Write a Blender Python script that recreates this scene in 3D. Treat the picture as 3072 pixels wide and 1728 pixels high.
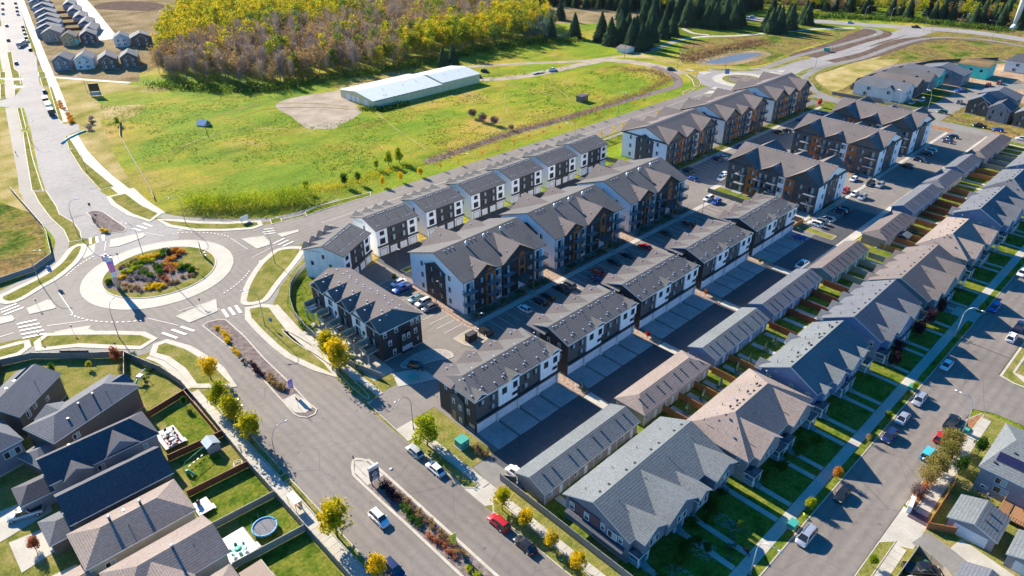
import bpy, bmesh, math, random
from math import sin, cos, pi, radians
from mathutils import Vector, Matrix, noise
from mathutils.geometry import tessellate_polygon

for o in list(bpy.data.objects): bpy.data.objects.remove(o)
S = bpy.context.scene
COL = S.collection

# ------------------------------------------------------------------ camera
cd = bpy.data.cameras.new('camera'); cam = bpy.data.objects.new('camera', cd); COL.objects.link(cam)
def _camrot(pitch, roll, yaw):
    f = Vector((sin(yaw)*cos(pitch), cos(yaw)*cos(pitch), -sin(pitch)))
    r = Vector((cos(yaw), -sin(yaw), 0)); d = f.cross(r)
    r2 = r*cos(roll)+d*sin(roll); d2 = -r*sin(roll)+d*cos(roll)
    return Matrix(((r2.x, -d2.x, -f.x), (r2.y, -d2.y, -f.y), (r2.z, -d2.z, -f.z)))
cam.matrix_world = Matrix.Translation((0, 0, 100)) @ _camrot(radians(30.8907), radians(.42558), radians(43.7684)).to_4x4()
cd.sensor_width = 36; cd.lens = 2118.28/3072*36; cd.clip_start = 1; cd.clip_end = 6000
S.camera = cam

# ------------------------------------------------------------------ sky, sun, exposure
SUN_EL = 27.4; SUN_AZ = -1.8          # azimuth measured from +Y towards -X
w = bpy.data.worlds.new('World'); S.world = w; w.use_nodes = True
nt = w.node_tree; bg = nt.nodes['Background']
sky = nt.nodes.new('ShaderNodeTexSky'); sky.sky_type = 'NISHITA'; sky.sun_disc = False
sky.sun_elevation = radians(SUN_EL); sky.sun_rotation = radians(-SUN_AZ); sky.altitude = 700
sky.air_density = 1.0; sky.dust_density = 0.6; sky.ozone_density = 4.0
hsv = nt.nodes.new('ShaderNodeHueSaturation'); hsv.inputs['Saturation'].default_value = 1.45
nt.links.new(sky.outputs[0], hsv.inputs['Color']); nt.links.new(hsv.outputs[0], bg.inputs[0]); bg.inputs[1].default_value = 0.092
sl = bpy.data.lights.new('sun', 'SUN'); so = bpy.data.objects.new('sun', sl); COL.objects.link(so)
sl.energy = 5.0; sl.angle = radians(.53); sl.color = (1, .90, .74)
so.rotation_euler = (radians(-(90-SUN_EL)), 0, radians(SUN_AZ)); so.location = (0, 0, 300)
S.render.engine = 'CYCLES'; S.render.resolution_x = 1024; S.render.resolution_y = 576
vs = S.view_settings; S.display_settings.display_device = 'sRGB'
vs.view_transform = 'Standard'; vs.look = 'None'; vs.gamma = 1; vs.use_curve_mapping = False
vs.exposure = 1.28
S.cycles.max_bounces = 5; S.cycles.diffuse_bounces = 3; S.cycles.glossy_bounces = 2
S.cycles.transmission_bounces = 2; S.cycles.transparent_max_bounces = 4; S.cycles.volume_bounces = 0

# ------------------------------------------------------------------ materials
MATS = {}
def _new(name):
    m = bpy.data.materials.new(name); m.use_nodes = True
    return m, m.node_tree, m.node_tree.nodes['Principled BSDF']
def srgb(*c):
    return tuple((x/12.92 if x <= .04045 else ((x+.055)/1.055)**2.4) for x in [v/255 for v in c])+(1,)
def tint(c, k): return (min(1, c[0]*k), min(1, c[1]*k), min(1, c[2]*k), 1)
def ramp(nt, stops):
    r = nt.nodes.new('ShaderNodeValToRGB'); e = r.color_ramp.elements
    while len(e) < len(stops): e.new(.5)
    for el, (p, c) in zip(e, stops): el.position = p; el.color = c
    return r
def pos(nt, sc=(1, 1, 1)):
    g = nt.nodes.new('ShaderNodeNewGeometry'); m = nt.nodes.new('ShaderNodeMapping')
    m.inputs['Scale'].default_value = sc; nt.links.new(g.outputs['Position'], m.inputs['Vector']); return m.outputs[0]
def nz(nt, vec, scale, detail=3, rough=.55):
    n = nt.nodes.new('ShaderNodeTexNoise'); n.inputs['Scale'].default_value = scale
    n.inputs['Detail'].default_value = detail; n.inputs['Roughness'].default_value = rough
    nt.links.new(vec, n.inputs['Vector']); return n.outputs['Fac']
def mixc(nt, f, a, b, mode='MIX'):
    m = nt.nodes.new('ShaderNodeMix'); m.data_type = 'RGBA'; m.blend_type = mode
    for s, v in ((0, f), (6, a), (7, b)):
        if hasattr(v, 'links') or hasattr(v, 'is_output'): nt.links.new(v, m.inputs[s])
        else: m.inputs[s].default_value = v
    return m.outputs[2]
def bump(nt, b, h, strength=.5, dist=.05):
    n = nt.nodes.new('ShaderNodeBump'); n.inputs['Strength'].default_value = strength; n.inputs['Distance'].default_value = dist
    nt.links.new(h, n.inputs['Height']); nt.links.new(n.outputs[0], b.inputs['Normal'])
def mottled(name, cols, scale=.3, fine=6, finek=.25, rough=.9, spec=.3, stretch=(1, 1, 1), bmp=0, detail=4, contrast=.18):
    """base colours over low frequency noise, modulated by fine noise"""
    m, nt, b = _new(name); v = pos(nt, stretch)
    n1 = nz(nt, v, scale, detail); k = len(cols)
    r = ramp(nt, [(.5-contrast+2*contrast*i/max(1, k-1), c) for i, c in enumerate(cols)]); nt.links.new(n1, r.inputs[0])
    n2 = nz(nt, v, fine, 3, .7)
    r2 = ramp(nt, [(.3, (1-finek,)*3+(1,)), (.7, (1+finek,)*3+(1,))]); nt.links.new(n2, r2.inputs[0])
    c = mixc(nt, 1.0, r.outputs[0], r2.outputs[0], 'MULTIPLY'); nt.links.new(c, b.inputs['Base Color'])
    b.inputs['Roughness'].default_value = rough; b.inputs['Specular IOR Level'].default_value = spec if rough < .9 else 0
    if bmp: bump(nt, b, n2, bmp, .1)
    MATS[name] = m; return m
def plain(name, col, rough=.6, spec=.4, metal=0, finek=.08, fine=3):
    m = mottled(name, [tint(col, .93), tint(col, 1.05)], .8, fine, finek, rough, spec)
    m.node_tree.nodes['Principled BSDF'].inputs['Metallic'].default_value = metal; return m
def shingle(name, c1, c2, period=.19):
    m, nt, b = _new(name); v = pos(nt)
    sx = nt.nodes.new('ShaderNodeSeparateXYZ'); nt.links.new(v, sx.inputs[0])
    d = nt.nodes.new('ShaderNodeMath'); d.operation = 'DIVIDE'; nt.links.new(sx.outputs[2], d.inputs[0]); d.inputs[1].default_value = period
    fr = nt.nodes.new('ShaderNodeMath'); fr.operation = 'FRACT'; nt.links.new(d.outputs[0], fr.inputs[0])
    n1 = nz(nt, v, 2.6, 3, .8); n2 = nz(nt, v, .12, 3)
    r = ramp(nt, [(.34, c1), (.66, c2)]); nt.links.new(n1, r.inputs[0])
    r2 = ramp(nt, [(.3, (.88, .88, .88, 1)), (.7, (1.08, 1.08, 1.08, 1))]); nt.links.new(n2, r2.inputs[0])
    c = mixc(nt, 1.0, r.outputs[0], r2.outputs[0], 'MULTIPLY')
    r3 = ramp(nt, [(0, (.56, .56, .57, 1)), (.3, (1, 1, 1, 1))]); nt.links.new(fr.outputs[0], r3.inputs[0])  # shade lines of grazing light at the course edges, put into the colour
    c = mixc(nt, 1.0, c, r3.outputs[0], 'MULTIPLY')
    nt.links.new(c, b.inputs['Base Color']); b.inputs['Roughness'].default_value = .85; b.inputs['Specular IOR Level'].default_value = .25
    inv = nt.nodes.new('ShaderNodeMath'); inv.operation = 'SUBTRACT'; inv.inputs[0].default_value = 1; nt.links.new(fr.outputs[0], inv.inputs[1])
    bump(nt, b, inv.outputs[0], .8, .05); MATS[name] = m; return m
def siding(name, col, period=.16, vertical=False, k=.10):
    m, nt, b = _new(name); v = pos(nt)
    sx = nt.nodes.new('ShaderNodeSeparateXYZ'); nt.links.new(v, sx.inputs[0]); src = sx.outputs[2]
    if vertical:
        a = nt.nodes.new('ShaderNodeMath'); a.operation = 'ADD'; nt.links.new(sx.outputs[0], a.inputs[0]); nt.links.new(sx.outputs[1], a.inputs[1]); src = a.outputs[0]
    d = nt.nodes.new('ShaderNodeMath'); d.operation = 'DIVIDE'; nt.links.new(src, d.inputs[0]); d.inputs[1].default_value = period
    fr = nt.nodes.new('ShaderNodeMath'); fr.operation = 'FRACT'; nt.links.new(d.outputs[0], fr.inputs[0])
    r3 = ramp(nt, [(0, (1-3*k,)*3+(1,)), (.18, (1, 1, 1, 1))]); nt.links.new(fr.outputs[0], r3.inputs[0])
    n2 = nz(nt, v, .5, 4); r2 = ramp(nt, [(.3, tint(col, 1-k)), (.7, tint(col, 1+k*.6))]); nt.links.new(n2, r2.inputs[0])
    c = mixc(nt, 1.0, r2.outputs[0], r3.outputs[0], 'MULTIPLY'); nt.links.new(c, b.inputs['Base Color'])
    b.inputs['Roughness'].default_value = .6; b.inputs['Specular IOR Level'].default_value = .3; MATS[name] = m; return m
def foliage(name, stops, rough=.75, trans=.45, big=.16, amp=1.6):
    m, nt, b = _new(name); nt.nodes.remove(b); v = pos(nt)
    g = nt.nodes.new('ShaderNodeNewGeometry'); oi = nt.nodes.new('ShaderNodeObjectInfo')
    n1 = nz(nt, v, big, 3, .6)
    def math2(op, a, bb):
        q = nt.nodes.new('ShaderNodeMath'); q.operation = op
        for i, z in enumerate((a, bb)):
            if isinstance(z, (int, float)): q.inputs[i].default_value = z
            else: nt.links.new(z, q.inputs[i])
        return q.outputs[0]
    s = math2('ADD', math2('MULTIPLY', math2('SUBTRACT', n1, .5), amp), math2('MULTIPLY', g.outputs['Random Per Island'], .45))
    s = math2('ADD', s, math2('MULTIPLY', oi.outputs['Random'], .35)); s = math2('ADD', s, .1)
    r = ramp(nt, [(i/(len(stops)-1), c) for i, c in enumerate(stops)]); nt.links.new(s, r.inputs[0])
    df = nt.nodes.new('ShaderNodeBsdfDiffuse'); tr = nt.nodes.new('ShaderNodeBsdfTranslucent'); mx = nt.nodes.new('ShaderNodeMixShader')
    nt.links.new(r.outputs[0], df.inputs[0]); nt.links.new(r.outputs[0], tr.inputs[0]); mx.inputs[0].default_value = trans
    nt.links.new(df.outputs[0], mx.inputs[1]); nt.links.new(tr.outputs[0], mx.inputs[2])
    nt.links.new(mx.outputs[0], nt.nodes['Material Output'].inputs[0]); MATS[name] = m; return m
def glassy(name, col, rough=.08, spec=.6):
    m, nt, b = _new(name); b.inputs['Base Color'].default_value = col; b.inputs['Roughness'].default_value = rough
    b.inputs['Specular IOR Level'].default_value = spec; MATS[name] = m; return m
def paint(name, col, metal=.0, rough=.3):
    m, nt, b = _new(name); v = pos(nt); n = nz(nt, v, 1.5, 2); r = ramp(nt, [(.3, tint(col, .93)), (.7, tint(col, 1.03))]); nt.links.new(n, r.inputs[0])
    nt.links.new(r.outputs[0], b.inputs['Base Color']); b.inputs['Roughness'].default_value = rough; b.inputs['Metallic'].default_value = metal
    b.inputs['Coat Weight'].default_value = .5; b.inputs['Coat Roughness'].default_value = .08; MATS[name] = m; return m

def asphalt(name, c1, c2, spec=.25, rough=.8, wear=None):
    m, nt, b = _new(name); v = pos(nt)
    n1 = nz(nt, v, .045, 5, .6); n2 = nz(nt, v, 5, 3, .8); n3 = nz(nt, v, .5, 4, .7)
    r = ramp(nt, [(.32, c1), (.68, c2)]); nt.links.new(n1, r.inputs[0])
    r2 = ramp(nt, [(.25, (.84, .84, .84, 1)), (.75, (1.14, 1.14, 1.14, 1))]); nt.links.new(n2, r2.inputs[0])
    r3 = ramp(nt, [(.35, (.90, .90, .91, 1)), (.6, (1.04, 1.04, 1.03, 1))]); nt.links.new(n3, r3.inputs[0])
    vo = nt.nodes.new('ShaderNodeTexVoronoi'); vo.feature = 'DISTANCE_TO_EDGE'; vo.inputs['Scale'].default_value = .085; nt.links.new(v, vo.inputs['Vector'])
    r4 = ramp(nt, [(0, (.70, .70, .71, 1)), (.006, (1, 1, 1, 1))]); nt.links.new(vo.outputs['Distance'], r4.inputs[0])
    c = mixc(nt, 1.0, r.outputs[0], r2.outputs[0], 'MULTIPLY'); c = mixc(nt, 1.0, c, r3.outputs[0], 'MULTIPLY'); c = mixc(nt, 1.0, c, r4.outputs[0], 'MULTIPLY')
    if wear:      # wheel paths polished along the lanes: (axis or centre, offset, lane width)
        kind, o_, lw = wear; sx = nt.nodes.new('ShaderNodeSeparateXYZ'); nt.links.new(v, sx.inputs[0])
        def mt(op, a, bb=None):
            q = nt.nodes.new('ShaderNodeMath'); q.operation = op
            for i, z in enumerate((a, bb)):
                if z is None: continue
                if isinstance(z, (int, float)): q.inputs[i].default_value = z
                else: nt.links.new(z, q.inputs[i])
            return q.outputs[0]
        if kind == 'r':
            dx = mt('SUBTRACT', sx.outputs[0], 49.5); dy = mt('SUBTRACT', sx.outputs[1], 198.7); src = mt('SQRT', mt('ADD', mt('MULTIPLY', dx, dx), mt('MULTIPLY', dy, dy)))
        else: src = sx.outputs[0 if kind == 'x' else 1]
        wv = mt('SINE', mt('MULTIPLY', mt('ADD', mt('SUBTRACT', src, o_), mt('MULTIPLY', n3, 1.5)), 2*pi/lw))
        r5 = ramp(nt, [(0, (1.06, 1.05, 1.03, 1)), (.55, (1, 1, 1, 1)), (1, (.92, .92, .925, 1))]); wm_ = mt('ADD', mt('MULTIPLY', wv, .5), .5); nt.links.new(wm_, r5.inputs[0]); c = mixc(nt, 1.0, c, r5.outputs[0], 'MULTIPLY')
    st_ = nt.nodes.new('ShaderNodeTexVoronoi'); st_.inputs['Scale'].default_value = .16; nt.links.new(v, st_.inputs['Vector'])
    r6 = ramp(nt, [(.02, (.62, .61, .6, 1)), (.075, (1, 1, 1, 1))]); nt.links.new(st_.outputs['Distance'], r6.inputs[0]); c = mixc(nt, 1.0, c, r6.outputs[0], 'MULTIPLY')
    nt.links.new(c, b.inputs['Base Color']); b.inputs['Roughness'].default_value = rough; b.inputs['Specular IOR Level'].default_value = spec
    bump(nt, b, n2, .25, .02); MATS[name] = m; return m

def C(r, g, b): return (r, g, b, 1)
asphalt('asphalt', C(.175, .152, .135), C(.235, .207, .182))
for _n, _w in (('x', ('x', 36.4, 1.95)), ('y', ('y', 15.8, 2.1)), ('r', ('r', 20.6, 2.4))): asphalt('asphalt_'+_n, C(.175, .152, .135), C(.235, .207, .182), wear=_w)
asphalt('asphalt_pale', C(.27, .25, .24), C(.34, .315, .30), .15, .85)  # paler base colour carries the sun glare on the far boulevard
asphalt('asphalt_dark', C(.07, .07, .074), C(.095, .095, .10))  # alley asphalt, colour darkened further so the building shade reads deep
asphalt('path', C(.20, .185, .165), C(.26, .24, .215))
mottled('concrete', [C(.40, .37, .31), C(.50, .46, .39)], .25, 4, .12, .8, .3)
mottled('kerb_concrete', [C(.42, .38, .31), C(.52, .48, .40)], .4, 3, .1, .8, .3)
mottled('drive_concrete', [C(.27, .28, .28), C(.35, .355, .35)], .3, 2.5, .12, .75, .3)
mottled('line_paint', [C(.62, .60, .56), C(.78, .76, .72)], 1.2, 8, .15, .6, .3)
mottled('lawn', [C(.05, .085, .012), C(.10, .145, .016), C(.17, .18, .03), C(.12, .15, .02)], .3, 1.6, .4, .95, .1, bmp=.5)
mottled('verge', [C(.12, .14, .03), C(.21, .20, .05), C(.28, .22, .09)], .28, 2.2, .35, .95, .1, bmp=.5)
mottled('dry', [C(.20, .20, .045), C(.36, .29, .11), C(.48, .38, .20)], .07, 1.4, .35, .95, .1, bmp=.5, detail=7)
mottled('rough', [C(.07, .11, .02), C(.16, .16, .035), C(.24, .18, .06), C(.12, .11, .04), C(.27, .17, .07)], .05, .7, .55, .95, .1, bmp=1, detail=10, contrast=.12)
mottled('soil', [C(.16, .13, .07), C(.26, .20, .11), C(.33, .25, .16)], .06, .8, .4, .95, .1, bmp=.6, detail=8)
mottled('orangesoil', [C(.30, .20, .13), C(.42, .30, .20), C(.24, .17, .11)], .1, 1, .35, .95, .1, bmp=.6, detail=7)
mottled('darksoil', [C(.10, .075, .06), C(.17, .12, .095)], .2, 1.5, .3, .95, .1, bmp=.6)
mottled('gravel', [C(.32, .26, .20), C(.44, .37, .29)], .15, 2, .25, .95, .1)
mottled('mulch', [C(.15, .12, .11), C(.27, .22, .20)], .8, 5, .55, .95, .1, bmp=.8)
mottled('mulch_orange', [C(.25, .12, .055), C(.38, .21, .11)], .8, 4, .5, .95, .1, bmp=.8)
mottled('rock_tan', [C(.22, .15, .115), C(.36, .26, .20), C(.46, .36, .29)], 1.6, 4, .4, .95, .1, bmp=.8)
mottled('rock', [C(.30, .27, .25), C(.46, .42, .38)], 1.5, 6, .3, .9, .2, bmp=.6)
def meadow(name):
    m, nt, b = _new(name); v = pos(nt); vs_ = pos(nt, (.55, 1.3, 1)); vt = pos(nt, (1, 1, 1))
    a = nz(nt, v, .011, 8, .68); bb = nz(nt, vs_, .07, 8, .75); f = nz(nt, vt, .9, 6, .8); k = nz(nt, vs_, .028, 5, .6)
    r = ramp(nt, [(.34, C(.46, .34, .12)), (.44, C(.40, .34, .04)), (.50, C(.28, .33, .018)), (.55, C(.20, .30, .014)), (.62, C(.33, .33, .022)), (.70, C(.44, .34, .10))]); nt.links.new(a, r.inputs[0])
    r2 = ramp(nt, [(.33, C(.42, .50, .38)), (.43, C(.80, .86, .72)), (.52, C(1.0, 1.0, 1.0)), (.62, C(1.14, 1.08, 1.1)), (.72, C(1.4, 1.2, 1.7))]); nt.links.new(bb, r2.inputs[0])
    r3 = ramp(nt, [(.32, C(.55, .60, .55)), (.66, C(1.3, 1.26, 1.25))]); nt.links.new(f, r3.inputs[0])
    r4 = ramp(nt, [(.36, C(1.16, .95, 1.25)), (.5, C(1, 1, 1)), (.64, C(.80, .92, .7))]); nt.links.new(k, r4.inputs[0])
    c = mixc(nt, 1.0, r.outputs[0], r2.outputs[0], 'MULTIPLY'); c = mixc(nt, 1.0, c, r3.outputs[0], 'MULTIPLY'); c = mixc(nt, 1.0, c, r4.outputs[0], 'MULTIPLY')
    nt.links.new(c, b.inputs['Base Color']); b.inputs['Roughness'].default_value = .95; b.inputs['Specular IOR Level'].default_value = .1
    ad = nt.nodes.new('ShaderNodeMath'); ad.operation = 'ADD'; nt.links.new(bb, ad.inputs[0]); nt.links.new(f, ad.inputs[1])
    bump(nt, b, ad.outputs[0], 1.0, .9); MATS[name] = m
meadow('meadow')
glassy('water', C(.13, .145, .17), .4, .35)
shingle('shingle_charcoal', C(.105, .10, .10), C(.165, .158, .155))
shingle('shingle_taupe', C(.15, .125, .118), C(.205, .175, .165))
shingle('shingle_grey', C(.125, .14, .148), C(.205, .225, .235))
shingle('shingle_brown', C(.22, .175, .155), C(.33, .27, .24))
shingle('shingle_slate', C(.11, .118, .138), C(.17, .178, .20))
shingle('shingle_navy', C(.07, .07, .085), C(.12, .12, .14))
siding('siding_white', C(.74, .76, .78)); siding('panel_white', C(.85, .86, .87), 1.2, True, .05)
siding('siding_black', C(.035, .038, .045)); siding('siding_charcoal', C(.075, .078, .085)); siding('siding_greybrown', C(.13, .115, .105))
siding('siding_orange', C(.42, .13, .035)); siding('siding_blue', C(.17, .25, .42)); siding('siding_steel', C(.16, .19, .25))
siding('siding_teal', C(.13, .24, .26)); siding('siding_taupe', C(.33, .28, .25)); siding('siding_grey', C(.27, .27, .30))
siding('siding_beige', C(.48, .42, .33)); siding('siding_plum', C(.10, .07, .09)); siding('siding_cream', C(.60, .58, .36), .9, True)
siding('membrane_teal', C(.08, .78, .64), 1.2); siding('osb', C(.55, .38, .18), 1.2)
siding('wood_fence_red', C(.26, .075, .035), .15, True, .12); siding('wood_fence_orange', C(.42, .17, .06), .15, True, .12)
siding('wood_fence_tan', C(.34, .29, .23), .15, True, .12); siding('fence_grey', C(.25, .25, .24), .2, True, .08); siding('fence_beige', C(.36, .33, .27), .2, True, .08)
siding('fence_green', C(.16, .19, .16), .2, True, .08)
siding('metal_roof', C(.55, .60, .62), .8, True, .06); siding('deck_wood', C(.30, .21, .16), .15, True, .1)
plain('trim_white', C(.74, .75, .76)); plain('trim_dark', C(.06, .06, .065)); plain('trim_grey', C(.35, .36, .38)); plain('door_white', C(.70, .72, .76)); plain('door_dark', C(.08, .08, .09))
plain('timber', C(.36, .19, .09)); plain('steel', C(.34, .35, .36), .4, .5, .6); plain('steel_dark', C(.05, .05, .055), .45); plain('galvanised', C(.62, .66, .70), .35, .5, .5)
plain('rubber', C(.02, .02, .022), .8); plain('black_plastic', C(.03, .03, .035), .5); plain('green_box', C(.05, .33, .27), .5); plain('bin_green', C(.03, .12, .09), .5)
plain('bark', C(.13, .10, .08), .9); plain('bark_grey', C(.38, .34, .31), .9); plain('foundation', C(.40, .38, .35), .9)
plain('banner_purple', C(.36, .20, .62), .6); plain('banner_yellow', C(.75, .72, .08), .6); plain('banner_pink', C(.75, .22, .45), .5); plain('sign_white', C(.80, .80, .80), .5)
plain('sign_blue', C(.08, .20, .45), .5); plain('sign_black', C(.03, .03, .03), .5); plain('cyan_fabric', C(.05, .45, .55), .6); plain('orange_paint', C(.75, .25, .04), .5)
plain('play_blue', C(.08, .38, .62), .5); plain('play_green', C(.05, .40, .28), .5); plain('net', C(.16, .16, .18), .8); plain('red_plastic', C(.55, .05, .05), .5); plain('skin', C(.45, .28, .2), .6); plain('cloth_dark', C(.03, .04, .08), .8)
glassy('window_glass', C(.025, .035, .045), .06, .8); glassy('window_blind', C(.30, .40, .42), .2, .6); glassy('car_glass', C(.02, .025, .03), .04, .9); glassy('solar_glass', C(.02, .02, .06), .15, .6)
glassy('rail_glass', C(.22, .32, .30), .1, .6); glassy('lamp_red', C(.4, .02, .02), .2); glassy('lamp_white', C(.75, .76, .78), .15)
for n, c, mt in (('white', C(.78, .79, .80), 0), ('silver', C(.52, .54, .57), .5), ('grey', C(.22, .23, .25), .5), ('black', C(.018, .018, .022), .1), ('navy', C(.02, .035, .12), .2), ('blue', C(.02, .09, .42), .2), ('red', C(.50, .015, .02), .1), ('skyblue', C(.05, .28, .50), .1), ('teal', C(.25, .42, .42), .4), ('green', C(.03, .16, .10), .1)):
    paint('car_'+n, c, mt)
foliage('leaf_yellow', [C(.30, .26, .015), C(.62, .44, .015), C(.78, .52, .02), C(.80, .56, .03)])
foliage('leaf_limegold', [C(.14, .20, .012), C(.36, .36, .015), C(.62, .48, .015), C(.78, .52, .02)])
foliage('leaf_green', [C(.025, .07, .012), C(.06, .14, .018), C(.12, .22, .025)])
foliage('leaf_limegreen', [C(.07, .13, .01), C(.20, .30, .015), C(.40, .44, .02), C(.55, .50, .02)])
foliage('leaf_bluegreen', [C(.07, .12, .09), C(.12, .19, .13), C(.18, .25, .16)], trans=.25)
foliage('leaf_olive', [C(.09, .09, .02), C(.20, .19, .04), C(.33, .27, .08), C(.42, .28, .12)])
foliage('leaf_mauve', [C(.10, .07, .07), C(.19, .13, .13), C(.26, .18, .16)], trans=.2)
foliage('leaf_spruce', [C(.022, .05, .028), C(.045, .085, .045), C(.08, .13, .06)], trans=.2)
foliage('leaf_orange', [C(.35, .13, .02), C(.58, .24, .03), C(.68, .36, .06)])
foliage('leaf_rust', [C(.22, .07, .04), C(.45, .15, .07), C(.52, .25, .12)])
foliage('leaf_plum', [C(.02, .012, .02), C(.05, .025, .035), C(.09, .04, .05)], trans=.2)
foliage('leaf_red', [C(.35, .03, .02), C(.6, .05, .03), C(.65, .12, .04)])
foliage('leaf_brown', [C(.15, .10, .065), C(.27, .18, .10), C(.40, .26, .11), C(.52, .34, .08)], trans=.35)
foliage('twig_grey', [C(.17, .14, .14), C(.29, .24, .23), C(.40, .33, .29)], trans=.2)
foliage('leaf_woodyellow', [C(.05, .11, .012), C(.20, .26, .016), C(.46, .42, .02), C(.66, .42, .03)], big=.2, amp=2.4)
foliage('leaf_woodgreen', [C(.03, .07, .018), C(.07, .14, .025), C(.14, .22, .025), C(.28, .30, .03)], big=.2, amp=2.4)
M = MATS

# ------------------------------------------------------------------ mesh helpers
class MB:
    def __init__(s): s.v = []; s.f = []; s.m = []; s.ms = []; s.sm = []
    def mi(s, m):
        if m not in s.ms: s.ms.append(m)
        return s.ms.index(m)
    def add(s, vs, fs, m, smooth=False):
        o = len(s.v); s.v += [tuple(p) for p in vs]; k = s.mi(m)
        for f in fs: s.f.append(tuple(i+o for i in f)); s.m.append(k); s.sm.append(smooth)
    def box(s, x0, x1, y0, y1, z0, z1, m):
        if x0 > x1: x0, x1 = x1, x0
        if y0 > y1: y0, y1 = y1, y0
        s.add([(x0, y0, z0), (x1, y0, z0), (x1, y1, z0), (x0, y1, z0), (x0, y0, z1), (x1, y0, z1), (x1, y1, z1), (x0, y1, z1)],
              [(0, 3, 2, 1), (4, 5, 6, 7), (0, 1, 5, 4), (1, 2, 6, 5), (2, 3, 7, 6), (3, 0, 4, 7)], m)
    def prism(s, pts, z0, z1, mt, ms=None, bottom=False):
        n = len(pts); a = sum(pts[i][0]*pts[(i+1) % n][1]-pts[(i+1) % n][0]*pts[i][1] for i in range(n))
        if a < 0: pts = pts[::-1]
        v = [(p[0], p[1], z1) for p in pts]; t = tessellate_polygon([[Vector(q) for q in v]])
        fs = []
        for f in t:
            p, q, r = (v[i] for i in f)
            cr = (q[0]-p[0])*(r[1]-p[1])-(q[1]-p[1])*(r[0]-p[0])
            fs.append(tuple(f) if cr > 0 else tuple(f[::-1]))
        s.add(v, fs, mt)
        if z1-z0 > 1e-4:
            s.add(v+[(p[0], p[1], z0) for p in pts], [(n+i, n+(i+1) % n, (i+1) % n, i) for i in range(n)], ms or mt)
    def tube(s, path, rs, n, m, cap=True):
        rings = []; path = [Vector(p) for p in path]
        if not hasattr(rs, '__len__'): rs = [rs]*len(path)
        for i, p in enumerate(path):
            d = (path[min(i+1, len(path)-1)]-path[max(i-1, 0)]).normalized()
            a = d.cross(Vector((0, 0, 1))); a = a.normalized() if a.length > .01 else Vector((1, 0, 0)); b = a.cross(d)
            rings.append([p+(a*cos(2*pi*k/n)+b*sin(2*pi*k/n))*rs[i] for k in range(n)])
        vs = [q for r in rings for q in r]; L = len(rings)
        fs = [(i*n+k, i*n+(k+1) % n, (i+1)*n+(k+1) % n, (i+1)*n+k) for i in range(L-1) for k in range(n)]
        if cap: fs += [tuple(range(n))[::-1], tuple((L-1)*n+k for k in range(n))]
        s.add(vs, fs, m, True)
    def cyl(s, x, y, z0, z1, r, n, m, r2=None): s.tube([(x, y, z0), (x, y, z1)], [r, r if r2 is None else r2], n, m)
    def mesh(s, name):
        me = bpy.data.meshes.new(name); me.from_pydata(s.v, [], s.f)
        for m in s.ms: me.materials.append(M[m])
        me.polygons.foreach_set('material_index', s.m); me.polygons.foreach_set('use_smooth', s.sm); me.update(); return me
def link(name, data, parent=None, loc=(0, 0, 0), rz=0, scale=None):
    o = bpy.data.objects.new(name, data); COL.objects.link(o); o.parent = parent; o.location = loc; o.rotation_euler = (0, 0, rz)
    if scale: o.scale = (scale,)*3 if not hasattr(scale, '__len__') else scale
    return o
def tag(o, label=None, cat=None, group=None, kind=None):
    if label: o['label'] = label
    if cat: o['category'] = cat
    if group: o['group'] = group
    if kind: o['kind'] = kind
    return o
def thing(name, label, cat, loc=(0, 0, 0), rz=0, group=None): return tag(link(name, None, None, loc, rz), label, cat, group)
def copy_tree(o, parent=None):
    c = o.copy(); COL.objects.link(c); c.parent = parent
    for ch in list(o.children): copy_tree(ch, c)
    return c
SPLIT = {'cladding', 'porch_roof', 'downpipe', 'porch', 'white_bay', 'front_bay', 'bay', 'rear_bay', 'orange_bay', 'rear_gable', 'legs', 'leg', 'post', 'wheel', 'garage_wing', 'panel', 'entry_bay', 'side_bay'}
def clusters(mb):
    par = list(range(len(mb.v)))
    def find(i):
        while par[i] != i: par[i] = par[par[i]]; i = par[i]
        return i
    for f in mb.f:
        for q in f[1:]: par[find(q)] = find(f[0])
    boxes = {}
    for i, p in enumerate(mb.v):
        r = find(i); b = boxes.setdefault(r, [list(p), list(p)])
        for k in range(3): b[0][k] = min(b[0][k], p[k]); b[1][k] = max(b[1][k], p[k])
    ks = list(boxes); grp = {k: k for k in ks}
    def g(k):
        while grp[k] != k: k = grp[k]
        return k
    for a in range(len(ks)):
        for c in range(a):
            A_, B_ = boxes[ks[a]], boxes[ks[c]]
            if all(A_[0][k] <= B_[1][k]+.03 and B_[0][k] <= A_[1][k]+.03 for k in range(3)): grp[g(ks[a])] = g(ks[c])
    out = {}
    for f, m, sm in zip(mb.f, mb.m, mb.sm): out.setdefault(g(find(f[0])), []).append((f, m, sm))
    return out
def part(name, mb, parent):
    if name in SPLIT and len(mb.v) < 1500:
        cl = clusters(mb)
        if len(cl) > 1:
            for fs in cl.values():
                q = MB(); q.ms = list(mb.ms); idx = {}
                for f, m, sm in fs:
                    for i in f:
                        if i not in idx: idx[i] = len(q.v); q.v.append(mb.v[i])
                    q.f.append(tuple(idx[i] for i in f)); q.m.append(m); q.sm.append(sm)
                o = link(name, q.mesh(name), parent)
            return o
    return link(name, mb.mesh(name), parent)

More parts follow.
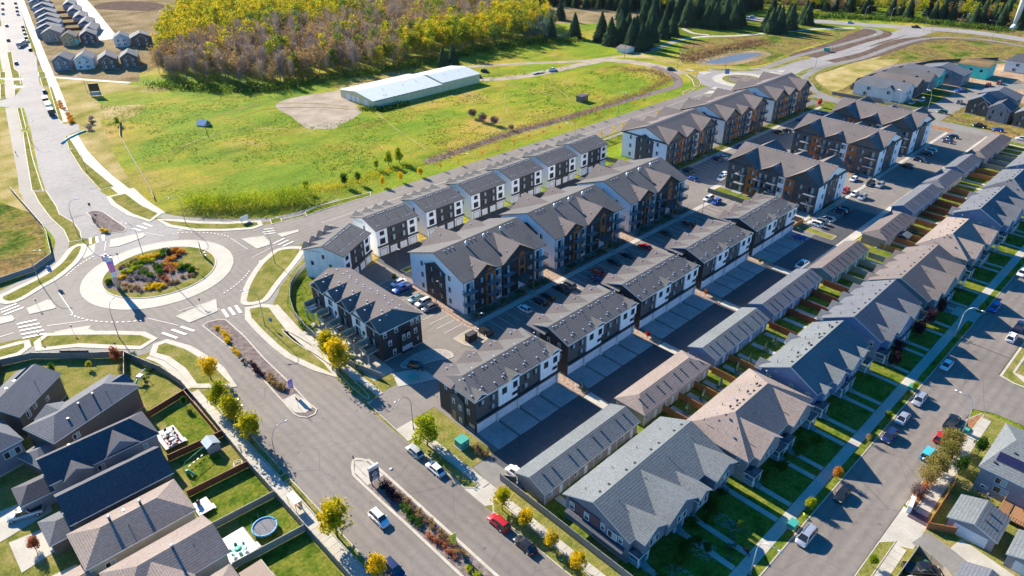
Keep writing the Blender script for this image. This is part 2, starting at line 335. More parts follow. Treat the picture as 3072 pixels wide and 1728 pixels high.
# ------------------------------------------------------------------ ground sheets
ZC = [0.010]
def nextz(): ZC[0] += .0007; return ZC[0]
def smooth_poly(p, closed=True, k=4):
    n = len(p); out = []
    rng = range(n) if closed else range(n-1)
    for i in rng:
        g = (lambda j: p[j % n]) if closed else (lambda j: p[max(0, min(n-1, j))])
        a, b, c, d = g(i-1), g(i), g(i+1), g(i+2)
        for t in range(k):
            t /= k
            out.append(tuple(.5*((2*b[q])+(-a[q]+c[q])*t+(2*a[q]-5*b[q]+4*c[q]-d[q])*t*t+(-a[q]+3*b[q]-3*c[q]+d[q])*t**3) for q in (0, 1)))
    if not closed: out.append(tuple(p[-1][:2]))
    return out
def inset(p, d):
    n = len(p); a = sum(p[i][0]*p[(i+1) % n][1]-p[(i+1) % n][0]*p[i][1] for i in range(n))
    if a < 0: p = p[::-1]
    out = []
    for i in range(n):
        a, b, c = Vector(p[i-1][:2]), Vector(p[i][:2]), Vector(p[(i+1) % n][:2])
        e1 = (b-a); e2 = (c-b)
        if e1.length < 1e-6 or e2.length < 1e-6: out.append(tuple(b)); continue
        n1 = Vector((-e1.y, e1.x)).normalized(); n2 = Vector((-e2.y, e2.x)).normalized()
        mm = n1+n2
        if mm.length < .2: mm = n1
        mm.normalize(); q = b+mm*min(d/max(.35, mm.dot(n1)), 2.2*d); out.append((q.x, q.y))
    return p, out
def ribbon(pts, wd):
    pts = [Vector(p[:2]) for p in pts]; L = []; R = []
    for i, p in enumerate(pts):
        d = (pts[min(i+1, len(pts)-1)]-pts[max(i-1, 0)]).normalized(); nn = Vector((-d.y, d.x))*wd/2
        L.append(p+nn); R.append(p-nn)
    return L, R
def strip(name, mat, pts, wd, sm=True, z=None, kind='structure', obj=True, mb=None):
    if sm: pts = smooth_poly(pts, False)
    z = nextz() if z is None else z; L, R = ribbon(pts, wd); mb2 = mb or MB(); n = len(L)
    mb2.add([(p.x, p.y, z) for p in L]+[(p.x, p.y, z) for p in R], [(n+i, n+i+1, i+1, i) for i in range(n-1)], mat)
    if obj and not mb: return tag(link(name, mb2.mesh(name)), kind=kind)
def flat(name, mat, pts, sm=False, z=None):
    if sm: pts = smooth_poly(pts)
    mb = MB(); z = nextz() if z is None else z; mb.prism([tuple(p[:2]) for p in pts], z, z, mat)
    return tag(link(name, mb.mesh(name)), kind='structure')
def isle(name, mat, pts, sm=False, kw=.3, h=.14, out=0):
    """raised bed with a concrete kerb round it"""
    if sm: pts = smooth_poly(pts)
    if out:
        i_, o = inset([tuple(p[:2]) for p in pts], -out); i = i_
    else: o, i = inset([tuple(p[:2]) for p in pts], kw)
    mb = MB(); n = len(o)
    mb.add([(p[0], p[1], h) for p in o]+[(p[0], p[1], h) for p in i]+[(p[0], p[1], 0) for p in o],
           [(k, (k+1) % n, n+(k+1) % n, n+k) for k in range(n)]+[(2*n+k, 2*n+(k+1) % n, (k+1) % n, k) for k in range(n)], 'kerb_concrete')
    r = tag(link(name, None), kind='structure')
    part('kerb', mb, r); m2 = MB(); m2.prism(i, h-.02, h-.02, mat); part('bed', m2, r); return r
def rect(x0, x1, y0, y1): return [(x0, y0), (x1, y0), (x1, y1), (x0, y1)]
def circle(cx, cy, r, n=72): return [(cx+r*cos(2*pi*i/n), cy+r*sin(2*pi*i/n)) for i in range(n)]
def slabs(name, mat, x0, x1, y0, y1, nx, ny, h=.06, gap=.03, z0=0):
    """a paving made of separate slabs"""
    r = tag(link(name, None), kind='structure'); w_ = (x1-x0)/nx; d_ = (y1-y0)/ny
    mb = MB(); mb.box(gap/2, w_-gap/2, gap/2, d_-gap/2, 0, h, mat); me = mb.mesh('slab')
    b = MB(); b.box(x0, x1, y0, y1, z0-.02, z0+h*.5, 'trim_grey'); part('joint_bed', b, r)
    for i in range(nx):
        for j in range(ny): link('slab', me, r, (x0+i*w_, y0+j*d_, z0+random.uniform(0, .008)))
    return r

# surveyed outlines of roads, verges and fields, in metres
HAZE = 0.000012
FEATS = [
('dry_field','dry','flat',1,0,[[91.4,464.3],[120.2,411.6],[129.4,395.6],[121.3,392.3],[108.4,408.8],[96.0,402.3],[94.6,385.8],[108.4,375.1],[102.6,362.4],[90.7,355.6],[85.6,364.9],[81.0,345.2],[74.0,311.8],[69.1,282.3],[66.4,263.7],[65.1,265.1],[65.5,285.9],[65.8,311.4],[69.7,348.9],[72.3,369.9]]),
('bare_soil','soil','flat',0,0,[[121.7,590.5],[128.1,553.6],[146.9,534.3],[157.5,495.4],[145.2,481.8],[122.7,420.6],[92.1,465.6],[98.7,509.7],[105.2,538.2]]),
('bare_soil','soil','flat',0,0,[[191.4,745.3],[255.9,677.6],[225.8,615.0],[193.5,584.8],[157.5,495.4],[144.2,531.2],[169.9,656.3]]),
('excavation','darksoil','flat',1,0,[[182.8,695.4],[199.0,716.9],[222.7,702.1],[231.0,663.9],[213.1,645.6],[191.2,672.9]]),
('barn_yard','gravel','flat',1,0,[[153.6,326.3],[166.1,333.2],[187.8,328.6],[190.5,325.8],[160.6,278.5],[149.4,281.8],[147.0,286.9],[150.6,305.3]]),
('barn_yard','gravel','flat',0,0,[[197.6,337.0],[184.1,308.4],[181.8,297.8],[177.1,287.3],[168.4,281.7],[161.2,279.3]]),
('farm_track','gravel','strip',1,5,[[271.0,318.0],[294.4,304.6],[326.6,281.2],[348.2,273.6],[374.2,268.3],[407.9,272.2],[421.1,273.4]]),
('farm_track','gravel','strip',1,7,[[254.6,294.7],[269.2,283.8],[289.2,277.9],[319.7,275.2],[340.6,272.6]]),
('farm_track','gravel','strip',1,9,[[340.6,272.6],[347.8,253.4],[347.0,234.1],[343.6,220.5]]),
('tan_bank','dry','flat',0,0,[[347.0,275.8],[360.0,257.7],[358.8,230.9],[366.9,236.4],[368.3,254.1],[365.6,272.0]]),
('mulch_bank','mulch','strip',1,5,[[158.5,213.7],[188.9,214.9],[207.9,215.3],[231.0,213.2],[267.1,211.9],[306.0,209.0],[323.3,209.6],[339.7,224.5],[346.8,243.1]]),
('meadow','dry','flat',1,0,[[390.6,166.7],[409.2,165.9],[434.4,165.2],[457.2,162.7],[464.5,152.2],[451.9,147.3],[416.2,145.8],[396.1,146.3],[369.7,145.5],[374.4,154.3]]),
('rough_grass','rough','flat',1,0,[[408.7,264.9],[443.3,258.8],[469.4,239.8],[505.7,222.3],[535.1,204.4],[507.9,200.1],[465.7,203.0],[433.0,203.0],[390.5,201.4],[378.8,213.3],[374.0,226.8],[365.5,235.4]]),
('rough_grass','rough','flat',0,0,[[451.6,159.4],[497.8,157.7],[539.9,148.3],[560.7,109.7],[516.0,98.4],[498.4,116.4],[472.3,140.7]]),
('olive_grass','verge','flat',0,0,[[365.5,235.4],[373.8,218.4],[386.1,203.1],[406.3,199.7],[430.3,196.3],[429.5,201.8],[390.5,201.4],[377.1,212.3],[373.1,226.3],[368.9,237.8]]),
('pond','water','flat',1,0,[[375.5,226.7],[388.7,226.6],[404.1,224.7],[415.3,221.1],[420.3,216.0],[414.9,213.6],[399.4,214.1],[387.6,215.9],[378.3,219.5]]),
('dark_bank','darksoil','flat',1,0,[[429.9,201.4],[465.2,200.0],[495.1,200.0],[533.0,202.4],[541.0,198.3],[529.6,189.6],[516.8,187.1],[469.7,188.5],[427.0,193.6]]),
('dark_bank','darksoil','strip',1,6,[[431.8,188.6],[465.1,186.5],[496.8,185.3],[521.3,182.4],[534.2,184.8],[542.1,193.0]]),
('dark_bank','darksoil','strip',1,9,[[427.9,174.2],[464.2,168.5],[514.9,168.2],[540.5,156.6]]),
('dark_bank','darksoil','strip',1,4,[[432.2,167.5],[468.0,162.1],[514.6,159.8],[542.1,149.0],[554.2,108.1]]),
('farm_road','asphalt_pale','strip',1,14,[[516.4,288.3],[520.5,268.6],[541.3,239.5],[550.1,215.8],[557.2,197.9],[565.9,178.5],[575.9,151.6],[576.9,131.4],[574.0,107.5]]),
('arterial_road','asphalt_pale','strip',1,19,[[374.9,192.9],[394.1,184.0],[426.7,180.0],[463.9,176.5],[497.9,174.1],[541.7,174.0],[561.9,172.6]]),
('path_far','path','strip',1,4,[[385.4,195.5],[424.5,196.0],[466.1,192.2],[507.7,188.9],[530.7,188.4],[540.1,195.0],[540.2,205.5]]),
('path_far','path','strip',1,4,[[371.9,160.5],[382.6,168.8],[392.2,171.2],[416.0,172.6],[449.5,166.3],[495.9,165.1],[535.3,159.0],[556.3,137.4],[552.1,107.5]]),
('park_path','concrete','strip',1,4,[[421.1,273.4],[439.4,266.7],[454.9,253.9],[483.6,240.2],[513.4,226.0],[536.2,207.8]]),
('park_path','concrete','strip',1,3,[[451.0,293.8],[442.5,279.3],[444.4,267.9]]),
('path_far','path','strip',1,4,[[371.9,160.5],[361.7,152.7],[358.5,145.6]]),
('residential_road','path','strip',0,9,[[356.0,149.9],[349.0,114.3],[347.3,101.8],[350.8,86.2],[350.1,72.8],[345.3,49.4]]),
('residential_road','path','strip',1,12,[[348.5,96.6],[381.7,96.4],[420.3,93.4],[449.7,81.6]]),
('construction_soil','orangesoil','flat',0,0,[[417.3,114.5],[438.3,108.3],[486.8,109.5],[501.4,94.7],[435.5,78.1],[426.8,90.4],[427.6,96.8],[424.1,103.9],[403.3,100.4]]),
('construction_soil','orangesoil','flat',0,0,[[428.3,81.9],[438.3,78.8],[412.0,72.1],[412.7,77.7]]),
('dark_fence_path','asphalt','strip',1,5,[[409.4,145.7],[443.4,144.8],[466.4,134.9],[481.4,121.9],[501.9,103.4]]),
('boulevard_road','asphalt_pale','flat',0,0,[[145.5,837.1],[116.9,703.1],[95.3,587.2],[82.4,512.3],[80.8,487.5],[75.3,457.0],[66.1,435.8],[59.6,434.0],[57.0,422.0],[64.8,411.1],[57.2,366.5],[47.0,314.0],[42.8,287.2],[39.8,266.0],[35.2,242.7],[42.6,235.3],[59.1,253.0],[56.9,273.3],[58.6,300.4],[61.8,328.4],[66.2,349.9],[73.3,354.2],[76.0,363.4],[71.2,369.7],[71.5,379.1],[82.4,446.1],[82.4,453.6],[89.8,486.9],[99.4,528.6],[101.4,547.4],[120.9,645.3],[156.9,825.1]]),
('lane','concrete','strip',0,16,[[189.4,768.7],[174.0,686.4],[155.8,595.1],[147.4,551.6]]),
('sidewalk_north','concrete','strip',1,4.5,[[154.5,805.4],[123.6,642.5],[103.5,534.7],[92.6,475.5],[82.0,418.1],[72.9,372.0]]),
('sidewalk_north','concrete','strip',1,4.5,[[68.9,349.7],[65.2,322.8],[63.3,293.8],[63.1,275.6],[62.9,258.8]]),
('sidewalk_west','path','strip',1,5,[[107.6,659.1],[83.8,534.5],[73.8,478.1],[65.1,435.1]]),
('sidewalk_west','path','strip',1,4.5,[[60.5,417.0],[50.4,360.8],[42.2,314.9],[37.7,292.3]]),
('side_path','concrete','strip',1,3,[[90.9,468.9],[106.0,443.4],[118.6,422.8]]),
('crossing','concrete','strip',0,3.5,[[70.5,485.4],[78.8,473.0]]),
('crossing','concrete','strip',0,4,[[70.7,459.9],[75.2,455.3]]),
('verge_north','verge','isle',0,0,[[89.0,554.7],[92.3,556.6],[81.9,503.8],[81.7,492.9],[78.5,477.4],[75.3,480.6]]),
('verge_north','verge','isle',0,0,[[74.1,473.8],[77.4,471.3],[75.6,462.4],[72.2,464.0]]),
('verge_north','verge','isle',0,0,[[70.1,453.1],[73.3,450.9],[68.6,440.2],[66.8,436.9]]),
('verge_north','verge','isle',0,0,[[89.5,485.0],[92.5,482.9],[90.3,471.6],[86.8,473.1]]),
('verge_north','verge','isle',0,0,[[86.4,469.4],[89.5,467.1],[85.1,445.3],[82.3,448.1]]),
('verge_north','verge','isle',0,0,[[120.5,645.7],[102.4,551.7],[100.7,537.6],[104.6,549.5],[121.9,644.3]]),
('verge_north','verge','isle',0,0,[[84.5,444.0],[86.1,444.2],[73.2,377.3],[71.3,372.3],[71.5,379.1]]),
('verge_north','verge','isle',0,0,[[62.3,413.6],[64.1,412.8],[57.2,374.3],[55.2,373.7]]),
('verge_north','verge','isle',0,0,[[54.5,369.3],[56.2,368.8],[48.7,328.5],[42.2,287.9],[39.1,291.0],[48.5,339.6]]),
('verge_north','verge','isle',0,0,[[74.2,502.7],[76.3,498.5],[72.9,483.0],[70.5,485.4]]),
('verge_north','verge','isle',0,0,[[67.1,469.2],[70.3,473.7],[63.2,437.1],[60.2,436.8]]),
('verge_west','dry','flat',0,0,[[55.7,415.6],[58.7,412.6],[48.5,355.5],[36.0,294.0],[30.8,299.1]]),
('verge_north','verge','isle',0,0,[[66.5,350.8],[67.5,348.6],[65.9,335.7],[62.6,310.5],[62.4,290.9],[62.3,275.4],[57.2,274.4],[58.6,300.4],[62.3,330.2]]),
('verge_west','dry','flat',0,0,[[32.7,307.8],[38.0,302.5],[36.7,293.3],[34.4,271.6],[34.0,256.0],[33.2,251.4],[29.1,290.9]]),
('path_west','path','strip',1,4,[[38.4,295.1],[35.9,274.7],[36.2,258.2],[36.0,244.6],[34.7,238.2],[30.7,228.8],[24.5,222.5],[18.6,218.9],[13.2,216.2]]),
('verge_north','verge','isle',0,0,[[39.6,292.2],[43.2,288.6],[41.8,270.4],[40.7,263.1],[42.1,252.3],[41.5,243.2],[39.9,236.2],[36.4,237.7],[37.8,248.2],[37.4,261.3],[38.2,278.7]]),
('verge','verge','isle',1,0,[[38.2,231.6],[33.9,223.4],[27.1,216.7],[22.4,214.1],[15.3,210.3],[13.3,214.1],[16.6,215.8],[24.7,219.2],[30.8,224.1],[36.2,231.7]]),
('verge','verge','isle',0,0,[[57.8,265.7],[62.6,265.1],[62.8,251.0],[64.4,239.6],[60.6,236.4],[58.3,245.6],[57.3,258.1]]),
('path_north','path','strip',1,3.4,[[64.3,238.2],[67.4,231.5],[72.1,224.7],[78.7,217.4],[86.2,210.7],[91.6,207.5],[100.5,205.9],[114.8,205.8]]),
('path_north','concrete','strip',1,4.4,[[64.6,269.0],[63.9,254.0],[64.5,238.7]]),
('verge','verge','isle',0,0,[[63.2,233.5],[66.4,228.9],[71.0,222.2],[77.0,215.6],[85.1,209.6],[84.5,207.4],[82.1,207.3],[75.5,212.2],[68.8,218.9],[64.4,227.3]]),
('lawn','lawn','isle',0,0,[[89.1,208.6],[92.7,207.8],[91.3,204.2],[87.8,204.8]]),
('lawn','lawn','isle',0,0,[[100.5,205.9],[107.2,206.9],[114.8,205.8],[126.2,204.3],[124.1,201.4],[112.6,202.4],[104.9,203.1],[99.0,202.3]]),
('verge','verge','isle',1,0,[[81.2,186.0],[84.9,183.4],[84.6,181.4],[77.8,175.4],[70.6,169.7],[64.7,164.5],[62.7,163.6],[60.1,165.0],[61.3,167.8],[65.4,173.7],[72.3,180.9],[77.7,184.7]]),
('path_east','path','strip',1,3.6,[[88.0,181.7],[82.2,177.9],[75.1,172.6],[69.9,168.3],[65.7,163.5],[63.0,160.5]]),
('verge','verge','isle',0,0,[[58.8,161.4],[61.1,160.4],[62.7,158.4],[61.6,152.0],[60.4,143.1],[60.2,133.8],[60.2,127.2],[59.5,121.9],[58.5,126.7],[56.5,135.3],[56.3,141.5],[56.6,150.1],[57.2,157.2]]),
('walk_east','concrete','strip',1,2.6,[[63.9,158.6],[63.0,150.5],[62.3,141.2],[62.6,132.3],[62.4,116.0]]),
('fence_verge','verge','flat',0,0,[[69.9,166.2],[72.4,167.8],[68.0,157.5],[65.7,147.9],[65.4,138.2],[65.0,131.4],[63.3,132.3],[63.4,142.5],[64.7,154.3],[66.2,159.2]]),
('verge','verge','isle',0,0,[[15.0,183.7],[16.9,185.1],[21.8,181.0],[29.0,174.1],[33.6,169.1],[34.8,165.4],[31.9,164.4],[27.2,169.7],[21.6,176.1],[14.5,180.6]]),
('verge','verge','isle',0,0,[[6.9,187.0],[10.1,186.1],[11.8,185.7],[11.4,183.7],[9.6,182.5],[6.1,183.2]]),
('path_south','path','strip',1,4,[[5.6,180.8],[11.3,181.2],[14.5,179.5],[21.1,174.5],[27.9,167.1],[30.9,162.6],[33.4,162.5],[35.6,163.4]]),
('verge','verge','isle',0,0,[[33.6,158.8],[35.2,161.5],[36.8,161.4],[39.2,155.3],[40.6,147.2],[41.1,141.7],[41.1,134.9],[40.9,135.2],[35.7,140.2],[36.2,147.9],[35.3,155.0]]),
('walk_south','concrete','strip',1,2.6,[[32.1,158.9],[33.6,154.7],[34.2,148.4],[34.2,143.0],[34.0,139.8]]),
('splitter','concrete','isle',0,0,[[44.3,225.0],[46.4,230.4],[52.5,229.0],[55.5,228.2],[55.3,225.6],[53.7,224.5],[46.8,223.8]]),
('splitter','concrete','isle',0,0,[[75.9,201.9],[81.9,198.8],[81.3,193.3],[80.3,191.8],[76.3,192.1]]),
('splitter','concrete','isle',0,0,[[85.5,197.2],[92.0,195.2],[91.4,193.7],[85.7,193.9]]),
('splitter','concrete','isle',0,0,[[43.3,171.7],[54.3,172.8],[54.5,172.1],[52.3,166.4],[44.7,166.1]]),
('splitter','concrete','isle',0,0,[[16.6,203.5],[21.9,204.5],[22.4,203.3],[22.4,198.6],[22.0,198.1],[16.4,199.5]]),
('splitter','concrete','isle',0,0,[[10.5,203.6],[12.9,202.3],[13.0,199.8],[12.5,199.0],[9.6,199.7]]),
('median_north','mulch','isle',0,0,[[47.4,257.9],[50.3,257.6],[51.8,254.3],[53.0,235.2],[51.5,233.2],[47.7,235.0],[47.0,237.8]]),
('median_south','mulch','isle',0,0,[[46.4,162.6],[48.3,163.3],[51.1,162.3],[52.1,160.8],[52.1,150.4],[51.2,138.2],[50.9,125.3],[50.4,116.2],[50.6,113.5],[49.4,112.3],[47.6,112.5],[46.5,113.9],[46.1,115.5],[46.9,129.9],[47.2,147.4]]),
('bulb','verge','flat',0,0,[[59.5,121.9],[60.2,127.2],[60.3,112.8],[58.8,110.4]]),
('verge_two','verge','isle',0,0,[[363.8,217.0],[368.6,214.0],[375.2,203.2],[384.3,195.4],[382.0,193.6],[375.2,197.9],[368.3,204.3],[362.5,213.4]]),
('verge_two','verge','isle',0,0,[[389.3,177.0],[397.6,177.8],[410.6,176.8],[406.9,175.0],[391.0,174.0]]),
('verge_two','verge','isle',0,0,[[344.3,218.8],[347.0,217.4],[340.4,207.7],[334.0,202.2],[326.9,198.9],[325.8,201.1],[337.6,210.5]]),
('verge_two','verge','isle',0,0,[[386.8,194.2],[399.7,193.5],[419.6,193.5],[431.8,188.6],[427.1,187.4],[414.8,189.5],[392.5,189.7],[386.0,192.8]]),
('verge_two','verge','isle',0,0,[[313.6,200.0],[320.6,200.7],[323.0,198.3],[316.6,197.0],[308.5,196.5]]),
('verge_two','verge','isle',0,0,[[384.7,174.7],[385.5,173.2],[378.7,166.4],[376.6,167.3]]),
('verge_two','verge','flat',0,0,[[387.4,168.6],[401.0,171.7],[414.9,171.0],[431.4,168.3],[430.4,166.4],[412.9,167.6],[397.0,167.8],[385.0,164.9],[379.7,161.8],[382.1,165.3]]),
('splitter_two','concrete','isle',0,0,[[353.5,217.3],[357.7,215.2],[357.9,210.8],[350.6,211.1]]),
('splitter_two','concrete','isle',0,0,[[378.3,189.5],[382.8,188.0],[382.2,181.6],[377.7,180.3]]),
('splitter_two','concrete','isle',0,0,[[386.7,187.5],[391.8,184.2],[385.0,182.6]]),
('splitter_two','concrete','isle',0,0,[[316.8,190.3],[325.4,191.4],[326.7,187.9],[321.9,187.3]]),
('splitter_two','concrete','isle',0,0,[[328.8,193.6],[333.7,193.2],[332.5,184.2],[331.6,184.1],[329.3,187.5]]),
('splitter_two','concrete','isle',0,0,[[353.0,225.8],[355.1,225.0],[355.2,219.5],[352.5,220.5]]),
('splitter_two','concrete','isle',0,0,[[465.0,179.3],[472.3,179.1],[484.0,177.3],[474.1,177.3]]),
('median_bed','darksoil','isle',0,0,[[484.1,177.1],[504.9,176.9],[525.5,174.3],[536.8,174.3],[534.4,172.9],[521.5,172.8],[499.4,173.7],[484.2,175.3]])]
BEDS = {'poly': [[35.4,202.6],[38.7,204.6],[40.9,208.5],[45.2,210.4],[49.0,211.8],[53.0,210.7],[56.3,209.7],[58.6,207.8],[59.1,204.0],[56.9,201.8],[53.6,201.4],[53.5,198.1],[56.0,193.5],[55.8,190.3],[53.8,188.3],[49.5,188.0],[46.0,187.7],[41.2,190.0],[38.3,194.1],[35.5,198.7]],'rows': [('shrub_yellow',[[43.2,191.7],[47.3,189.5]],12,0.9,'bright yellow tuft at the near edge of the roundabout bed'),('shrub_yellow',[[42.9,190.4],[46.9,188.4]],12,0.8,'bright yellow tuft at the near edge of the roundabout bed'),('shrub_yellow',[[38.9,202.4],[41.4,201.9]],8,0.9,'yellow tuft by the pylon foot'),('shrub_orange',[[56.1,209.2],[58.0,207.7],[59.1,204.7]],12,1.0,'orange-yellow tuft along the far edge of the roundabout bed'),('shrub_orange',[[52.4,202.7],[55.0,203.7],[57.2,203.7]],13,1.0,'orange-yellow tuft in the middle of the roundabout bed'),('shrub_orange',[[52.0,201.6],[53.2,199.8],[54.7,196.2]],10,1.0,'orange tuft in the middle of the roundabout bed'),('shrub_yellow',[[47.4,209.8],[50.4,208.9],[52.7,207.4]],12,1.2,'tall golden grass tuft in the far left part of the roundabout bed'),('shrub_lime',[[44.1,207.3],[47.5,207.5],[50.5,206.6]],14,1.1,'yellow-green tuft in the left part of the roundabout bed'),('shrub_lime',[[41.4,204.6],[44.1,204.6],[47.1,205.1]],12,1.1,'yellow-green tuft in the left part of the roundabout bed'),('shrub_rust',[[51.2,198.9],[49.5,195.2],[48.4,191.1]],12,0.9,'rusty tuft in the roundabout bed'),('shrub_rust',[[52.6,199.6],[51.5,196.0],[51.7,193.7]],10,0.9,'rusty tuft in the roundabout bed'),('shrub_green',[[50.6,202.3],[49.4,198.0],[48.0,196.0]],9,1.4,'dark green shrub in the roundabout bed'),('shrub_green',[[53.4,196.1],[55.7,194.5],[55.7,191.1]],9,1.4,'dark green shrub at the right tip of the roundabout bed'),('shrub_green',[[53.0,209.3],[55.4,209.2],[53.6,206.5]],7,1.4,'dark green shrub at the far edge of the roundabout bed'),('shrub_green',[[45.6,200.4],[46.4,196.9]],5,1.3,'dark green shrub in the centre of the roundabout bed'),('shrub_grey',[[41.5,199.8],[44.4,198.9],[45.2,194.8],[46.9,193.2]],16,0.9,'purple-grey dry shrub in the roundabout bed'),('shrub_grey',[[44.3,202.4],[47.0,202.3]],8,0.9,'purple-grey dry shrub in the roundabout bed'),('shrub_brown',[[41.4,208.6],[44.0,209.5],[47.7,210.8]],14,0.7,'small brown tuft along the left rim of the roundabout bed'),('shrub_brown',[[37.8,196.5],[39.9,193.7],[42.0,190.4]],14,0.7,'small brown tuft along the near rim of the roundabout bed'),('shrub_brown',[[47.7,189.2],[51.1,189.1],[54.9,189.8]],12,0.8,'small brown tuft along the right rim of the roundabout bed'),('shrub_brown',[[38.1,198.7],[40.2,195.9],[42.2,192.7]],12,0.7,'small brown tuft along the near rim of the roundabout bed'),('shrub_plum',[[55.7,206.7],[57.3,202.8]],6,0.8,'dark plum tuft at the far right of the roundabout bed'),('shrub_green',[[35.9,202.1],[37.5,201.1]],5,1.2,'leafy green shrub at the left end of the roundabout bed')]}
# ------------------------------------------------------------------ the ground
def ground_sheet():
    mb = MB(); mb.prism(rect(-2500, 4000, -2500, 4500), 0, 0, 'meadow'); return tag(link('ground', mb.mesh('ground')), kind='structure')
ground_sheet()
flat('wasteland', 'rough', rect(345, 1200, -300, 175))
flat('bare_land', 'soil', [(95, 480), (135, 440), (170, 480), (190, 560), (230, 650), (330, 900), (180, 1200), (80, 1200), (60, 600)])
flat('clearing_soil', 'soil', [(395, 380), (440, 330), (520, 300), (640, 400), (560, 560), (420, 470)])
flat('farm_lawn', 'lawn', [(400, 300), (470, 235), (550, 215), (560, 250), (520, 300), (440, 345)])
FIRST = ('dry_field', 'bare_soil', 'excavation', 'barn_yard', 'farm_track', 'tan_bank', 'mulch_bank', 'meadow', 'rough_grass', 'olive_grass', 'pond', 'construction_soil', 'dark_fence_path', 'verge_west')
def emit(e):
    n, m, k, sm, wd, pts = e
    if k == 'strip': strip(n, m, pts, wd, bool(sm))
    elif k == 'isle': isle(n, m, pts, bool(sm), out=.75 if n == 'verge' else 0)
    elif n == 'pond': 
        flat('pond_shore', 'soil', inset(smooth_poly(pts), -2.5)[1]); flat(n, m, pts, bool(sm))
    else: flat(n, m, pts, bool(sm))
for e in FEATS:
    if e[0] in FIRST: emit(e)
# yards of the south-west block of houses
flat('backyard_lawn', 'verge', [(33, 20), (32.4, 110), (32.9, 141), (32.4, 146), (29.5, 155.5), (27.8, 162), (22, 167), (16.5, 172.5), (11.7, 177), (5, 179.5), (-25, 185), (-60, 150), (-30, 20)])
# roads round the first roundabout
flat('verge_ground', 'verge', [(30, 20), (69, 20), (69, 150), (80, 150), (100, 176), (345, 176), (345, 184), (110, 186), (90, 205), (60, 250), (40, 250), (20, 225), (-40, 225), (-40, 180), (5, 181), (28, 163), (33, 145)])
flat('roundabout_surround', 'concrete', circle(49.6, 198.6, 33.5))
flat('roundabout_road', 'asphalt_r', circle(49.4, 198.6, 27.6))
flat('divided_road', 'asphalt_x', smooth_poly([(36.4, -30), (36.4, 60), (36.5, 100), (37.5, 125), (40.5, 142), (38, 158), (30, 172), (28, 185), (70, 186), (66, 170), (57.6, 161), (56.6, 150), (59.5, 136), (60.2, 122), (59.4, 112), (58.5, 100), (58.4, 60), (58.4, -30)], True, 3))
flat('collector_road', 'asphalt_y', [(66, 215), (60, 228), (62, 205), (75, 182), (88, 185.5), (110, 185.4), (200, 184.6), (300, 184), (336, 184), (342, 197), (300, 196.6), (249, 198.2), (207, 199.2), (172, 200.4), (125, 201.6), (100, 203), (86, 206), (74, 214)])
flat('west_road', 'asphalt', [(35, 178), (22, 185), (8, 190), (-30, 200), (-30, 219), (8, 213), (20, 213), (28, 218), (35, 226), (45, 210)])
flat('boulevard_mouth', 'asphalt_pale', [(38, 220), (44, 236), (47, 250), (44, 262), (47, 272), (66, 252), (60, 240), (66, 226), (62, 216)])
flat('roundabout_two', 'asphalt_pale', circle(355.7, 190.3, 25))
for e in FEATS:
    if e[0] not in FIRST and e[0] not in ('dark_bank', 'path_far') : emit(e)
for e in FEATS:
    if e[0] in ('dark_bank', 'path_far'): emit(e)
# concrete band round the outside of the first roundabout
def band(cx, cy, r, wd, a0, a1, name='kerb_band', mat='concrete', n=40, z=None):
    pts = [(cx+r*cos(radians(a0+(a1-a0)*i/n)), cy+r*sin(radians(a0+(a1-a0)*i/n))) for i in range(n+1)]
    return strip(name, mat, pts, wd, False, z)
isle('roundabout_apron', 'concrete', circle(49.4, 198.6, 20.3), kw=.45, h=.10)
isle('roundabout_island', 'verge', circle(49.8, 199.0, 15.3), kw=.35, h=.20)
# apron joints: radial saw cuts
def joints(name, cx, cy, r0, r1, n, z):
    mb = MB()
    for i in range(n):
        a = 2*pi*i/n; d = Vector((cos(a), sin(a))); q = Vector((-sin(a), cos(a)))*.035
        A_, B_ = Vector((cx, cy))+d*r0, Vector((cx, cy))+d*r1
        mb.add([(A_-q).to_tuple()+(z,), (B_-q).to_tuple()+(z,), (B_+q).to_tuple()+(z,), (A_+q).to_tuple()+(z,)], [(0, 1, 2, 3)], 'trim_grey')
    tag(link(name, mb.mesh(name)), kind='stuff')
joints('apron_joints', 49.5, 198.7, 15.5, 19.7, 48, .086)
isle('roundabout_two_apron', 'concrete', circle(355.7, 190.3, 15.9), kw=.45, h=.10)
isle('roundabout_two_island', 'verge', circle(355.8, 190.9, 10.7), kw=.3, h=.18)
flat('roundabout_two_bed', 'mulch', circle(356.5, 191, 8), z=.175)
# painted markings
def dashes(name, cx, cy, r, a0, a1, n, fill=.5, wd=.3):
    mb = MB(); z = .128
    for i in range(n):
        t0 = radians(a0+(a1-a0)*i/n); t1 = t0+radians((a1-a0)/n)*fill
        ri, ro = r-wd/2, r+wd/2
        mb.add([(cx+ri*cos(t0), cy+ri*sin(t0), z), (cx+ro*cos(t0), cy+ro*sin(t0), z), (cx+ro*cos(t1), cy+ro*sin(t1), z), (cx+ri*cos(t1), cy+ri*sin(t1), z)], [(0, 1, 2, 3)] if a1 > a0 else [(3, 2, 1, 0)], 'line_paint')
    tag(link(name, mb.mesh(name)), kind='structure')
dashes('yield_dashes', 49.4, 198.6, 25.6, 17, 62, 15); dashes('yield_dashes', 49.4, 198.6, 25.9, -72, -42, 11)
dashes('yield_dashes', 49.4, 198.6, 26.2, -165, -118, 15); dashes('yield_dashes', 49.4, 198.6, 25.8, 114, 142, 11)
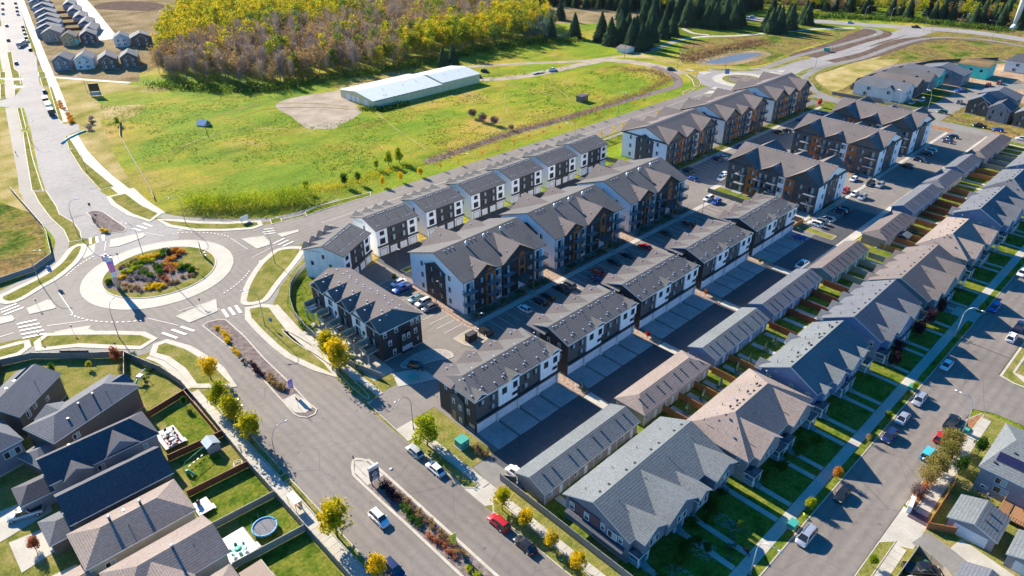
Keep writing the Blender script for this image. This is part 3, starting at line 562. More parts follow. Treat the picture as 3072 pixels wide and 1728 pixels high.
def bar(name, quads, w_=.5):
    """painted bars, each from point to point"""
    z = .128
    root = tag(link(name, None), kind='structure')
    for (x0, y0, x1, y1) in quads:
        d = Vector((x1-x0, y1-y0)); n_ = Vector((-d.y, d.x)).normalized()*w_/2; mb = MB()
        mb.add([(x0-n_.x, y0-n_.y, z), (x1-n_.x, y1-n_.y, z), (x1+n_.x, y1+n_.y, z), (x0+n_.x, y0+n_.y, z)], [(0, 1, 2, 3)], 'line_paint'); part('bar', mb, root)
bar('zebra_crossing', [(42.1, 236, 40.9, 231.4), (43.9, 235.7, 42.7, 231), (45.7, 235.4, 44.5, 230.9)], .7)
bar('zebra_crossing', [(56, 234.9, 57.5, 230.3), (58.1, 235.3, 59.3, 230.7), (54.2, 233.9, 55.5, 230)], .6)
bar('zebra_crossing', [(84.1, 203, 86.8, 201.7), (82.9, 201.4, 86.2, 199.8), (82.6, 199.8, 85.7, 198.1)], .5)
bar('zebra_crossing', [(81.4, 191.6, 85.8, 192.6), (82.2, 189.8, 86.1, 190.6), (82.7, 187.9, 86.7, 188.7)], .55)
bar('zebra_crossing', [(53.6, 166.3, 52.9, 161.6), (55.2, 166, 54.6, 161.4), (56.9, 165.7, 56.2, 161.2)], .75)
bar('zebra_crossing', [(37.9, 166.4, 39.7, 161.4), (40.2, 166.2, 41.9, 161.4), (42.4, 165.9, 44, 161.5)], .7)
bar('zebra_crossing', [(11.5, 207.5, 15.3, 208), (11.3, 205.8, 15.7, 206.3), (11.5, 204, 16.2, 204.5)], .5)
bar('zebra_crossing', [(12.8, 196.6, 17, 195.3), (12.6, 194.6, 17, 192.9), (12.5, 192.6, 17, 190.8), (12.3, 190.5, 17, 188.7), (12.2, 188.4, 16.9, 186.6)], .6)
bar('lane_lines', [(18.1, 190.3, 26.3, 185.7), (8.2, 193.1, 11.2, 192.7), (37.8, 175.8, 42.2, 166.8), (72.4, 187.8, 82.4, 190.3), (25.1, 206, 24.6, 191.9), (53, 166.6, 51.3, 172.5), (42.5, 223.7, 44.9, 230), (56, 227.4, 59.4, 220.9), (73.7, 204.7, 74.1, 193.7), (45, 173.6, 51.3, 172.5), (100, 194, 128, 193.2), (128, 193.2, 200, 192), (200, 192, 330, 190)], .14)
# manhole covers
for x, y, r in ((39.8, 128.5, .45), (39.4, 126, .45), (52, 152, .4), (51.6, 88, .4), (180, 21, .4), (120.5, 92, 0)):
    if r:
        m_ = MB(); m_.cyl(x, y, .05, .075, r, 16, 'line_paint' if x < 42 else 'trim_grey'); tag(link('manhole_cover', m_.mesh('manhole_cover')), '%s round manhole cover in the %s' % (('pale' if x < 42 else 'grey'), {39.8: 'divided road by the yellow trees, farther one', 39.4: 'divided road by the yellow trees, nearer one', 52: 'divided road near the zebra crossing', 51.6: 'divided road opposite the complex entrance', 180: 'residential street near the concrete driveway'}[x]), 'manhole cover', 'manhole covers in the roads')
# divided road south: median, verges, sidewalks
isle('median_south_island', 'mulch', smooth_poly([(45.4, -30), (45.5, 60), (45.2, 88), (45.6, 92.5), (47.8, 95.4), (49.6, 93.5), (50.2, 90), (50.2, 60), (50.2, -30)], True, 3), kw=.55)
flat('median_nose', 'concrete', [(45.9, 87.6), (46, 92), (47.7, 94.7), (49.2, 93), (49.6, 87.6)], z=.152)
flat('median_nose', 'concrete', [(46.6, 121.5), (46.6, 115.8), (48, 114.2), (50, 114.6), (50.3, 117.2), (49.8, 121.5)], z=.152)
isle('verge_left', 'verge', [(35.1, -30), (35.1, 99.5), (36.4, 99.5), (36.4, -30)], kw=.18)
isle('verge_left', 'verge', [(35.1, 101.2), (35.1, 124), (35.9, 134), (37.6, 134), (36.6, 118), (36.4, 101.2)], kw=.18)
r_ = slabs('sidewalk_left', 'concrete', 32.6, 35.0, -10, 138, 1, 82, .12, .06)
isle('verge_right', 'verge', [(58.5, 20), (58.5, 66.5), (60.2, 68.5), (61, 66), (61, 20)], kw=.2)
isle('verge_right', 'verge', [(58.5, 74.5), (58.6, 90.8), (60.4, 91.6), (61, 88), (61, 73), (60, 73)], kw=.2)
slabs('sidewalk_right', 'concrete', 61.1, 62.7, 20, 68, 1, 27, .12, .06)
slabs('sidewalk_right', 'concrete', 61.1, 62.7, 72, 92, 1, 12, .12, .06)
flat('verge_inner', 'verge', rect(62.7, 65.2, 20, 68)); flat('verge_inner', 'verge', rect(62.7, 67.6, 74, 97.5))
flat('crossing_apron', 'concrete', [(58.4, 68.5), (61.2, 66.8), (62.8, 67), (62.8, 73.4), (61, 74), (58.4, 74.4)])
flat('entrance_apron', 'concrete', [(58.6, 92), (62.5, 91.5), (63, 98), (63, 107.5), (59.4, 108)])
isle('verge_right', 'verge', smooth_poly([(60, 109.2), (61.2, 110), (62, 120), (62.2, 130), (61.5, 140), (60.2, 147), (59.6, 140), (60.8, 126), (60, 116)], True, 3), kw=.2)
slabs('sidewalk_right', 'concrete', 62.3, 63.9, 108, 142, 1, 20, .12, .06)
# the complex
flat('complex_pavement', 'asphalt', rect(69, 346, 69.3, 159))
flat('complex_entrance', 'asphalt', [(59, 96.5), (70, 96.5), (70, 108.5), (63, 108.5), (59.5, 107)])
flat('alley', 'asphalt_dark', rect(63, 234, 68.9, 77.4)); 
flat('alley_mouth', 'path', rect(62.8, 67.2, 68.6, 77.2))
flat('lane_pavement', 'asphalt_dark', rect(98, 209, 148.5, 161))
flat('row_verge', 'lawn', rect(97, 345, 174.2, 183.5)); strip('row_walk', 'path', [(98, 181.8), (345, 181.2)], 1.8, False)
flat('west_yard', 'lawn', [(64.5, 118), (70.5, 117), (70.5, 148), (80, 152), (84, 160), (92, 176), (84, 176), (74, 168), (66.5, 156), (64.5, 140)])
flat('west_patio', 'concrete', rect(64.9, 70.4, 113, 142))
# end strips between the garage townhouses
for i in range(5):
    x = 69.9+27.35*i
    if i < 4:
        flat('rock_strip', 'rock_tan', rect(x+24.6, x+26.9, 76.5, 96)); flat('alley_sun_strip', 'concrete', rect(x+24.5, x+26.9, 69.5, 76.2))  # pale strip across the alley paints the sun falling between the blocks
    r_ = tag(link('driveway', None), kind='structure'); me = None
    for k in range(4):
        u = x+.25+6.05*k
        for a, b in ((0, 2.65), (2.72, 5.4)):
            for c, d in ((77.3, 80.4), (80.46, 83.8)):
                q = MB(); q.box(u+a, u+b, c, d, 0, .15, 'drive_concrete'); part('slab', q, r_)
isle('strip_end', 'verge', rect(206, 209.5, 72, 86), kw=.2)
# stall lines
def stalls(name, x0, y0, dx, dy, n, lx, ly):
    bar(name, [(x0+dx*i, y0+dy*i, x0+dx*i+lx, y0+dy*i+ly) for i in range(n)], .12)
stalls('stall_lines', 100, 107, 2.85, 0, 36, 0, 6); stalls('stall_lines', 88.2, 116.6, 0, 2.85, 12, 5.9, 0)
stalls('stall_lines', 218, 120, 2.75, 0, 7, 0, 5); stalls('stall_lines', 222, 131.6, 2.85, 0, 34, 0, 5.6)
stalls('stall_lines', 214, 78.5, 2.75, 0, 34, 0, 5.2); stalls('stall_lines', 206, 92, 0, 2.7, 8, 6, 0); stalls('stall_lines', 244, 88, 0, 2.7, 10, 5.4, 0)
# walks and planting along the apartment fronts
slabs('apartment_walk', 'concrete', 96.5, 208, 113.3, 115.1, 60, 1, .12, .03)
flat('planting', 'mulch', rect(97.2, 126.4, 115.2, 119)); flat('planting', 'mulch', rect(131.3, 160.5, 115.2, 119)); flat('planting', 'mulch', rect(165.4, 194.6, 115.2, 119))
flat('rock_bed', 'rock_tan', [(93.9, 111), (97, 113.5), (97, 143), (94.9, 143)]); flat('rock_bed', 'rock_tan', rect(126.6, 131, 115.2, 126)); flat('rock_bed', 'rock_tan', rect(160.7, 165.2, 115.2, 126))
slabs('apartment_walk', 'concrete', 216, 338, 137.3, 139.1, 66, 1, .12, .03); flat('planting', 'verge', rect(217, 338, 139.2, 142.8))
flat('block_verge', 'lawn', rect(211.5, 218, 84, 119)); slabs('apartment_walk', 'concrete', 213.2, 217.2, 84, 100, 2, 10, .1, .03)
slabs('apartment_walk', 'concrete', 218, 340, 82.2, 83.6, 66, 1, .12, .03); slabs('apartment_walk', 'concrete', 212, 220, 119, 121, 4, 1, .12, .03)
isle('corner_island', 'gravel', [(88.2, 113.3), (93.6, 113.7), (95.2, 111.3), (94.4, 107.2), (89.8, 106.3), (88.5, 109.4)], kw=.25)
isle('corner_island', 'rock', smooth_poly([(73, 114), (79.6, 114.6), (84, 111), (83.5, 107.4), (79, 109.5), (73, 111.5)], True, 3), kw=.3)
isle('corner_island', 'concrete', [(67.5, 107.5), (75.5, 103.6), (75.6, 109), (69.5, 112.6)], kw=.2)
isle('parking_island', 'mulch_orange', rect(238, 246, 95.5, 97.6), kw=.25); isle('parking_island', 'mulch_orange', rect(262, 270, 90.5, 92.6), kw=.25)
isle('parking_island', 'lawn', [(99.5, 150.5), (104, 150.5), (103, 148.3), (99.8, 148)], kw=.25)
flat('block_verge', 'mulch_orange', rect(341.5, 346, 82, 118)); flat('block_verge', 'lawn', rect(332, 348, 118, 140))
# yards and front lawns of the row houses
flat('back_lawn', 'lawn', rect(65, 346, 50, 61.5)); flat('front_lawn', 'lawn', rect(64.9, 346, 29.7, 44))
flat('garage_apron', 'concrete', rect(65, 346, 67, 69.6))
isle('boulevard_lawn', 'lawn', rect(66, 152, 26.1, 27.9), kw=.2); isle('boulevard_lawn', 'lawn', rect(152.2, 187, 26.1, 27.9), kw=.2); isle('boulevard_lawn', 'lawn', rect(192.5, 346, 26.1, 27.9), kw=.2)
slabs('sidewalk_street', 'concrete', 64, 187, 27.9, 29.8, 80, 1, .12, .05); slabs('sidewalk_street', 'concrete', 187.1, 192.4, 26.2, 32, 3, 3, .11, .05); slabs('sidewalk_street', 'concrete', 192.5, 346, 27.9, 29.8, 90, 1, .12, .05)
flat('crossing_drive', 'path', rect(187, 192.4, 32, 44))
flat('residential_street', 'asphalt_y', [(30, 15.6), (150.5, 15.6), (152.2, 12), (152.2, -40), (166, -40), (166, 12), (167.5, 15.4), (350, 15.4), (350, 26.2), (30, 26.2)])
# south side of the street
SB = isle
isle('south_verge', 'mulch_orange', [(113.2, 15.5), (146, 15.5), (150.2, 14), (150, 13.2), (147.5, 13.4), (113.2, 13.7)], kw=.2)
isle('south_verge', 'verge', [(60, 15.5), (101.5, 15.5), (103.8, 13.4), (60, 13.4)], kw=.2)
flat('south_lawn', 'verge', [(60, 13.6), (151, 13.6), (151, -40), (60, -40)])
slabs('sidewalk_south', 'concrete', 60, 103, 11.4, 13.3, 26, 1, .12, .05); slabs('sidewalk_south', 'concrete', 111.5, 149, 11.6, 13.6, 22, 1, .12, .05)
flat('lane_crossing', 'concrete', [(101.5, 15.5), (112.6, 15.5), (111.5, 10.8), (104, 10.8)])
strip('back_lane', 'path', [(107.5, 10.9), (106, 5), (103.5, -4), (100, -16)], 4.6, True)
flat('garage_pad', 'concrete', [(108.8, 6.5), (112.2, 5.8), (110.3, -3.5), (106.2, -2)]); 
isle('far_corner', 'verge', [(167.3, 15.2), (340, 15.2), (340, 13), (171, 13), (168.6, 10), (168.5, -20), (166.3, -20), (166.3, 12)], kw=.5)
flat('far_lots', 'concrete', rect(168.6, 171, -30, 13)); flat('far_lots', 'verge', rect(171, 346, -60, 13))
# driveways of the houses in the lower left corner
flat('house_drive', 'concrete', [(-6, 111.5), (3, 113), (3.6, 118.5), (-6, 120)]); flat('house_drive', 'concrete', [(-8, 121), (1.5, 122.5), (2, 128), (-8, 129.5)]); flat('house_drive', 'concrete', [(-8, 98), (1, 99), (1, 107), (-8, 108)])

for n_, a in (('yard_lawn', [(21.8, 87.8), (31.9, 87), (31.9, 96.8), (24.8, 97.4)]), ('yard_lawn', [(20.6, 98.5), (32, 97.6), (32, 107.4), (20.8, 108.2)]), ('yard_lawn', [(22, 109), (29.4, 108.4), (29.4, 119.2), (23, 119.8)]), ('yard_lawn', [(23, 121), (31.6, 120.4), (31.6, 134), (26.4, 136)]), ('yard_lawn', [(20, 72), (31.8, 71), (31.8, 86), (20, 87)])): flat(n_, 'lawn', a)
flat('path_side_brush', 'rough', [(26, 297), (34, 270), (33, 252), (29, 233), (22, 227), (10, 226), (-10, 228), (-30, 330), (10, 330)])
for (x0, x1, y0, y1) in ((185.5, 190.5, 52, 60), (191, 196, 52, 60)): pass

for pts_ in ([(184, 286), (176, 262), (171, 240), (167, 224)], [(247, 262), (236, 250), (224, 236)], [(262, 282), (262, 262), (262, 240), (262, 227)], [(276, 262), (270, 244), (262, 230)]):
    strip('pasture_track', 'dry', pts_, .5)
for pts_ in ([(125, 330), (150, 334), (170, 316), (178, 300)], [(128, 322), (150, 324), (168, 308), (176, 296)], [(96, 300), (120, 306), (140, 290)]): strip('tyre_track', 'dry', pts_, .7)
# ------------------------------------------------------------------ building parts
WIN = {}
def window_mesh(w, h, style):
    """style: (frame material, mullions, kind) facing -Y, centred at the sill line middle"""
    k = (w, h, style)
    if k in WIN: return WIN[k]
    fm, nm, kind = style; f = MB(); t = .09
    f.box(-w/2-t, w/2+t, -.06, .04, -t, 0, fm); f.box(-w/2-t, w/2+t, -.06, .04, h, h+t, fm)
    f.box(-w/2-t, -w/2, -.06, .04, 0, h, fm); f.box(w/2, w/2+t, -.06, .04, 0, h, fm)
    for i in range(1, nm): x = -w/2+w*i/nm; f.box(x-.035, x+.035, -.05, .04, 0, h, fm)
    g = MB(); 
    for i in range(nm):
        x0 = -w/2+w*i/nm; x1 = x0+w/nm; gm = 'window_glass' if (kind == 'd' or (i % 2 == 0 and kind == 'm')) else 'window_blind'
        if kind == 'm' or kind == 'd': g.box(x0, x1, -.015, .03, 0, h, gm)
        else: g.box(x0, x1, -.015, .03, 0, h*.45, 'window_glass'); g.box(x0, x1, -.015, .03, h*.45, h, 'window_blind')
    WIN[k] = (f.mesh('window'), g.mesh('pane')); return WIN[k]
ROT = {'S': 0, 'W': -pi/2, 'N': pi, 'E': pi/2}
def window(root, face, u, c, z, w=1.2, h=1.5, style=('trim_dark', 2, 'm'), sub=True, name='window'):
    """face S: wall plane y=c, u=x ; face W: wall plane x=c, u=y"""
    a, b = window_mesh(w, h, style); loc = (u, c, z) if face in 'SN' else (c, u, z)
    o = link(name, a, root, loc, ROT[face]); link('pane', b, o); return o
def box_part(name, root, *a):
    mb = MB(); mb.box(*a); return part(name, mb, root)
GD = {}
def garage_door(root, face, u, c, z, w, h, mat='door_white', frame='trim_white'):
    k = (w, h, mat, frame)
    if k not in GD:
        m = MB(); n = 4
        for i in range(n): m.box(-w/2, w/2, -.03, .03, h*i/n+.015, h*(i+1)/n-.01, mat)
        m.box(-w/2, w/2, -.01, .03, 0, h, 'trim_grey')
        f = MB(); f.box(-w/2-.14, -w/2, -.07, .03, 0, h+.14, frame); f.box(w/2, w/2+.14, -.07, .03, 0, h+.14, frame); f.box(-w/2, w/2, -.07, .03, h, h+.14, frame)
        GD[k] = (m.mesh('garage_door'), f.mesh('frame'))
    loc = (u, c, z) if face in 'SN' else (c, u, z); o = link('garage_door', GD[k][0], root, loc, ROT[face]); link('frame', GD[k][1], o); return o
BAL = {}
def balcony(root, face, u, c, z, w, d=1.5, glass=False, edge='trim_dark'):
    k = (w, d, glass, edge)
    if k not in BAL:
        s = MB(); s.box(-w/2, w/2, -d, 0, -.25, -.05, edge); s.box(-w/2+.05, w/2-.05, -d+.05, 0, -.05, 0, 'trim_grey')
        r = MB(); rm = 'steel_dark'
        for x in (-w/2+.03, w/2-.03): r.box(x-.03, x+.03, -d, -d+.06, 0, 1.07, rm); r.box(x-.03, x+.03, -.08, -.02, 0, 1.07, rm); r.box(x-.03, x+.03, -d, 0, 1.02, 1.08, rm)
        r.box(-w/2, w/2, -d, -d+.06, 1.02, 1.08, rm)
        if glass:
            r.box(-w/2+.06, w/2-.06, -d+.02, -d+.04, .1, 1.0, 'rail_glass')
        else:
            nb = int(w/.16)
            for i in range(nb): x = -w/2+w*(i+.5)/nb; r.box(x-.012, x+.012, -d+.02, -d+.045, .05, 1.02, rm)
            nb = int(d/.16)
            for sx in (-w/2+.03, w/2-.03):
                for i in range(nb): y = -d+d*(i+.5)/nb; r.box(sx-.012, sx+.012, y-.012, y+.012, .05, 1.02, rm)
        BAL[k] = (s.mesh('balcony'), r.mesh('railing'))
    loc = (u, c, z) if face in 'SN' else (c, u, z); o = link('balcony', BAL[k][0], root, loc, ROT[face]); link('railing', BAL[k][1], o); return o
def _vent(kind):
    m = MB()
    if kind == 'box': m.box(-.17, .17, -.17, .17, 0, .16, 'galvanised'); m.box(-.23, .23, -.23, .23, .16, .24, 'galvanised')
    elif kind == 'dark': m.box(-.2, .2, -.2, .2, 0, .18, 'steel_dark'); m.box(-.26, .26, -.26, .26, .18, .25, 'steel_dark')
    elif kind == 'pipe': m.cyl(0, 0, 0, .75, .06, 6, 'steel_dark')
    elif kind == 'whirly': m.cyl(0, 0, 0, .25, .16, 8, 'steel'); m.tube([(0, 0, .25), (0, 0, .38), (0, 0, .52), (0, 0, .62)], [.2, .3, .27, .05], 10, 'siding_plum')
    elif kind == 'stack': m.cyl(0, 0, 0, 1.1, .28, 12, 'galvanised'); m.cyl(0, 0, 1.0, 1.15, .42, 12, 'galvanised'); m.tube([(0, 0, 1.15), (0, 0, 1.4), (0, 0, 1.55)], [.3, .3, .05], 12, 'galvanised')
    elif kind == 'chimney': m.cyl(0, 0, 0, .9, .2, 10, 'trim_dark'); m.cyl(0, 0, .85, 1.05, .27, 10, 'galvanised')
    return m.mesh({'box': 'roof_vent', 'dark': 'roof_vent', 'pipe': 'vent_pipe', 'whirly': 'turbine_vent', 'stack': 'exhaust_stack', 'chimney': 'flue'}[kind])
VENT = {k: _vent(k) for k in ('box', 'dark', 'pipe', 'whirly', 'stack', 'chimney')}
VN = {'box': 'roof_vent', 'dark': 'roof_vent', 'pipe': 'vent_pipe', 'whirly': 'turbine_vent', 'stack': 'exhaust_stack', 'chimney': 'flue'}
def vent(root, kind, x, y, z): return link(VN[kind], VENT[kind], root, (x, y, z-.04), 0, .72 if kind == 'box' else (.85 if kind == 'dark' else 1))

def roof_solid(mb, x0, x1, y0, y1, ze, zr, mat, trim='trim_white', axis='x', hip0=0, hip1=0, t=.2, off=0):
    """ridge along axis between the two long eaves; hip0/hip1 = inset of ridge ends (0 = gable)"""
    if axis == 'y': sw = lambda p: (p[1], p[0], p[2]); x0, x1, y0, y1 = y0, y1, x0, x1
    else: sw = lambda p: p
    ym = (y0+y1)/2+off; e = [(x0, y0), (x1, y0), (x1, y1), (x0, y1)]
    top = [(a, b, ze) for a, b in e]+[(x0+hip0, ym, zr), (x1-hip1, ym, zr)]; bot = [(a, b, c-t) for a, b, c in top]
    V_ = [sw(p) for p in top+bot]
    fl = (lambda f: f) if axis == 'x' else (lambda f: f[::-1])
    F_ = [(0, 1, 5, 4), (2, 3, 4, 5)]; R_ = [(7, 6, 10, 11), (9, 8, 11, 10)]
    T_ = [(1, 0, 6, 7), (3, 2, 8, 9)]
    if hip0: F_.append((3, 0, 4)); R_.append((6, 9, 10)); T_.append((0, 3, 9, 6))
    else: T_ += [(4, 0, 6, 10), (3, 4, 10, 9)]
    if hip1: F_.append((1, 2, 5)); R_.append((8, 7, 11)); T_.append((2, 1, 7, 8))
    else: T_ += [(1, 5, 11, 7), (5, 2, 8, 11)]
    mb.add(V_, [fl(f) for f in F_], mat); mb.add(V_, [fl(f) for f in R_+T_], trim)
def gab(mb, c, w, f0, f1, ze, zp, mat, trim='trim_white', axis='y', t=.18):
    """cross gable: ridge along axis at coordinate c, half width w, running from f0 (front) to f1 (inside)"""
    P_ = [(c-w, ze), (c, zp), (c+w, ze)]
    V_ = [(a, f0, b) for a, b in P_]+[(a, f1, b) for a, b in P_]+[(a, f0, b-t) for a, b in P_]+[(a, f1, b-t) for a, b in P_]
    F_ = [(0, 3, 4, 1), (1, 4, 5, 2)]; T_ = [(0, 1, 7, 6), (1, 2, 8, 7), (0, 6, 9, 3), (2, 5, 11, 8), (6, 7, 10, 9), (7, 8, 11, 10)]
    flip = (f1 > f0)
    if axis == 'x': V_ = [(b, a, z) for a, b, z in V_]; flip = not flip
    if flip: F_ = [f[::-1] for f in F_]; T_ = [f[::-1] for f in T_]
    mb.add(V_, F_, mat); mb.add(V_, T_, trim)
def wedge(mb, c, w, f0, f1, z0, zp, mat, axis='y'):
    """triangular gable wall body"""
    P_ = [(c-w, z0), (c, zp), (c+w, z0)]; V_ = [(a, f0, b) for a, b in P_]+[(a, f1, b) for a, b in P_]
    F_ = [(0, 2, 1), (3, 4, 5), (0, 3, 5, 2), (0, 1, 4, 3), (1, 2, 5, 4)]
    if axis == 'x': V_ = [(b, a, z) for a, b, z in V_]
    mb.add(V_, F_, mat)
def lin(a, b, n): return [a+(b-a)*(i+.5)/n for i in range(n)]
W_DARK = ('trim_dark', 2, 'm'); W_DK1 = ('trim_dark', 1, 'd'); W_WH = ('trim_white', 2, 'm'); W_WH1 = ('trim_white', 1, 'b'); W_WH3 = ('trim_white', 3, 'm'); W_DOOR = ('trim_dark', 2, 'm')

# ---- apartment building facing a walk (type with stacks on the ridge)
def apartment_a(x0, label, first=False):
    r = thing('apartment_building', label, 'apartment building', (x0, 119.1, 0), 0, 'three-storey apartment buildings of the complex')
    L_, D_, E_ = 29.2, 22.3, 9.9
    b = MB(); b.box(0, L_, 0, D_, 0, E_+.1, 'panel_white'); wedge(b, D_/2, D_/2, 0, L_, E_+.1, 14.2, 'panel_white', 'x'); b.box(-.03, L_+.03, -.03, D_+.03, 0, .35, 'foundation'); part('wall', b, r)
    rf = MB(); roof_solid(rf, -.6, L_+.6, -.6, D_+.6, 10.2, 14.6, 'shingle_charcoal', 'trim_dark')
    gab(rf, 7.3, 4.1, -.75, 6, 10.2, 12.7, 'shingle_taupe', 'trim_dark'); gab(rf, 19.2, 6.2, -.75, 10.4, 10.2, 14.1, 'shingle_taupe', 'trim_dark')
    gab(rf, 10.5, 6.3, D_+.75, D_-10.4, 10.2, 14.1, 'shingle_taupe', 'trim_dark'); gab(rf, 22.4, 4.3, D_+.75, D_-6, 10.2, 12.7, 'shingle_taupe', 'trim_dark'); part('roof', rf, r)
    p = MB()   # front cladding bays, proud of the wall
    for a, c, m, dz in ((3.5, 7.2, 'siding_black', 10), (13.2, 19.1, 'siding_black', 10), (21.8, 25.2, 'siding_black', 10)): p.box(a, c, -.12, .05, .3, dz, m)
    wedge(p, 7.3, 3.75, -.13, 4, 10, 12.3, 'siding_black'); wedge(p, 19.2, 5.9, -.13, 6, 10, 13.75, 'siding_black'); wedge(p, 10.5, 5.9, D_+.1, D_-6, 10, 13.75, 'siding_black'); wedge(p, 22.4, 3.9, D_+.1, D_-4, 10, 12.3, 'siding_black')
    part('cladding', p, r)
    o = MB(); o.box(7.25, 10.6, -.28, .05, .3, 9.9, 'siding_orange'); wedge(o, 8.9, 1.7, -.28, 1, 9.9, 11.3, 'siding_orange'); o.box(19.2, 21.7, -.28, .05, 3.6, 10.4, 'siding_orange'); wedge(o, 20.45, 1.25, -.28, 1, 10.4, 11.6, 'siding_orange'); part('orange_bay', o, r)
    e = MB(); ya, yb = 7.4, 15.6   # dark panel on the west end, gabled top
    e.box(-.14, .05, ya, yb, .3, 9.4, 'siding_black'); wedge(e, (ya+yb)/2, (yb-ya)/2, -.14, .3, 9.4, 11.2, 'siding_black', 'x'); part('end_panel', e, r)
    e2 = MB(); gab(e2, (ya+yb)/2, (yb-ya)/2+.3, -.5, .3, 9.35, 11.45, 'trim_dark', 'trim_dark', 'x'); part('panel_hood', e2, r)
    for z in (1.4, 4.8, 8.2):
        for y in (5.7, 17.2): window(r, 'W', y, -.0, z, .8, 1.25, W_DARK)
        for y in (9.4, 13.2): window(r, 'W', y, -.15, z, 1.3, 1.35, W_DARK)
    for k, z in enumerate((.35, 3.6, 6.85)):
        window(r, 'S', 1.9, 0, z, 1.9, 2.2, W_DOOR, name='patio_door'); window(r, 'S', 5.6, -.13, z+.8, 1.7, 1.5, W_DARK); window(r, 'S', 8.9, -.29, z, 1.8, 2.2, W_DOOR, name='patio_door')
        window(r, 'S', 11.9, 0, z+.9, 1.6, 1.4, W_DARK); window(r, 'S', 15, -.13, z, 1.9, 2.2, W_DOOR, name='patio_door'); window(r, 'S', 23.6, -.13, z+.8, 1.7, 1.4, W_DARK); window(r, 'S', 27.2, 0, z, 1.9, 2.2, W_DOOR, name='patio_door')
        if k: window(r, 'S', 20.45, -.29, z+.5, 1.3, 2.2, W_DK1)
        for u, w in ((1.5, 4.2), (9.2, 4.0), (15, 3.7), (27.4, 3.8)):
            if k: balcony(r, 'S', u, -.1, z, w, 1.6)
        if not k:
            for u in (1.5, 9.2, 15, 27.4):
                q = MB(); q.box(u-1.9, u+1.9, -2.1, -.1, 0, .2, 'drive_concrete'); part('patio', q, r)
    q = MB()   # timber porch with pointed arch
    for x in (18.9, 21.9): q.box(x-.12, x+.12, -3.4, -3.15, 0, 3.4, 'timber')
    gab(q, 20.4, 1.9, -3.6, 0, 3.4, 5.2, 'shingle_charcoal', 'timber'); part('porch', q, r)
    q = MB(); q.box(19.3, 21.5, -4.6, -.1, 0, .35, 'drive_concrete'); q.box(19.3, 21.5, -5.2, -4.6, 0, .2, 'drive_concrete'); part('steps', q, r)
    q = MB()
    for u in (3.5, 10.9, 13.0, 25.4): q.box(u-.05, u+.05, -.2, -.1, .3, 9.9, 'trim_dark')
    q.box(-.12, -.02, -.12, -.02, .3, 9.9, 'trim_dark'); part('downpipe', q, r)
    for u in (8.9, 15.2, 21.4): vent(r, 'stack', u, D_/2-2.1, 13.8)
    for u in (2.4, 3.8, 5.2, 10, 11.2, 12.6, 16.4, 17.6, 24, 25.3, 26.6): vent(r, 'box', u, D_/2-.9, 14.25)
    for u, y in ((4.3, 2.2), (5.9, 2.5), (14.8, 4.2), (26, 3.6), (27.4, 4.4)): vent(r, 'pipe', u, y, 10.3+y*.38)
    for x, y, z in ((5.4, 3.0, 11.6), (16.3, 1.5, 12.3), (21.5, 4.5, 12.6), (9, D_-2, 13.2), (21, D_-1, 11.9)): vent(r, 'box', x, y, z)
    return r
a1 = apartment_a(97.2, 'white-ended apartment building nearest the roundabout, three steel stacks on its ridge')
a2 = copy_tree(a1); a2.location.x = 131.3; a2['label'] = 'middle one of the three apartment buildings with steel stacks on the ridge'
a3 = copy_tree(a1); a3.location.x = 165.4; a3['label'] = 'apartment building with steel stacks farthest from the roundabout, beside the gravel courtyard'

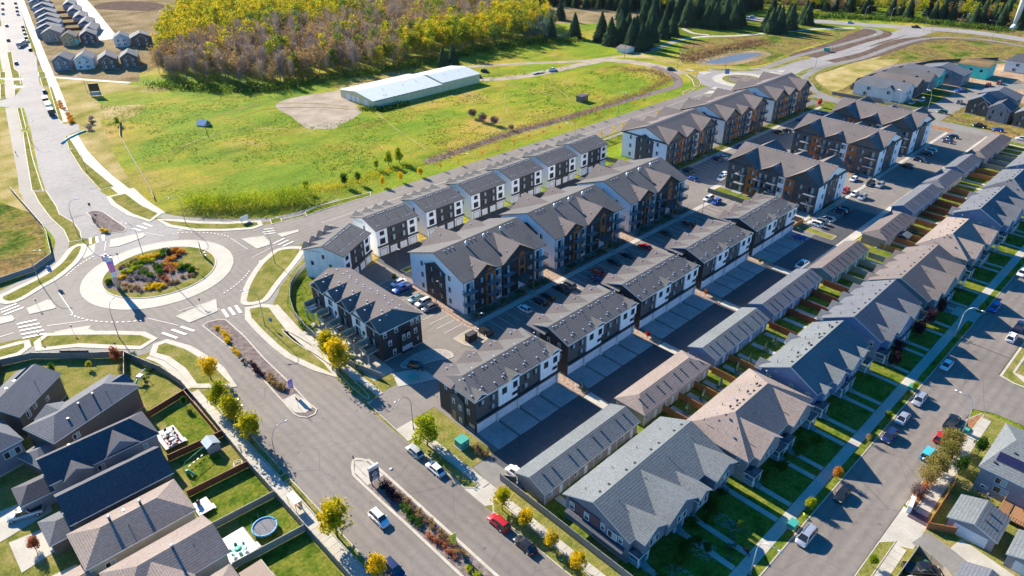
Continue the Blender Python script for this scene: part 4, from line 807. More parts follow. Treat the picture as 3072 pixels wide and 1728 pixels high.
# ---- larger apartment building with three front gables, local front faces -Y
def apartment_b(name_loc, rz, label, dark='siding_greybrown', end='siding_charcoal'):
    r = thing('apartment_building', label, 'apartment building', name_loc, rz, 'large apartment buildings with three front gables')
    L_, D_, E_ = 33, 21, 9.9
    b = MB(); b.box(0, L_, 0, D_, 0, E_+.1, 'panel_white'); wedge(b, D_/2, D_/2, 0, L_, E_+.1, 14.1, 'panel_white', 'x'); b.box(-.03, L_+.03, -.03, D_+.03, 0, .35, 'foundation'); part('wall', b, r)
    rf = MB(); roof_solid(rf, -.6, L_+.6, -.6, D_+.6, 10.2, 14.6, 'shingle_taupe', 'trim_dark')
    G_ = ((5.2, 5.8, 14.1), (16.3, 4.4, 12.6), (27.6, 5.9, 14.1))
    for c, hw, zp in G_:
        gab(rf, c, hw, -.8, 6+(zp-12)*2.1, 10.2, zp, 'shingle_taupe', 'trim_dark'); gab(rf, L_-c, hw, D_+.8, D_-6-(zp-12)*2.1, 10.2, zp, 'shingle_taupe', 'trim_dark')
    part('roof', rf, r)
    p = MB()
    for a, c in ((0, 7.4), (11.2, 18.9), (24.7, 33)): p.box(a, c, -.12, .05, .3, 10, dark)
    for c, hw, zp in G_: wedge(p, c, hw-.45, -.13, 5, 10, zp-.35, dark); wedge(p, L_-c, hw-.45, D_+.12, D_-5, 10, zp-.35, dark)
    part('cladding', p, r)
    o = MB(); o.box(7.45, 11.1, -.3, .05, .3, 9.4, 'siding_orange'); wedge(o, 9.3, 1.8, -.3, 1, 9.4, 10.9, 'siding_orange'); o.box(21.4, 24.6, -.3, .05, .3, 9.6, 'siding_orange'); wedge(o, 23, 1.6, -.3, 1, 9.6, 10.9, 'siding_orange'); part('orange_bay', o, r)
    for end_x in (-.14, L_+.14):
        e = MB(); ya, yb = 6.2, 14.4; s_ = 1 if end_x < 0 else -1
        e.box(end_x, end_x+.19*s_, ya, yb, .3, 9.2, end); wedge(e, (ya+yb)/2, (yb-ya)/2, end_x, end_x+.4*s_, 9.2, 11.3, end, 'x'); part('end_panel', e, r)
        e2 = MB(); gab(e2, (ya+yb)/2, (yb-ya)/2+.3, end_x-.35*s_, end_x+.3*s_, 9.15, 11.6, 'trim_dark', 'trim_dark', 'x'); part('panel_hood', e2, r)
        for z in (1.4, 4.8, 8.2):
            for y in (4.2, 16.9): window(r, 'W' if s_ > 0 else 'E', y, end_x+.14*s_, z, .8, 1.25, W_DARK)
            for y in (8.2, 12.2): window(r, 'W' if s_ > 0 else 'E', y, end_x-.01*s_, z, 1.4, 1.35, W_DARK)
    for k, z in enumerate((.35, 3.6, 6.85)):
        for u in (1.6, 9.3, 14.0, 19.9, 23, 26.8): window(r, 'S', u, -.31 if u in (9.3, 23) else (-.13 if u != 19.9 else 0), z+.8, 1.5, 1.4, W_DARK)
        for u, w in ((5.2, 3.7), (11.9, 2.9), (17, 3.5), (30.6, 4.0)):
            window(r, 'S', u, -.13, z, 1.9, 2.2, W_DOOR, name='patio_door')
            if k: balcony(r, 'S', u, -.1, z, w, 1.6, edge='trim_grey' if dark != 'siding_greybrown' else 'trim_dark')
            else: q = MB(); q.box(u-w/2, u+w/2, -2, -.1, 0, .2, 'drive_concrete'); part('patio', q, r)
    q = MB()
    for x in (21.6, 24.4): q.box(x-.12, x+.12, -3.2, -2.95, 0, 3.2, 'timber')
    gab(q, 23, 1.8, -3.4, 0, 3.2, 4.9, 'shingle_taupe', 'timber'); part('porch', q, r)
    q = MB(); q.box(21.9, 24.1, -4.4, -.1, 0, .3, 'drive_concrete'); part('steps', q, r)
    for u in lin(1, 32, 22): vent(r, 'box', u, D_/2-.5, 14.4)
    for c, hw, zp in G_:
        for y in (1.2, 2.6, 4.0)[:2 if zp < 13 else 3]: vent(r, 'box', c+.5, y, zp-.35)
        for y in (1.2, 2.8): vent(r, 'box', L_-c-.5, D_-y, zp-.35)
    for u, y in ((11, 5), (19.5, 4.5), (21, 4.2)): vent(r, 'pipe', u, y, 10.3+y*.39)
    return r
b1 = apartment_b((218.2, 143.1, 0), 0, 'three-gabled apartment building beside the sixth roadside townhouse block')
b2 = copy_tree(b1); b2.location.x = 258.4; b2['label'] = 'middle one of the three gabled apartment buildings backing onto the collector road'
b3 = copy_tree(b1); b3.location.x = 299.0; b3['label'] = 'gabled apartment building backing onto the second roundabout'
c1 = apartment_b((219.2, 117.5, 0), -pi/2, 'dark blue-grey apartment building with orange bays behind the last garage townhouse block', 'siding_charcoal', 'siding_charcoal')
c2 = apartment_b((266.6, 117.3, 0), -pi/2, 'brown-fronted apartment building with white gable end, middle one of the three turned sideways', 'siding_greybrown', 'siding_charcoal')
c3 = copy_tree(c2); c3.location.x = 298.4; c3['label'] = 'farthest of the three apartment buildings turned sideways, beside the mulched corner bed'

# ---- garage townhouses
def townhouse(x0, label, hipped):
    r = thing('garage_townhouse', label, 'townhouse', (x0, 83.9, 0), 0, 'townhouse blocks with double garages on the alley')
    L_, D_ = 24.3, 11.5; E_ = 8.55
    b = MB(); b.box(0, L_, 0, D_, 0, E_, 'siding_black'); b.box(-.03, L_+.03, .3, D_+.03, 0, .3, 'foundation')
    if not hipped: wedge(b, D_/2, D_/2, 0, 1, E_, 10.5, 'siding_black', 'x')
    part('wall', b, r)
    rf = MB(); roof_solid(rf, -.5, L_+.5, -.5, D_+.5, 8.8, 10.95, 'shingle_charcoal', 'trim_white', 'x', 2.2 if hipped else 0, 3.0)
    fg = [(10.8, 1.95), (23, 1.95)]+([(1.5, 1.95)] if hipped else [])
    for c, hw in fg: gab(rf, c, hw, -.6, 3.6, 8.8, 9.95, 'shingle_charcoal', 'trim_white')
    for c in (2.1, 8.2, 14.4, 20.6): gab(rf, c, 3.05, D_+.6, 6.2, 8.8, 10.65, 'shingle_taupe', 'trim_white')
    part('roof', rf, r)
    g = MB()
    for c, hw in fg: wedge(g, c, hw-.3, -.14, 1, E_, 9.75, 'panel_white' if c > 5 else 'siding_black')
    for c in (2.1, 8.2, 14.4, 20.6): wedge(g, c, 2.75, D_+.1, D_-2, E_, 10.4, 'siding_black')
    g.box(.1, 5.9, -.1, .1, 3.7, E_, 'siding_charcoal'); g.box(12.5, 18.1, -.1, .1, 3.7, E_, 'siding_charcoal'); part('cladding', g, r)
    for a in (6.2, 18.6):
        p = MB(); p.box(a, a+5.9, -.32, .1, 5.9, 8.5, 'panel_white'); p.box(a, a+5.3, -.32, .1, 3.7, 5.9, 'panel_white'); part('white_bay', p, r)
    p = MB(); p.box(-.1, L_+.1, -.7, .1, 3.1, 3.45, 'trim_dark'); part('canopy', p, r)
    for i in range(4):
        garage_door(r, 'S', 2.9+6.08*i, 0, .05, 4.95, 2.35, 'door_white', 'trim_white')
        q = MB(); q.box(5.75+6.08*i-.12, 5.75+6.08*i+.12, -.5, 0, 0, 3.1, 'trim_white'); part('post', q, r)
    for u, z, w, h, st, c in ((1.6, 6.7, 1.5, 1.1, W_DARK, -.11), (4.6, 6.3, 1.3, 1.4, W_DARK, -.11), (4.4, 4.2, 1.4, 1.1, W_DARK, -.11), (7.8, 6.4, 1.15, 1.4, W_DK1, -.33), (10.9, 6.4, 1.1, 1.4, W_DK1, -.33), (10.7, 4.6, 1.3, .6, W_DK1, -.33),
                              (14.5, 6.3, 1.5, 1.4, W_DARK, -.11), (13.9, 4.2, 1.6, 1.2, W_DARK, -.11), (17, 6.3, 1.2, 1.3, W_DARK, -.11), (20.2, 6.4, 1.15, 1.4, W_DK1, -.33), (23.1, 6.4, 1.1, 1.4, W_DK1, -.33), (23, 4.6, 1.3, .6, W_DK1, -.33)):
        window(r, 'S', u, c, z, w, h, st)
    for y, z in ((2.6, 6.5), (5.8, 6.6), (2.2, 4), (9.2, 6.5)): window(r, 'W', y, 0, z, .6, 1.2, W_WH1)
    if hipped:
        p = MB(); wedge(p, 5.4, 2.2, -.35, .1, 6.3, 7.5, 'siding_charcoal', 'x'); p.box(-.33, .05, 3.3, 7.5, 0, 6.3, 'siding_charcoal'); part('entry_bay', p, r)
        for y, z in ((4.4, 3.9), (6.4, 4.6), (4.4, .6)): window(r, 'W', y, -.34, z, .6, 1.2, W_WH1)
        box_part('door', r, -.4, -.3, 5.9, 6.9, .3, 2.4, 'timber')
        q = MB()
        for k in range(8): q.box(-.06, .0, .4+.2*k+.02, .58+.2*k, 1.0, 1.9, 'trim_grey')
        part('mailbox_bank', q, r)
    for i in range(4):
        u = 2.1+6.15*i
        for du, dy, z in ((-.7, 5.0, 10.6), (.9, 5.0, 10.6), (-1.6, 5.15, 10.7), (1.9, 5.15, 10.7), (-2, 1.0, 9.3), (.4, 1.2, 9.35), (1.2, 1.6, 9.5)):
            if 0 < u+du < L_-1: vent(r, 'box', u+du, dy, z)
        for dx in (-.6, .7): vent(r, 'box', u+dx, D_-1.0, 10.3)
        vent(r, 'box', u+2.9, 6.6, 10.6); vent(r, 'pipe', u+1.3, 3.4, 10.1); 
    return r
t1 = townhouse(69.9, 'black and white garage townhouse block nearest the divided road, beside the green transformer', True)
t2 = townhouse(97.4, 'second garage townhouse block from the divided road, with tall white bays over the garages', False)
for k, lab in ((2, 'third garage townhouse block from the divided road, behind parked red and black cars'), (3, 'fourth garage townhouse block from the divided road, oil-stained driveway in front'), (4, 'last garage townhouse block in the row, blue sports car parked at its end')):
    c_ = copy_tree(t2); c_.location.x = 69.9+27.1*k+(0 if k < 3 else .3); c_['label'] = lab

# ---- small four-unit townhouses by the collector road
def roadside(loc, rz, label, rear='siding_black'):
    r = thing('roadside_townhouse', label, 'townhouse', loc, rz, 'narrow white townhouse blocks along the collector road')
    L_, D_, E_ = 14.6, 12.6, 8.6
    b = MB(); b.box(0, L_, 0, D_, 0, E_, 'panel_white'); wedge(b, D_/2, D_/2, 0, L_, E_, 10.8, 'panel_white', 'x'); part('wall', b, r)
    p = MB(); p.box(3.7, 11.0, -.14, .1, 3.4, E_, 'siding_black'); p.box(3.7, 11, -.05, .1, 0, 3.4, 'siding_black'); part('cladding', p, r)
    rf = MB(); roof_solid(rf, -.5, L_+.5, -.5, D_+.5, 8.85, 11.0, 'shingle_charcoal', 'trim_dark')
    for c in (1.8, 5.45, 9.1, 12.75): gab(rf, c, 1.8, D_+.6, D_/2+.6, 8.85, 10.35, 'shingle_charcoal', 'trim_dark')
    part('roof', rf, r); p = MB()
    for c in (1.8, 5.45, 9.1, 12.75): wedge(p, c, 1.55, D_+.1, D_-2, E_, 10.1, rear)
    part('rear_gable', p, r)
    q = MB(); q.box(-.15, L_+.15, -.55, .1, 3.0, 3.4, 'trim_dark'); part('canopy', q, r)
    for i, u in enumerate((1.85, 5.5, 9.15, 12.8)):
        garage_door(r, 'S', u, -.06 if i in (1, 2) else 0, .03, 2.5, 2.2, 'door_white', 'trim_dark')
        window(r, 'S', u, -.15 if i in (1, 2) else 0, 6.7, 1.5 if i in (1, 2) else 1.35, 1.15, W_DARK if i in (1, 2) else W_DK1); window(r, 'S', u, -.15 if i in (1, 2) else 0, 3.9, 1.7, 1.65, W_DARK if i in (1, 2) else W_DK1)
    window(r, 'W', 6.4, 0, 6.9, .6, 1.1, W_DK1); window(r, 'W', 10.2, 0, 4.4, .7, 1.1, W_DK1); window(r, 'W', 4.4, 0, 4.2, .6, 1.1, W_DK1)
    for u in (1.2, 2.1, 3.0, 4.8, 5.8, 6.7, 8.4, 9.4, 10.4, 12, 12.9, 13.8): vent(r, 'box', u, 5.6, 10.7); vent(r, 'box', u, 1.2+.2*((u*7) % 2), 9.3)
    for u in (1.8, 5.45, 9.1, 12.75): vent(r, 'box', u, D_-.9, 10.25); vent(r, 'pipe', u+.6, 3.4, 9.9)
    return r
r1 = roadside((99.9, 161.5, 0), 0, 'first straight roadside townhouse block next to the one turned toward the roundabout')
for k, x in enumerate((118.4, 136.8, 154.9, 172.9, 190.7)):
    c_ = copy_tree(r1); c_.location.x = x; c_['label'] = ('second roadside townhouse block counted from the roundabout', 'third roadside townhouse block counted from the roundabout', 'fourth roadside townhouse block counted from the roundabout', 'fifth roadside townhouse block, red curtain in a window of its dark bay', 'sixth and last roadside townhouse block beside the lawn and grey fence')[k]
rt = roadside((84.3, 154.7, 0), radians(27), 'pale blue shaded townhouse block turned at an angle beside the roundabout')

# ---- long block with decks facing the divided road
def deck_block():
    r = thing('deck_townhouse', 'long townhouse block with five raised decks facing the roundabout', 'townhouse', (70.6, 117.3, 0))
    W_, L_, E_ = 11.4, 30.6, 8.2
    b = MB(); b.box(0, W_, 0, L_, 0, E_, 'siding_black'); b.box(-.02, W_+.02, -.04, L_+.02, 0, .35, 'foundation'); part('wall', b, r)
    rf = MB(); roof_solid(rf, -.5, W_+.5, -.5, L_+.5, 8.45, 10.9, 'shingle_taupe', 'trim_white', 'y', 3.8, 0)
    for i in range(5): gab(rf, 3.0+6.15*i, 3.05, -.6, 6.0, 8.45, 10.75, 'shingle_taupe', 'trim_white', 'x')
    part('roof', rf, r)
    p = MB(); w_ = MB()
    for i in range(5):
        m = p if i % 2 == 0 else w_; mt = 'siding_black' if i % 2 == 0 else 'panel_white'
        m.box(-.12, .05, .1+6.15*i, 6.0+6.15*i, .3, E_, mt); wedge(m, 3.0+6.15*i, 2.8, -.12, 2, E_, 10.5, mt, 'x')
    part('cladding', p, r); part('white_bay', w_, r)
    for i in range(5):
        y = 3+6.15*i
        window(r, 'W', y+.2, -.13, 6.2, 1.6, 1.4, W_DARK); window(r, 'W', y-1.9, -.13, 4.4, .7, .9, W_DK1); window(r, 'W', y+.6, -.13, 3.2, 1.8, 2.1, W_DOOR, name='patio_door'); window(r, 'W', y-1.2, -.13, .4, .9, 2.1, W_DK1, name='door')
        d = MB(); d.box(-3.4, -.13, y-1.6, y+1.9, 2.85, 3.1, 'trim_grey'); d.box(-3.3, -.2, y-1.5, y+1.8, 3.1, 3.14, 'deck_wood' if i != 2 else 'gravel'); dk = part('deck', d, r)
        q = MB()
        for yy in (y-1.35, y+1.65): q.box(-3.25, -2.95, yy-.15, yy+.15, 0, 2.85, 'trim_grey')
        link('deck_post', q.mesh('deck_post'), dk)
        g = MB()
        for yy in (y-1.58, y+1.88): g.box(-3.38, -.2, yy-.02, yy+.02, 4.12, 4.18, 'steel_dark')
        g.box(-3.4, -3.36, y-1.58, y+1.88, 4.12, 4.18, 'steel_dark'); g.box(-3.39, -3.37, y-1.5, y+1.8, 3.2, 4.1, 'rail_glass')
        for xx in (-3.38, -1.8, -.25):
            for yy in (y-1.58, y+1.88): g.box(xx-.03, xx+.03, yy-.03, yy+.03, 3.1, 4.18, 'steel_dark')
        link('railing', g.mesh('railing'), dk)
        sc = MB(); sc.box(-3.3, -.2, y+1.95, y+1.99, 3.2, 5.0, 'rail_glass'); link('privacy_screen', sc.mesh('privacy_screen'), dk)
        st = MB()
        for k in range(4): st.box(-4.8+.35*k, -4.45+.35*k, y-3.0, y-1.8, 0, .18*(k+1), 'concrete')
        part('steps', st, r)
    for u, z in ((1.0, 6.5), (4.2, 6.6), (8.9, 6.5), (10.4, 6.4), (2.2, 3.8), (9.6, 3.9), (3.2, .9)): window(r, 'S', u, 0, z, .75, 1.25, W_WH1)
    p = MB(); p.box(5.0, 8.0, -.5, .1, 0, 5.6, 'siding_black'); gab(p, 6.5, 1.9, -.8, .1, 5.6, 7.0, 'trim_dark', 'trim_dark'); part('entry_bay', p, r)
    for u in (5.8, 7.2): window(r, 'S', u, -.51, 3.9, .6, 1.4, W_WH1)
    m = MB(); m.box(5.1, 8.0, -.56, -.51, .9, 2.1, 'sign_white')
    for k in range(5):
        for j in range(3): m.box(5.2+.56*k, 5.2+.56*k+.42, -.575, -.56, 1.0+.36*j, 1.26+.36*j, 'sign_blue' if (k+j) % 2 else 'trim_grey')
    part('parcel_board', m, r); window(r, 'S', 9.8, 0, 1.5, 1.1, 1.1, W_DARK)
    for i in range(5):
        for du, x in ((0, 3.6), (1, 3.2), (.5, 4.4), (2.4, 4.0), (1.6, 4.8), (-.6, 1.4), (.2, 1.3)): vent(r, 'box', x, 3.6+6.15*i+du-1, 10.35 if x > 3 else 10.2)
    for y in lin(2.5, 30, 18): vent(r, 'box', 7.0+(int(y*3) % 3)*1.0, y, 10.5-(int(y*3) % 3)*.42)
    return r
deck_block()

# ---- detached garage rows
def garage_row(x0, x1, y0, y1, roof, wall, hip, n, label):
    r = thing('garage_row', label, 'garage', (x0, y0, 0), 0, 'long garage buildings on the alley behind the row houses')
    L_, D_ = x1-x0, y1-y0; b = MB(); b.box(.4, L_-.4, .4, D_-.4, 0, 3.0, wall)
    if not hip: wedge(b, D_/2, D_/2-.4, .4, L_-.4, 3.0, 4.6, wall, 'x')
    part('wall', b, r); rf = MB(); roof_solid(rf, 0, L_, 0, D_, 3.2, 4.8, roof, 'trim_white' if not hip else 'trim_grey', 'x', 3.2 if hip else 0, 3.2 if hip else 0); part('roof', rf, r)
    for i in range(n):
        u = L_*(i+.5)/n
        window(r, 'S', u-1.5, .4, 1.3, .9, .9, W_WH); box_part('door', r, u+.8, u+1.7, .34, .44, .05, 2.1, 'door_white'); garage_door(r, 'N', u, D_-.4, .05, 4.6, 2.2, 'door_white')
        vent(r, 'dark', u-.9, D_/2-.9, 4.45); vent(r, 'dark', u+1.5, D_/2-.9, 4.45)
    d = MB()
    for i in range(n+1): x = min(max(L_*i/n, .4), L_-.4); d.box(x-.05, x+.05, .3, .4, 0, 3, 'trim_white')
    part('downpipe', d, r); return r
for a in ((65.9, 93.9, 60.7, 68.5, 'shingle_grey', 'siding_taupe', 0, 4, 'grey-roofed garage row nearest the divided road, with small windows and doors'),
          (95.8, 120.5, 61, 69.1, 'shingle_brown', 'siding_beige', 1, 4, 'brown hip-roofed garage row, second from the divided road'),
          (122.7, 147, 61.2, 68.9, 'shingle_grey', 'siding_blue', 0, 4, 'garage row with light roof and white walls beside the yard with small spruces'),
          (149.6, 175.5, 61.2, 68.8, 'shingle_slate', 'siding_blue', 0, 4, 'slate-roofed garage row behind the reddish fences'),
          (178.1, 201.6, 59.3, 66.8, 'shingle_taupe', 'siding_teal', 0, 4, 'taupe-roofed garage row with grey-green gable next to the grey fenced yards'),
          (210.4, 234, 57.8, 65.7, 'shingle_taupe', 'siding_taupe', 1, 4, 'taupe hip-roofed garage row behind the orange fence'),
          (236.8, 262.5, 59.8, 67.3, 'shingle_slate', 'siding_blue', 0, 4, 'garage row with blue gable end behind the long line of brown yards'),
          (264.6, 284.6, 59.8, 67.4, 'shingle_slate', 'siding_beige', 1, 4, 'small pale hip-roofed garage row beyond the brown yards'),
          (285.9, 304.5, 59.7, 67.2, 'shingle_slate', 'siding_blue', 0, 3, 'last but one garage row by the large car park'),
          (306.6, 340.3, 59.1, 66.6, 'shingle_taupe', 'siding_taupe', 1, 5, 'farthest garage row at the end of the car park')):
    garage_row(*a)

# ---- row houses on the residential street
def rowhouse(x0, x1, y0, y1, zr, roof, wall, hip, n, gabs, label, yb=0, accent='siding_plum', low='shingle_navy'):
    r = thing('row_house', label, 'row house', (x0, y0, 0), 0, 'row houses on the residential street')
    L_, D_ = x1-x0, y1-y0; E_ = 5.55; U_ = L_/n
    b = MB(); b.box(.5, L_-.5, .5, D_-.5, 0, E_, wall)
    if not hip: wedge(b, D_/2+yb, D_/2-.5-abs(yb), .5, L_-.5, E_, zr-.3, wall, 'x')
    b.box(.45, L_-.45, .45, D_-.45, 0, .4, 'foundation'); part('wall', b, r)
    rf = MB(); roof_solid(rf, 0, L_, 0, D_, 5.8, zr, roof, 'trim_white', 'x', hip, hip, off=yb)
    g = MB()
    for c, hw, zp, out in gabs:
        run = min(D_/2+yb-.2, (zp-5.8)/(zr-5.8)*(D_/2+yb)); gab(rf, c, hw, -out-.4, run, 5.8, zp, roof, 'trim_white'); wedge(g, c, hw-.3, -out, 3, 5.5, zp-.25, wall); g.box(c-hw+.3, c+hw-.3, -out, 1, 2.9, 5.55, wall)
    part('roof', rf, r)
    if gabs: part('front_bay', g, r)
    for c, hw, zp, out in gabs:
        window(r, 'S', c, -out, 3.7, min(2.4, hw*1.1), 1.3, W_WH3)
    lowr = MB(); pr = MB()
    for i in range(n):
        u = U_*(i+.5); lf = -1 if i % 2 else 1
        window(r, 'S', u+lf*1.2, .5, .9, 1.8, 1.4, W_WH3); box_part('door', r, u-lf*1.5-.45, u-lf*1.5+.45, .42, .52, .5, 2.6, 'door_dark')
        if not any(abs(c-u) < U_/2 for c, *_ in gabs): window(r, 'S', u, .5, 3.7, 1.4, 1.2, W_WH)
        pc = u-lf*1.5; roof_solid(lowr, pc-1.5, pc+1.5, -1.7, .6, 2.9, 3.5, low, 'trim_white', 'x', .8, .8)
        for x in (pc-1.3, pc+1.3): pr.box(x-.1, x+.1, -1.6, -1.4, .5, 2.8, 'trim_white'); pr.box(x-.04, x+.04, -1.6, .4, 1.35, 1.43, 'trim_white'); pr.box(x-.03, x+.03, -1.5, .3, .62, .68, 'trim_white')
        for x in (pc-1.0, pc+1.0): pr.box(x-.3, x+.3, -1.56, -1.5, 1.35, 1.43, 'trim_white')
        for x in lin(pc-1.3, pc-.7, 4)+lin(pc+.7, pc+1.3, 4): pr.box(x-.025, x+.025, -1.55, -1.51, .5, 1.4, 'trim_white')
        pr.box(pc-1.3, pc+1.3, -1.6, .5, .3, .5, 'drive_concrete')
        st = MB()
        for k in range(3): st.box(pc-.7, pc+.7, -1.6-.35*(k+1), -1.6-.35*k, 0, .42-.14*k, 'drive_concrete')
        part('steps', st, r)
        wk = MB(); wk.box(pc-.55, pc+.55, -(y0-29.9), -2.6, 0, .19, 'concrete'); part('front_path', wk, r)
        window(r, 'N', u, D_-.5, 3.6, 1.4, 1.2, W_WH); window(r, 'N', u+1.5, D_-.5, .8, 1.5, 1.9, W_WH, name='patio_door')
        vent(r, 'dark', u-.7, D_/2+yb+.9, zr-.45); vent(r, 'dark', u+1.7, D_/2+yb+.9, zr-.45); vent(r, 'pipe', u+.4, D_/2+yb-2.4, zr-1.2); vent(r, 'box', u+2, D_/2+yb+3, zr-1.5); vent(r, 'pipe', u-1, D_/2+yb+3.8, zr-2)
        bp = MB(); bp.box(u-1.6, u-.2, D_+.1, y0 and (60.8-y0), 0, .18, 'concrete'); part('back_path', bp, r)
    part('porch', pr, r); part('porch_roof', lowr, r)
    for y, z in ((2.2, 3.6), (6.0, 3.7), (11.2, 3.6), (8.5, .9)):
        if y < D_-1: window(r, 'W', y, .5, z, .7, 1.3, W_WH1)
    return r
h1 = rowhouse(66.6, 95.4, 42.4, 57.2, 9.0, 'shingle_grey', 'siding_steel', 0, 4, ((4.6, 3.2, 7.7, 1.6), (11.9, 4.6, 8.7, 2.0), (17.4, 2.2, 7.2, 2.6), (25.2, 3.6, 7.8, 2.2)), 'dark blue-grey row house nearest the divided road with speckled grey roof', yb=.6)
h2 = rowhouse(96.5, 122.1, 38.4, 53.0, 9.5, 'shingle_brown', 'siding_grey', 6.6, 4, ((6.4, 4.3, 8.9, .8), (19.2, 4.3, 8.9, .8)), 'brown hip-roofed row house with turbine vents on the roof, second from the divided road')
for u in (7.5, 10, 14, 17.5): vent(h2, 'whirly', u, 8.9, 9.0)
h3 = rowhouse(123.9, 149.1, 38.3, 51.8, 9.5, 'shingle_grey', 'siding_blue', 0, 4, ((3.0, 1.5, 6.7, .6), (9.0, 2.6, 7.8, 1.0), (16.0, 2.6, 7.8, 1.0), (21.5, 1.8, 6.8, .6)), 'blue-walled row house with light grey roof and four turbine vents on the back slope')
for u in (6, 11, 16, 21): vent(h3, 'whirly', u, 8.2, 9.1)
h4 = rowhouse(152.3, 176.8, 36.8, 51.3, 9.5, 'shingle_slate', 'siding_blue', 0, 4, ((4.2, 2.3, 7.5, 1.0), (10.5, 5.0, 9.2, 1.2), (18.5, 2.6, 8.0, 1.0)), 'slate-roofed blue row house behind the tall silver street lamp')
h5 = rowhouse(178.4, 204.9, 35.8, 51, 9.5, 'shingle_taupe', 'siding_teal', 0, 4, ((4.4, 2.3, 7.5, 1.0), (11.5, 5.0, 9.2, 1.2), (20, 4, 8.8, 1.0)), 'taupe-roofed row house with teal gable end, next to the concrete side driveway')
h6 = rowhouse(208.5, 235, 36, 50, 9.5, 'shingle_brown', 'siding_grey', 6.4, 4, ((6.6, 4.2, 8.8, .8), (19, 4.2, 8.8, .8)), 'brown hip-roofed row house behind the orange fence')
h7 = rowhouse(239, 264.5, 36, 50, 9.5, 'shingle_slate', 'siding_blue', 0, 4, ((4.4, 2.3, 7.5, 1.0), (11.5, 4.6, 9.0, 1.2), (20, 3, 8.2, 1.0)), 'slate-roofed row house with blue end wall, seventh along the residential street')
h8 = rowhouse(267.5, 291, 36, 50, 9.5, 'shingle_slate', 'siding_beige', 5.5, 4, ((7, 2.6, 7.4, .8),), 'row house with pale hip roof near the right picture edge, behind grey fenced yards')
h9 = rowhouse(294, 318, 36, 50, 9.5, 'shingle_slate', 'siding_blue', 0, 4, ((7, 2.6, 7.4, .8),), 'row house with light blue gable cut by the right picture edge')
h10 = rowhouse(321, 345, 36, 50, 9.5, 'shingle_taupe', 'siding_taupe', 5, 4, (), 'farthest row house of the street, partly cut off at the right edge')
# small hipped bump-outs on the back slope
for h, us in ((h3, (2.5, 16)), (h4, (2.5, 8.5, 14.5, 20.5)), (h5, (3, 9, 15, 21)), (h7, (3, 20))):
    q = MB(); D_ = {h3: 13.5, h4: 14.5, h5: 15.2, h7: 14}[h]
    for u in us: gab(q, u, 2.0, D_+1.2, D_-3.4, 5.0, 6.7, 'shingle_slate' if h is not h5 else 'shingle_taupe', 'trim_white'); q.box(u-1.7, u+1.7, D_-.5, D_+.9, 0, 4.9, 'siding_blue' if h is not h5 else 'siding_teal')
    part('rear_bay', q, h)
# brown accent and side skirt roof of the nearest row house
q = MB(); q.box(.3, .5, 6.6, 13.5, 3.1, 5.6, 'siding_plum'); roof_solid(q, -.6, .6, 1, 13.6, 2.9, 3.2, 'shingle_navy', 'trim_grey', 'y', .1, .1); part('side_bay', q, h1)
window(h1, 'W', 3.8, .3, 3.6, 1.8, 1.4, W_WH); window(h1, 'W', 9.4, .3, 3.5, .9, 1.5, W_WH1); window(h1, 'W', 12.7, .3, 3.5, .9, 1.5, W_WH1)
# ------------------------------------------------------------------ single houses
def house(loc, rz, L_, D_, E_, zr, roof, wall, label, axis='x', h0=0, h1=0, gabs=(), wins=(), trim='trim_white', group=None, extra=None, off=0):
    """footprint from local origin (0,0) to (L,D); eaves overhang .45"""
    r = thing('house', label, 'house', (loc[0], loc[1], 0), radians(rz), group)
    b = MB(); b.box(0, L_, 0, D_, 0, E_-.2, wall)
    if axis == 'x':
        if not h0 or not h1: wedge(b, D_/2+off, D_/2-abs(off), 0 if not h0 else L_/2, L_ if not h1 else L_/2, E_-.2, zr-.3, wall, 'x')
    else:
        if not h0 or not h1: wedge(b, L_/2+off, L_/2-abs(off), 0 if not h0 else D_/2, D_ if not h1 else D_/2, E_-.2, zr-.3, wall, 'y')
    b.box(-.04, L_+.04, -.04, D_+.04, 0, .35, 'foundation'); part('wall', b, r)
    rf = MB(); roof_solid(rf, -.45, L_+.45, -.45, D_+.45, E_, zr, roof, trim, axis, h0, h1, off=off); g = MB(); n_ = 0
    for side, c, hw, out, inn, ze, zp in gabs:
        if side == 'S': gab(rf, c, hw, -out-.4, inn, ze, zp, roof, trim); wedge(g, c, hw-.35, -out, min(inn, 2), ze-.2, zp-.25, wall); g.box(c-hw+.35, c+hw-.35, -out, .5, 0, ze-.1, wall)
        if side == 'N': gab(rf, c, hw, D_+out+.4, D_-inn, ze, zp, roof, trim); wedge(g, c, hw-.35, D_+out, D_-2, ze-.2, zp-.25, wall); g.box(c-hw+.35, c+hw-.35, D_-.5, D_+out, 0, ze-.1, wall)
        if side == 'W': gab(rf, c, hw, -out-.4, inn, ze, zp, roof, trim, 'x'); wedge(g, c, hw-.35, -out, 2, ze-.2, zp-.25, wall, 'x'); g.box(-out, .5, c-hw+.35, c+hw-.35, 0, ze-.1, wall)
        if side == 'E': gab(rf, c, hw, L_+out+.4, L_-inn, ze, zp, roof, trim, 'x'); wedge(g, c, hw-.35, L_+out, L_-2, ze-.2, zp-.25, wall, 'x'); g.box(L_-.5, L_+out, c-hw+.35, c+hw-.35, 0, ze-.1, wall)
        n_ += 1
    part('roof', rf, r)
    if n_: part('bay', g, r)
    for wd in wins: window(r, *wd)
    return r
SW = 'houses in the lower left corner'
def vents_on(r, lst):
    for k, x, y, z in lst: vent(r, k, x, y, z)
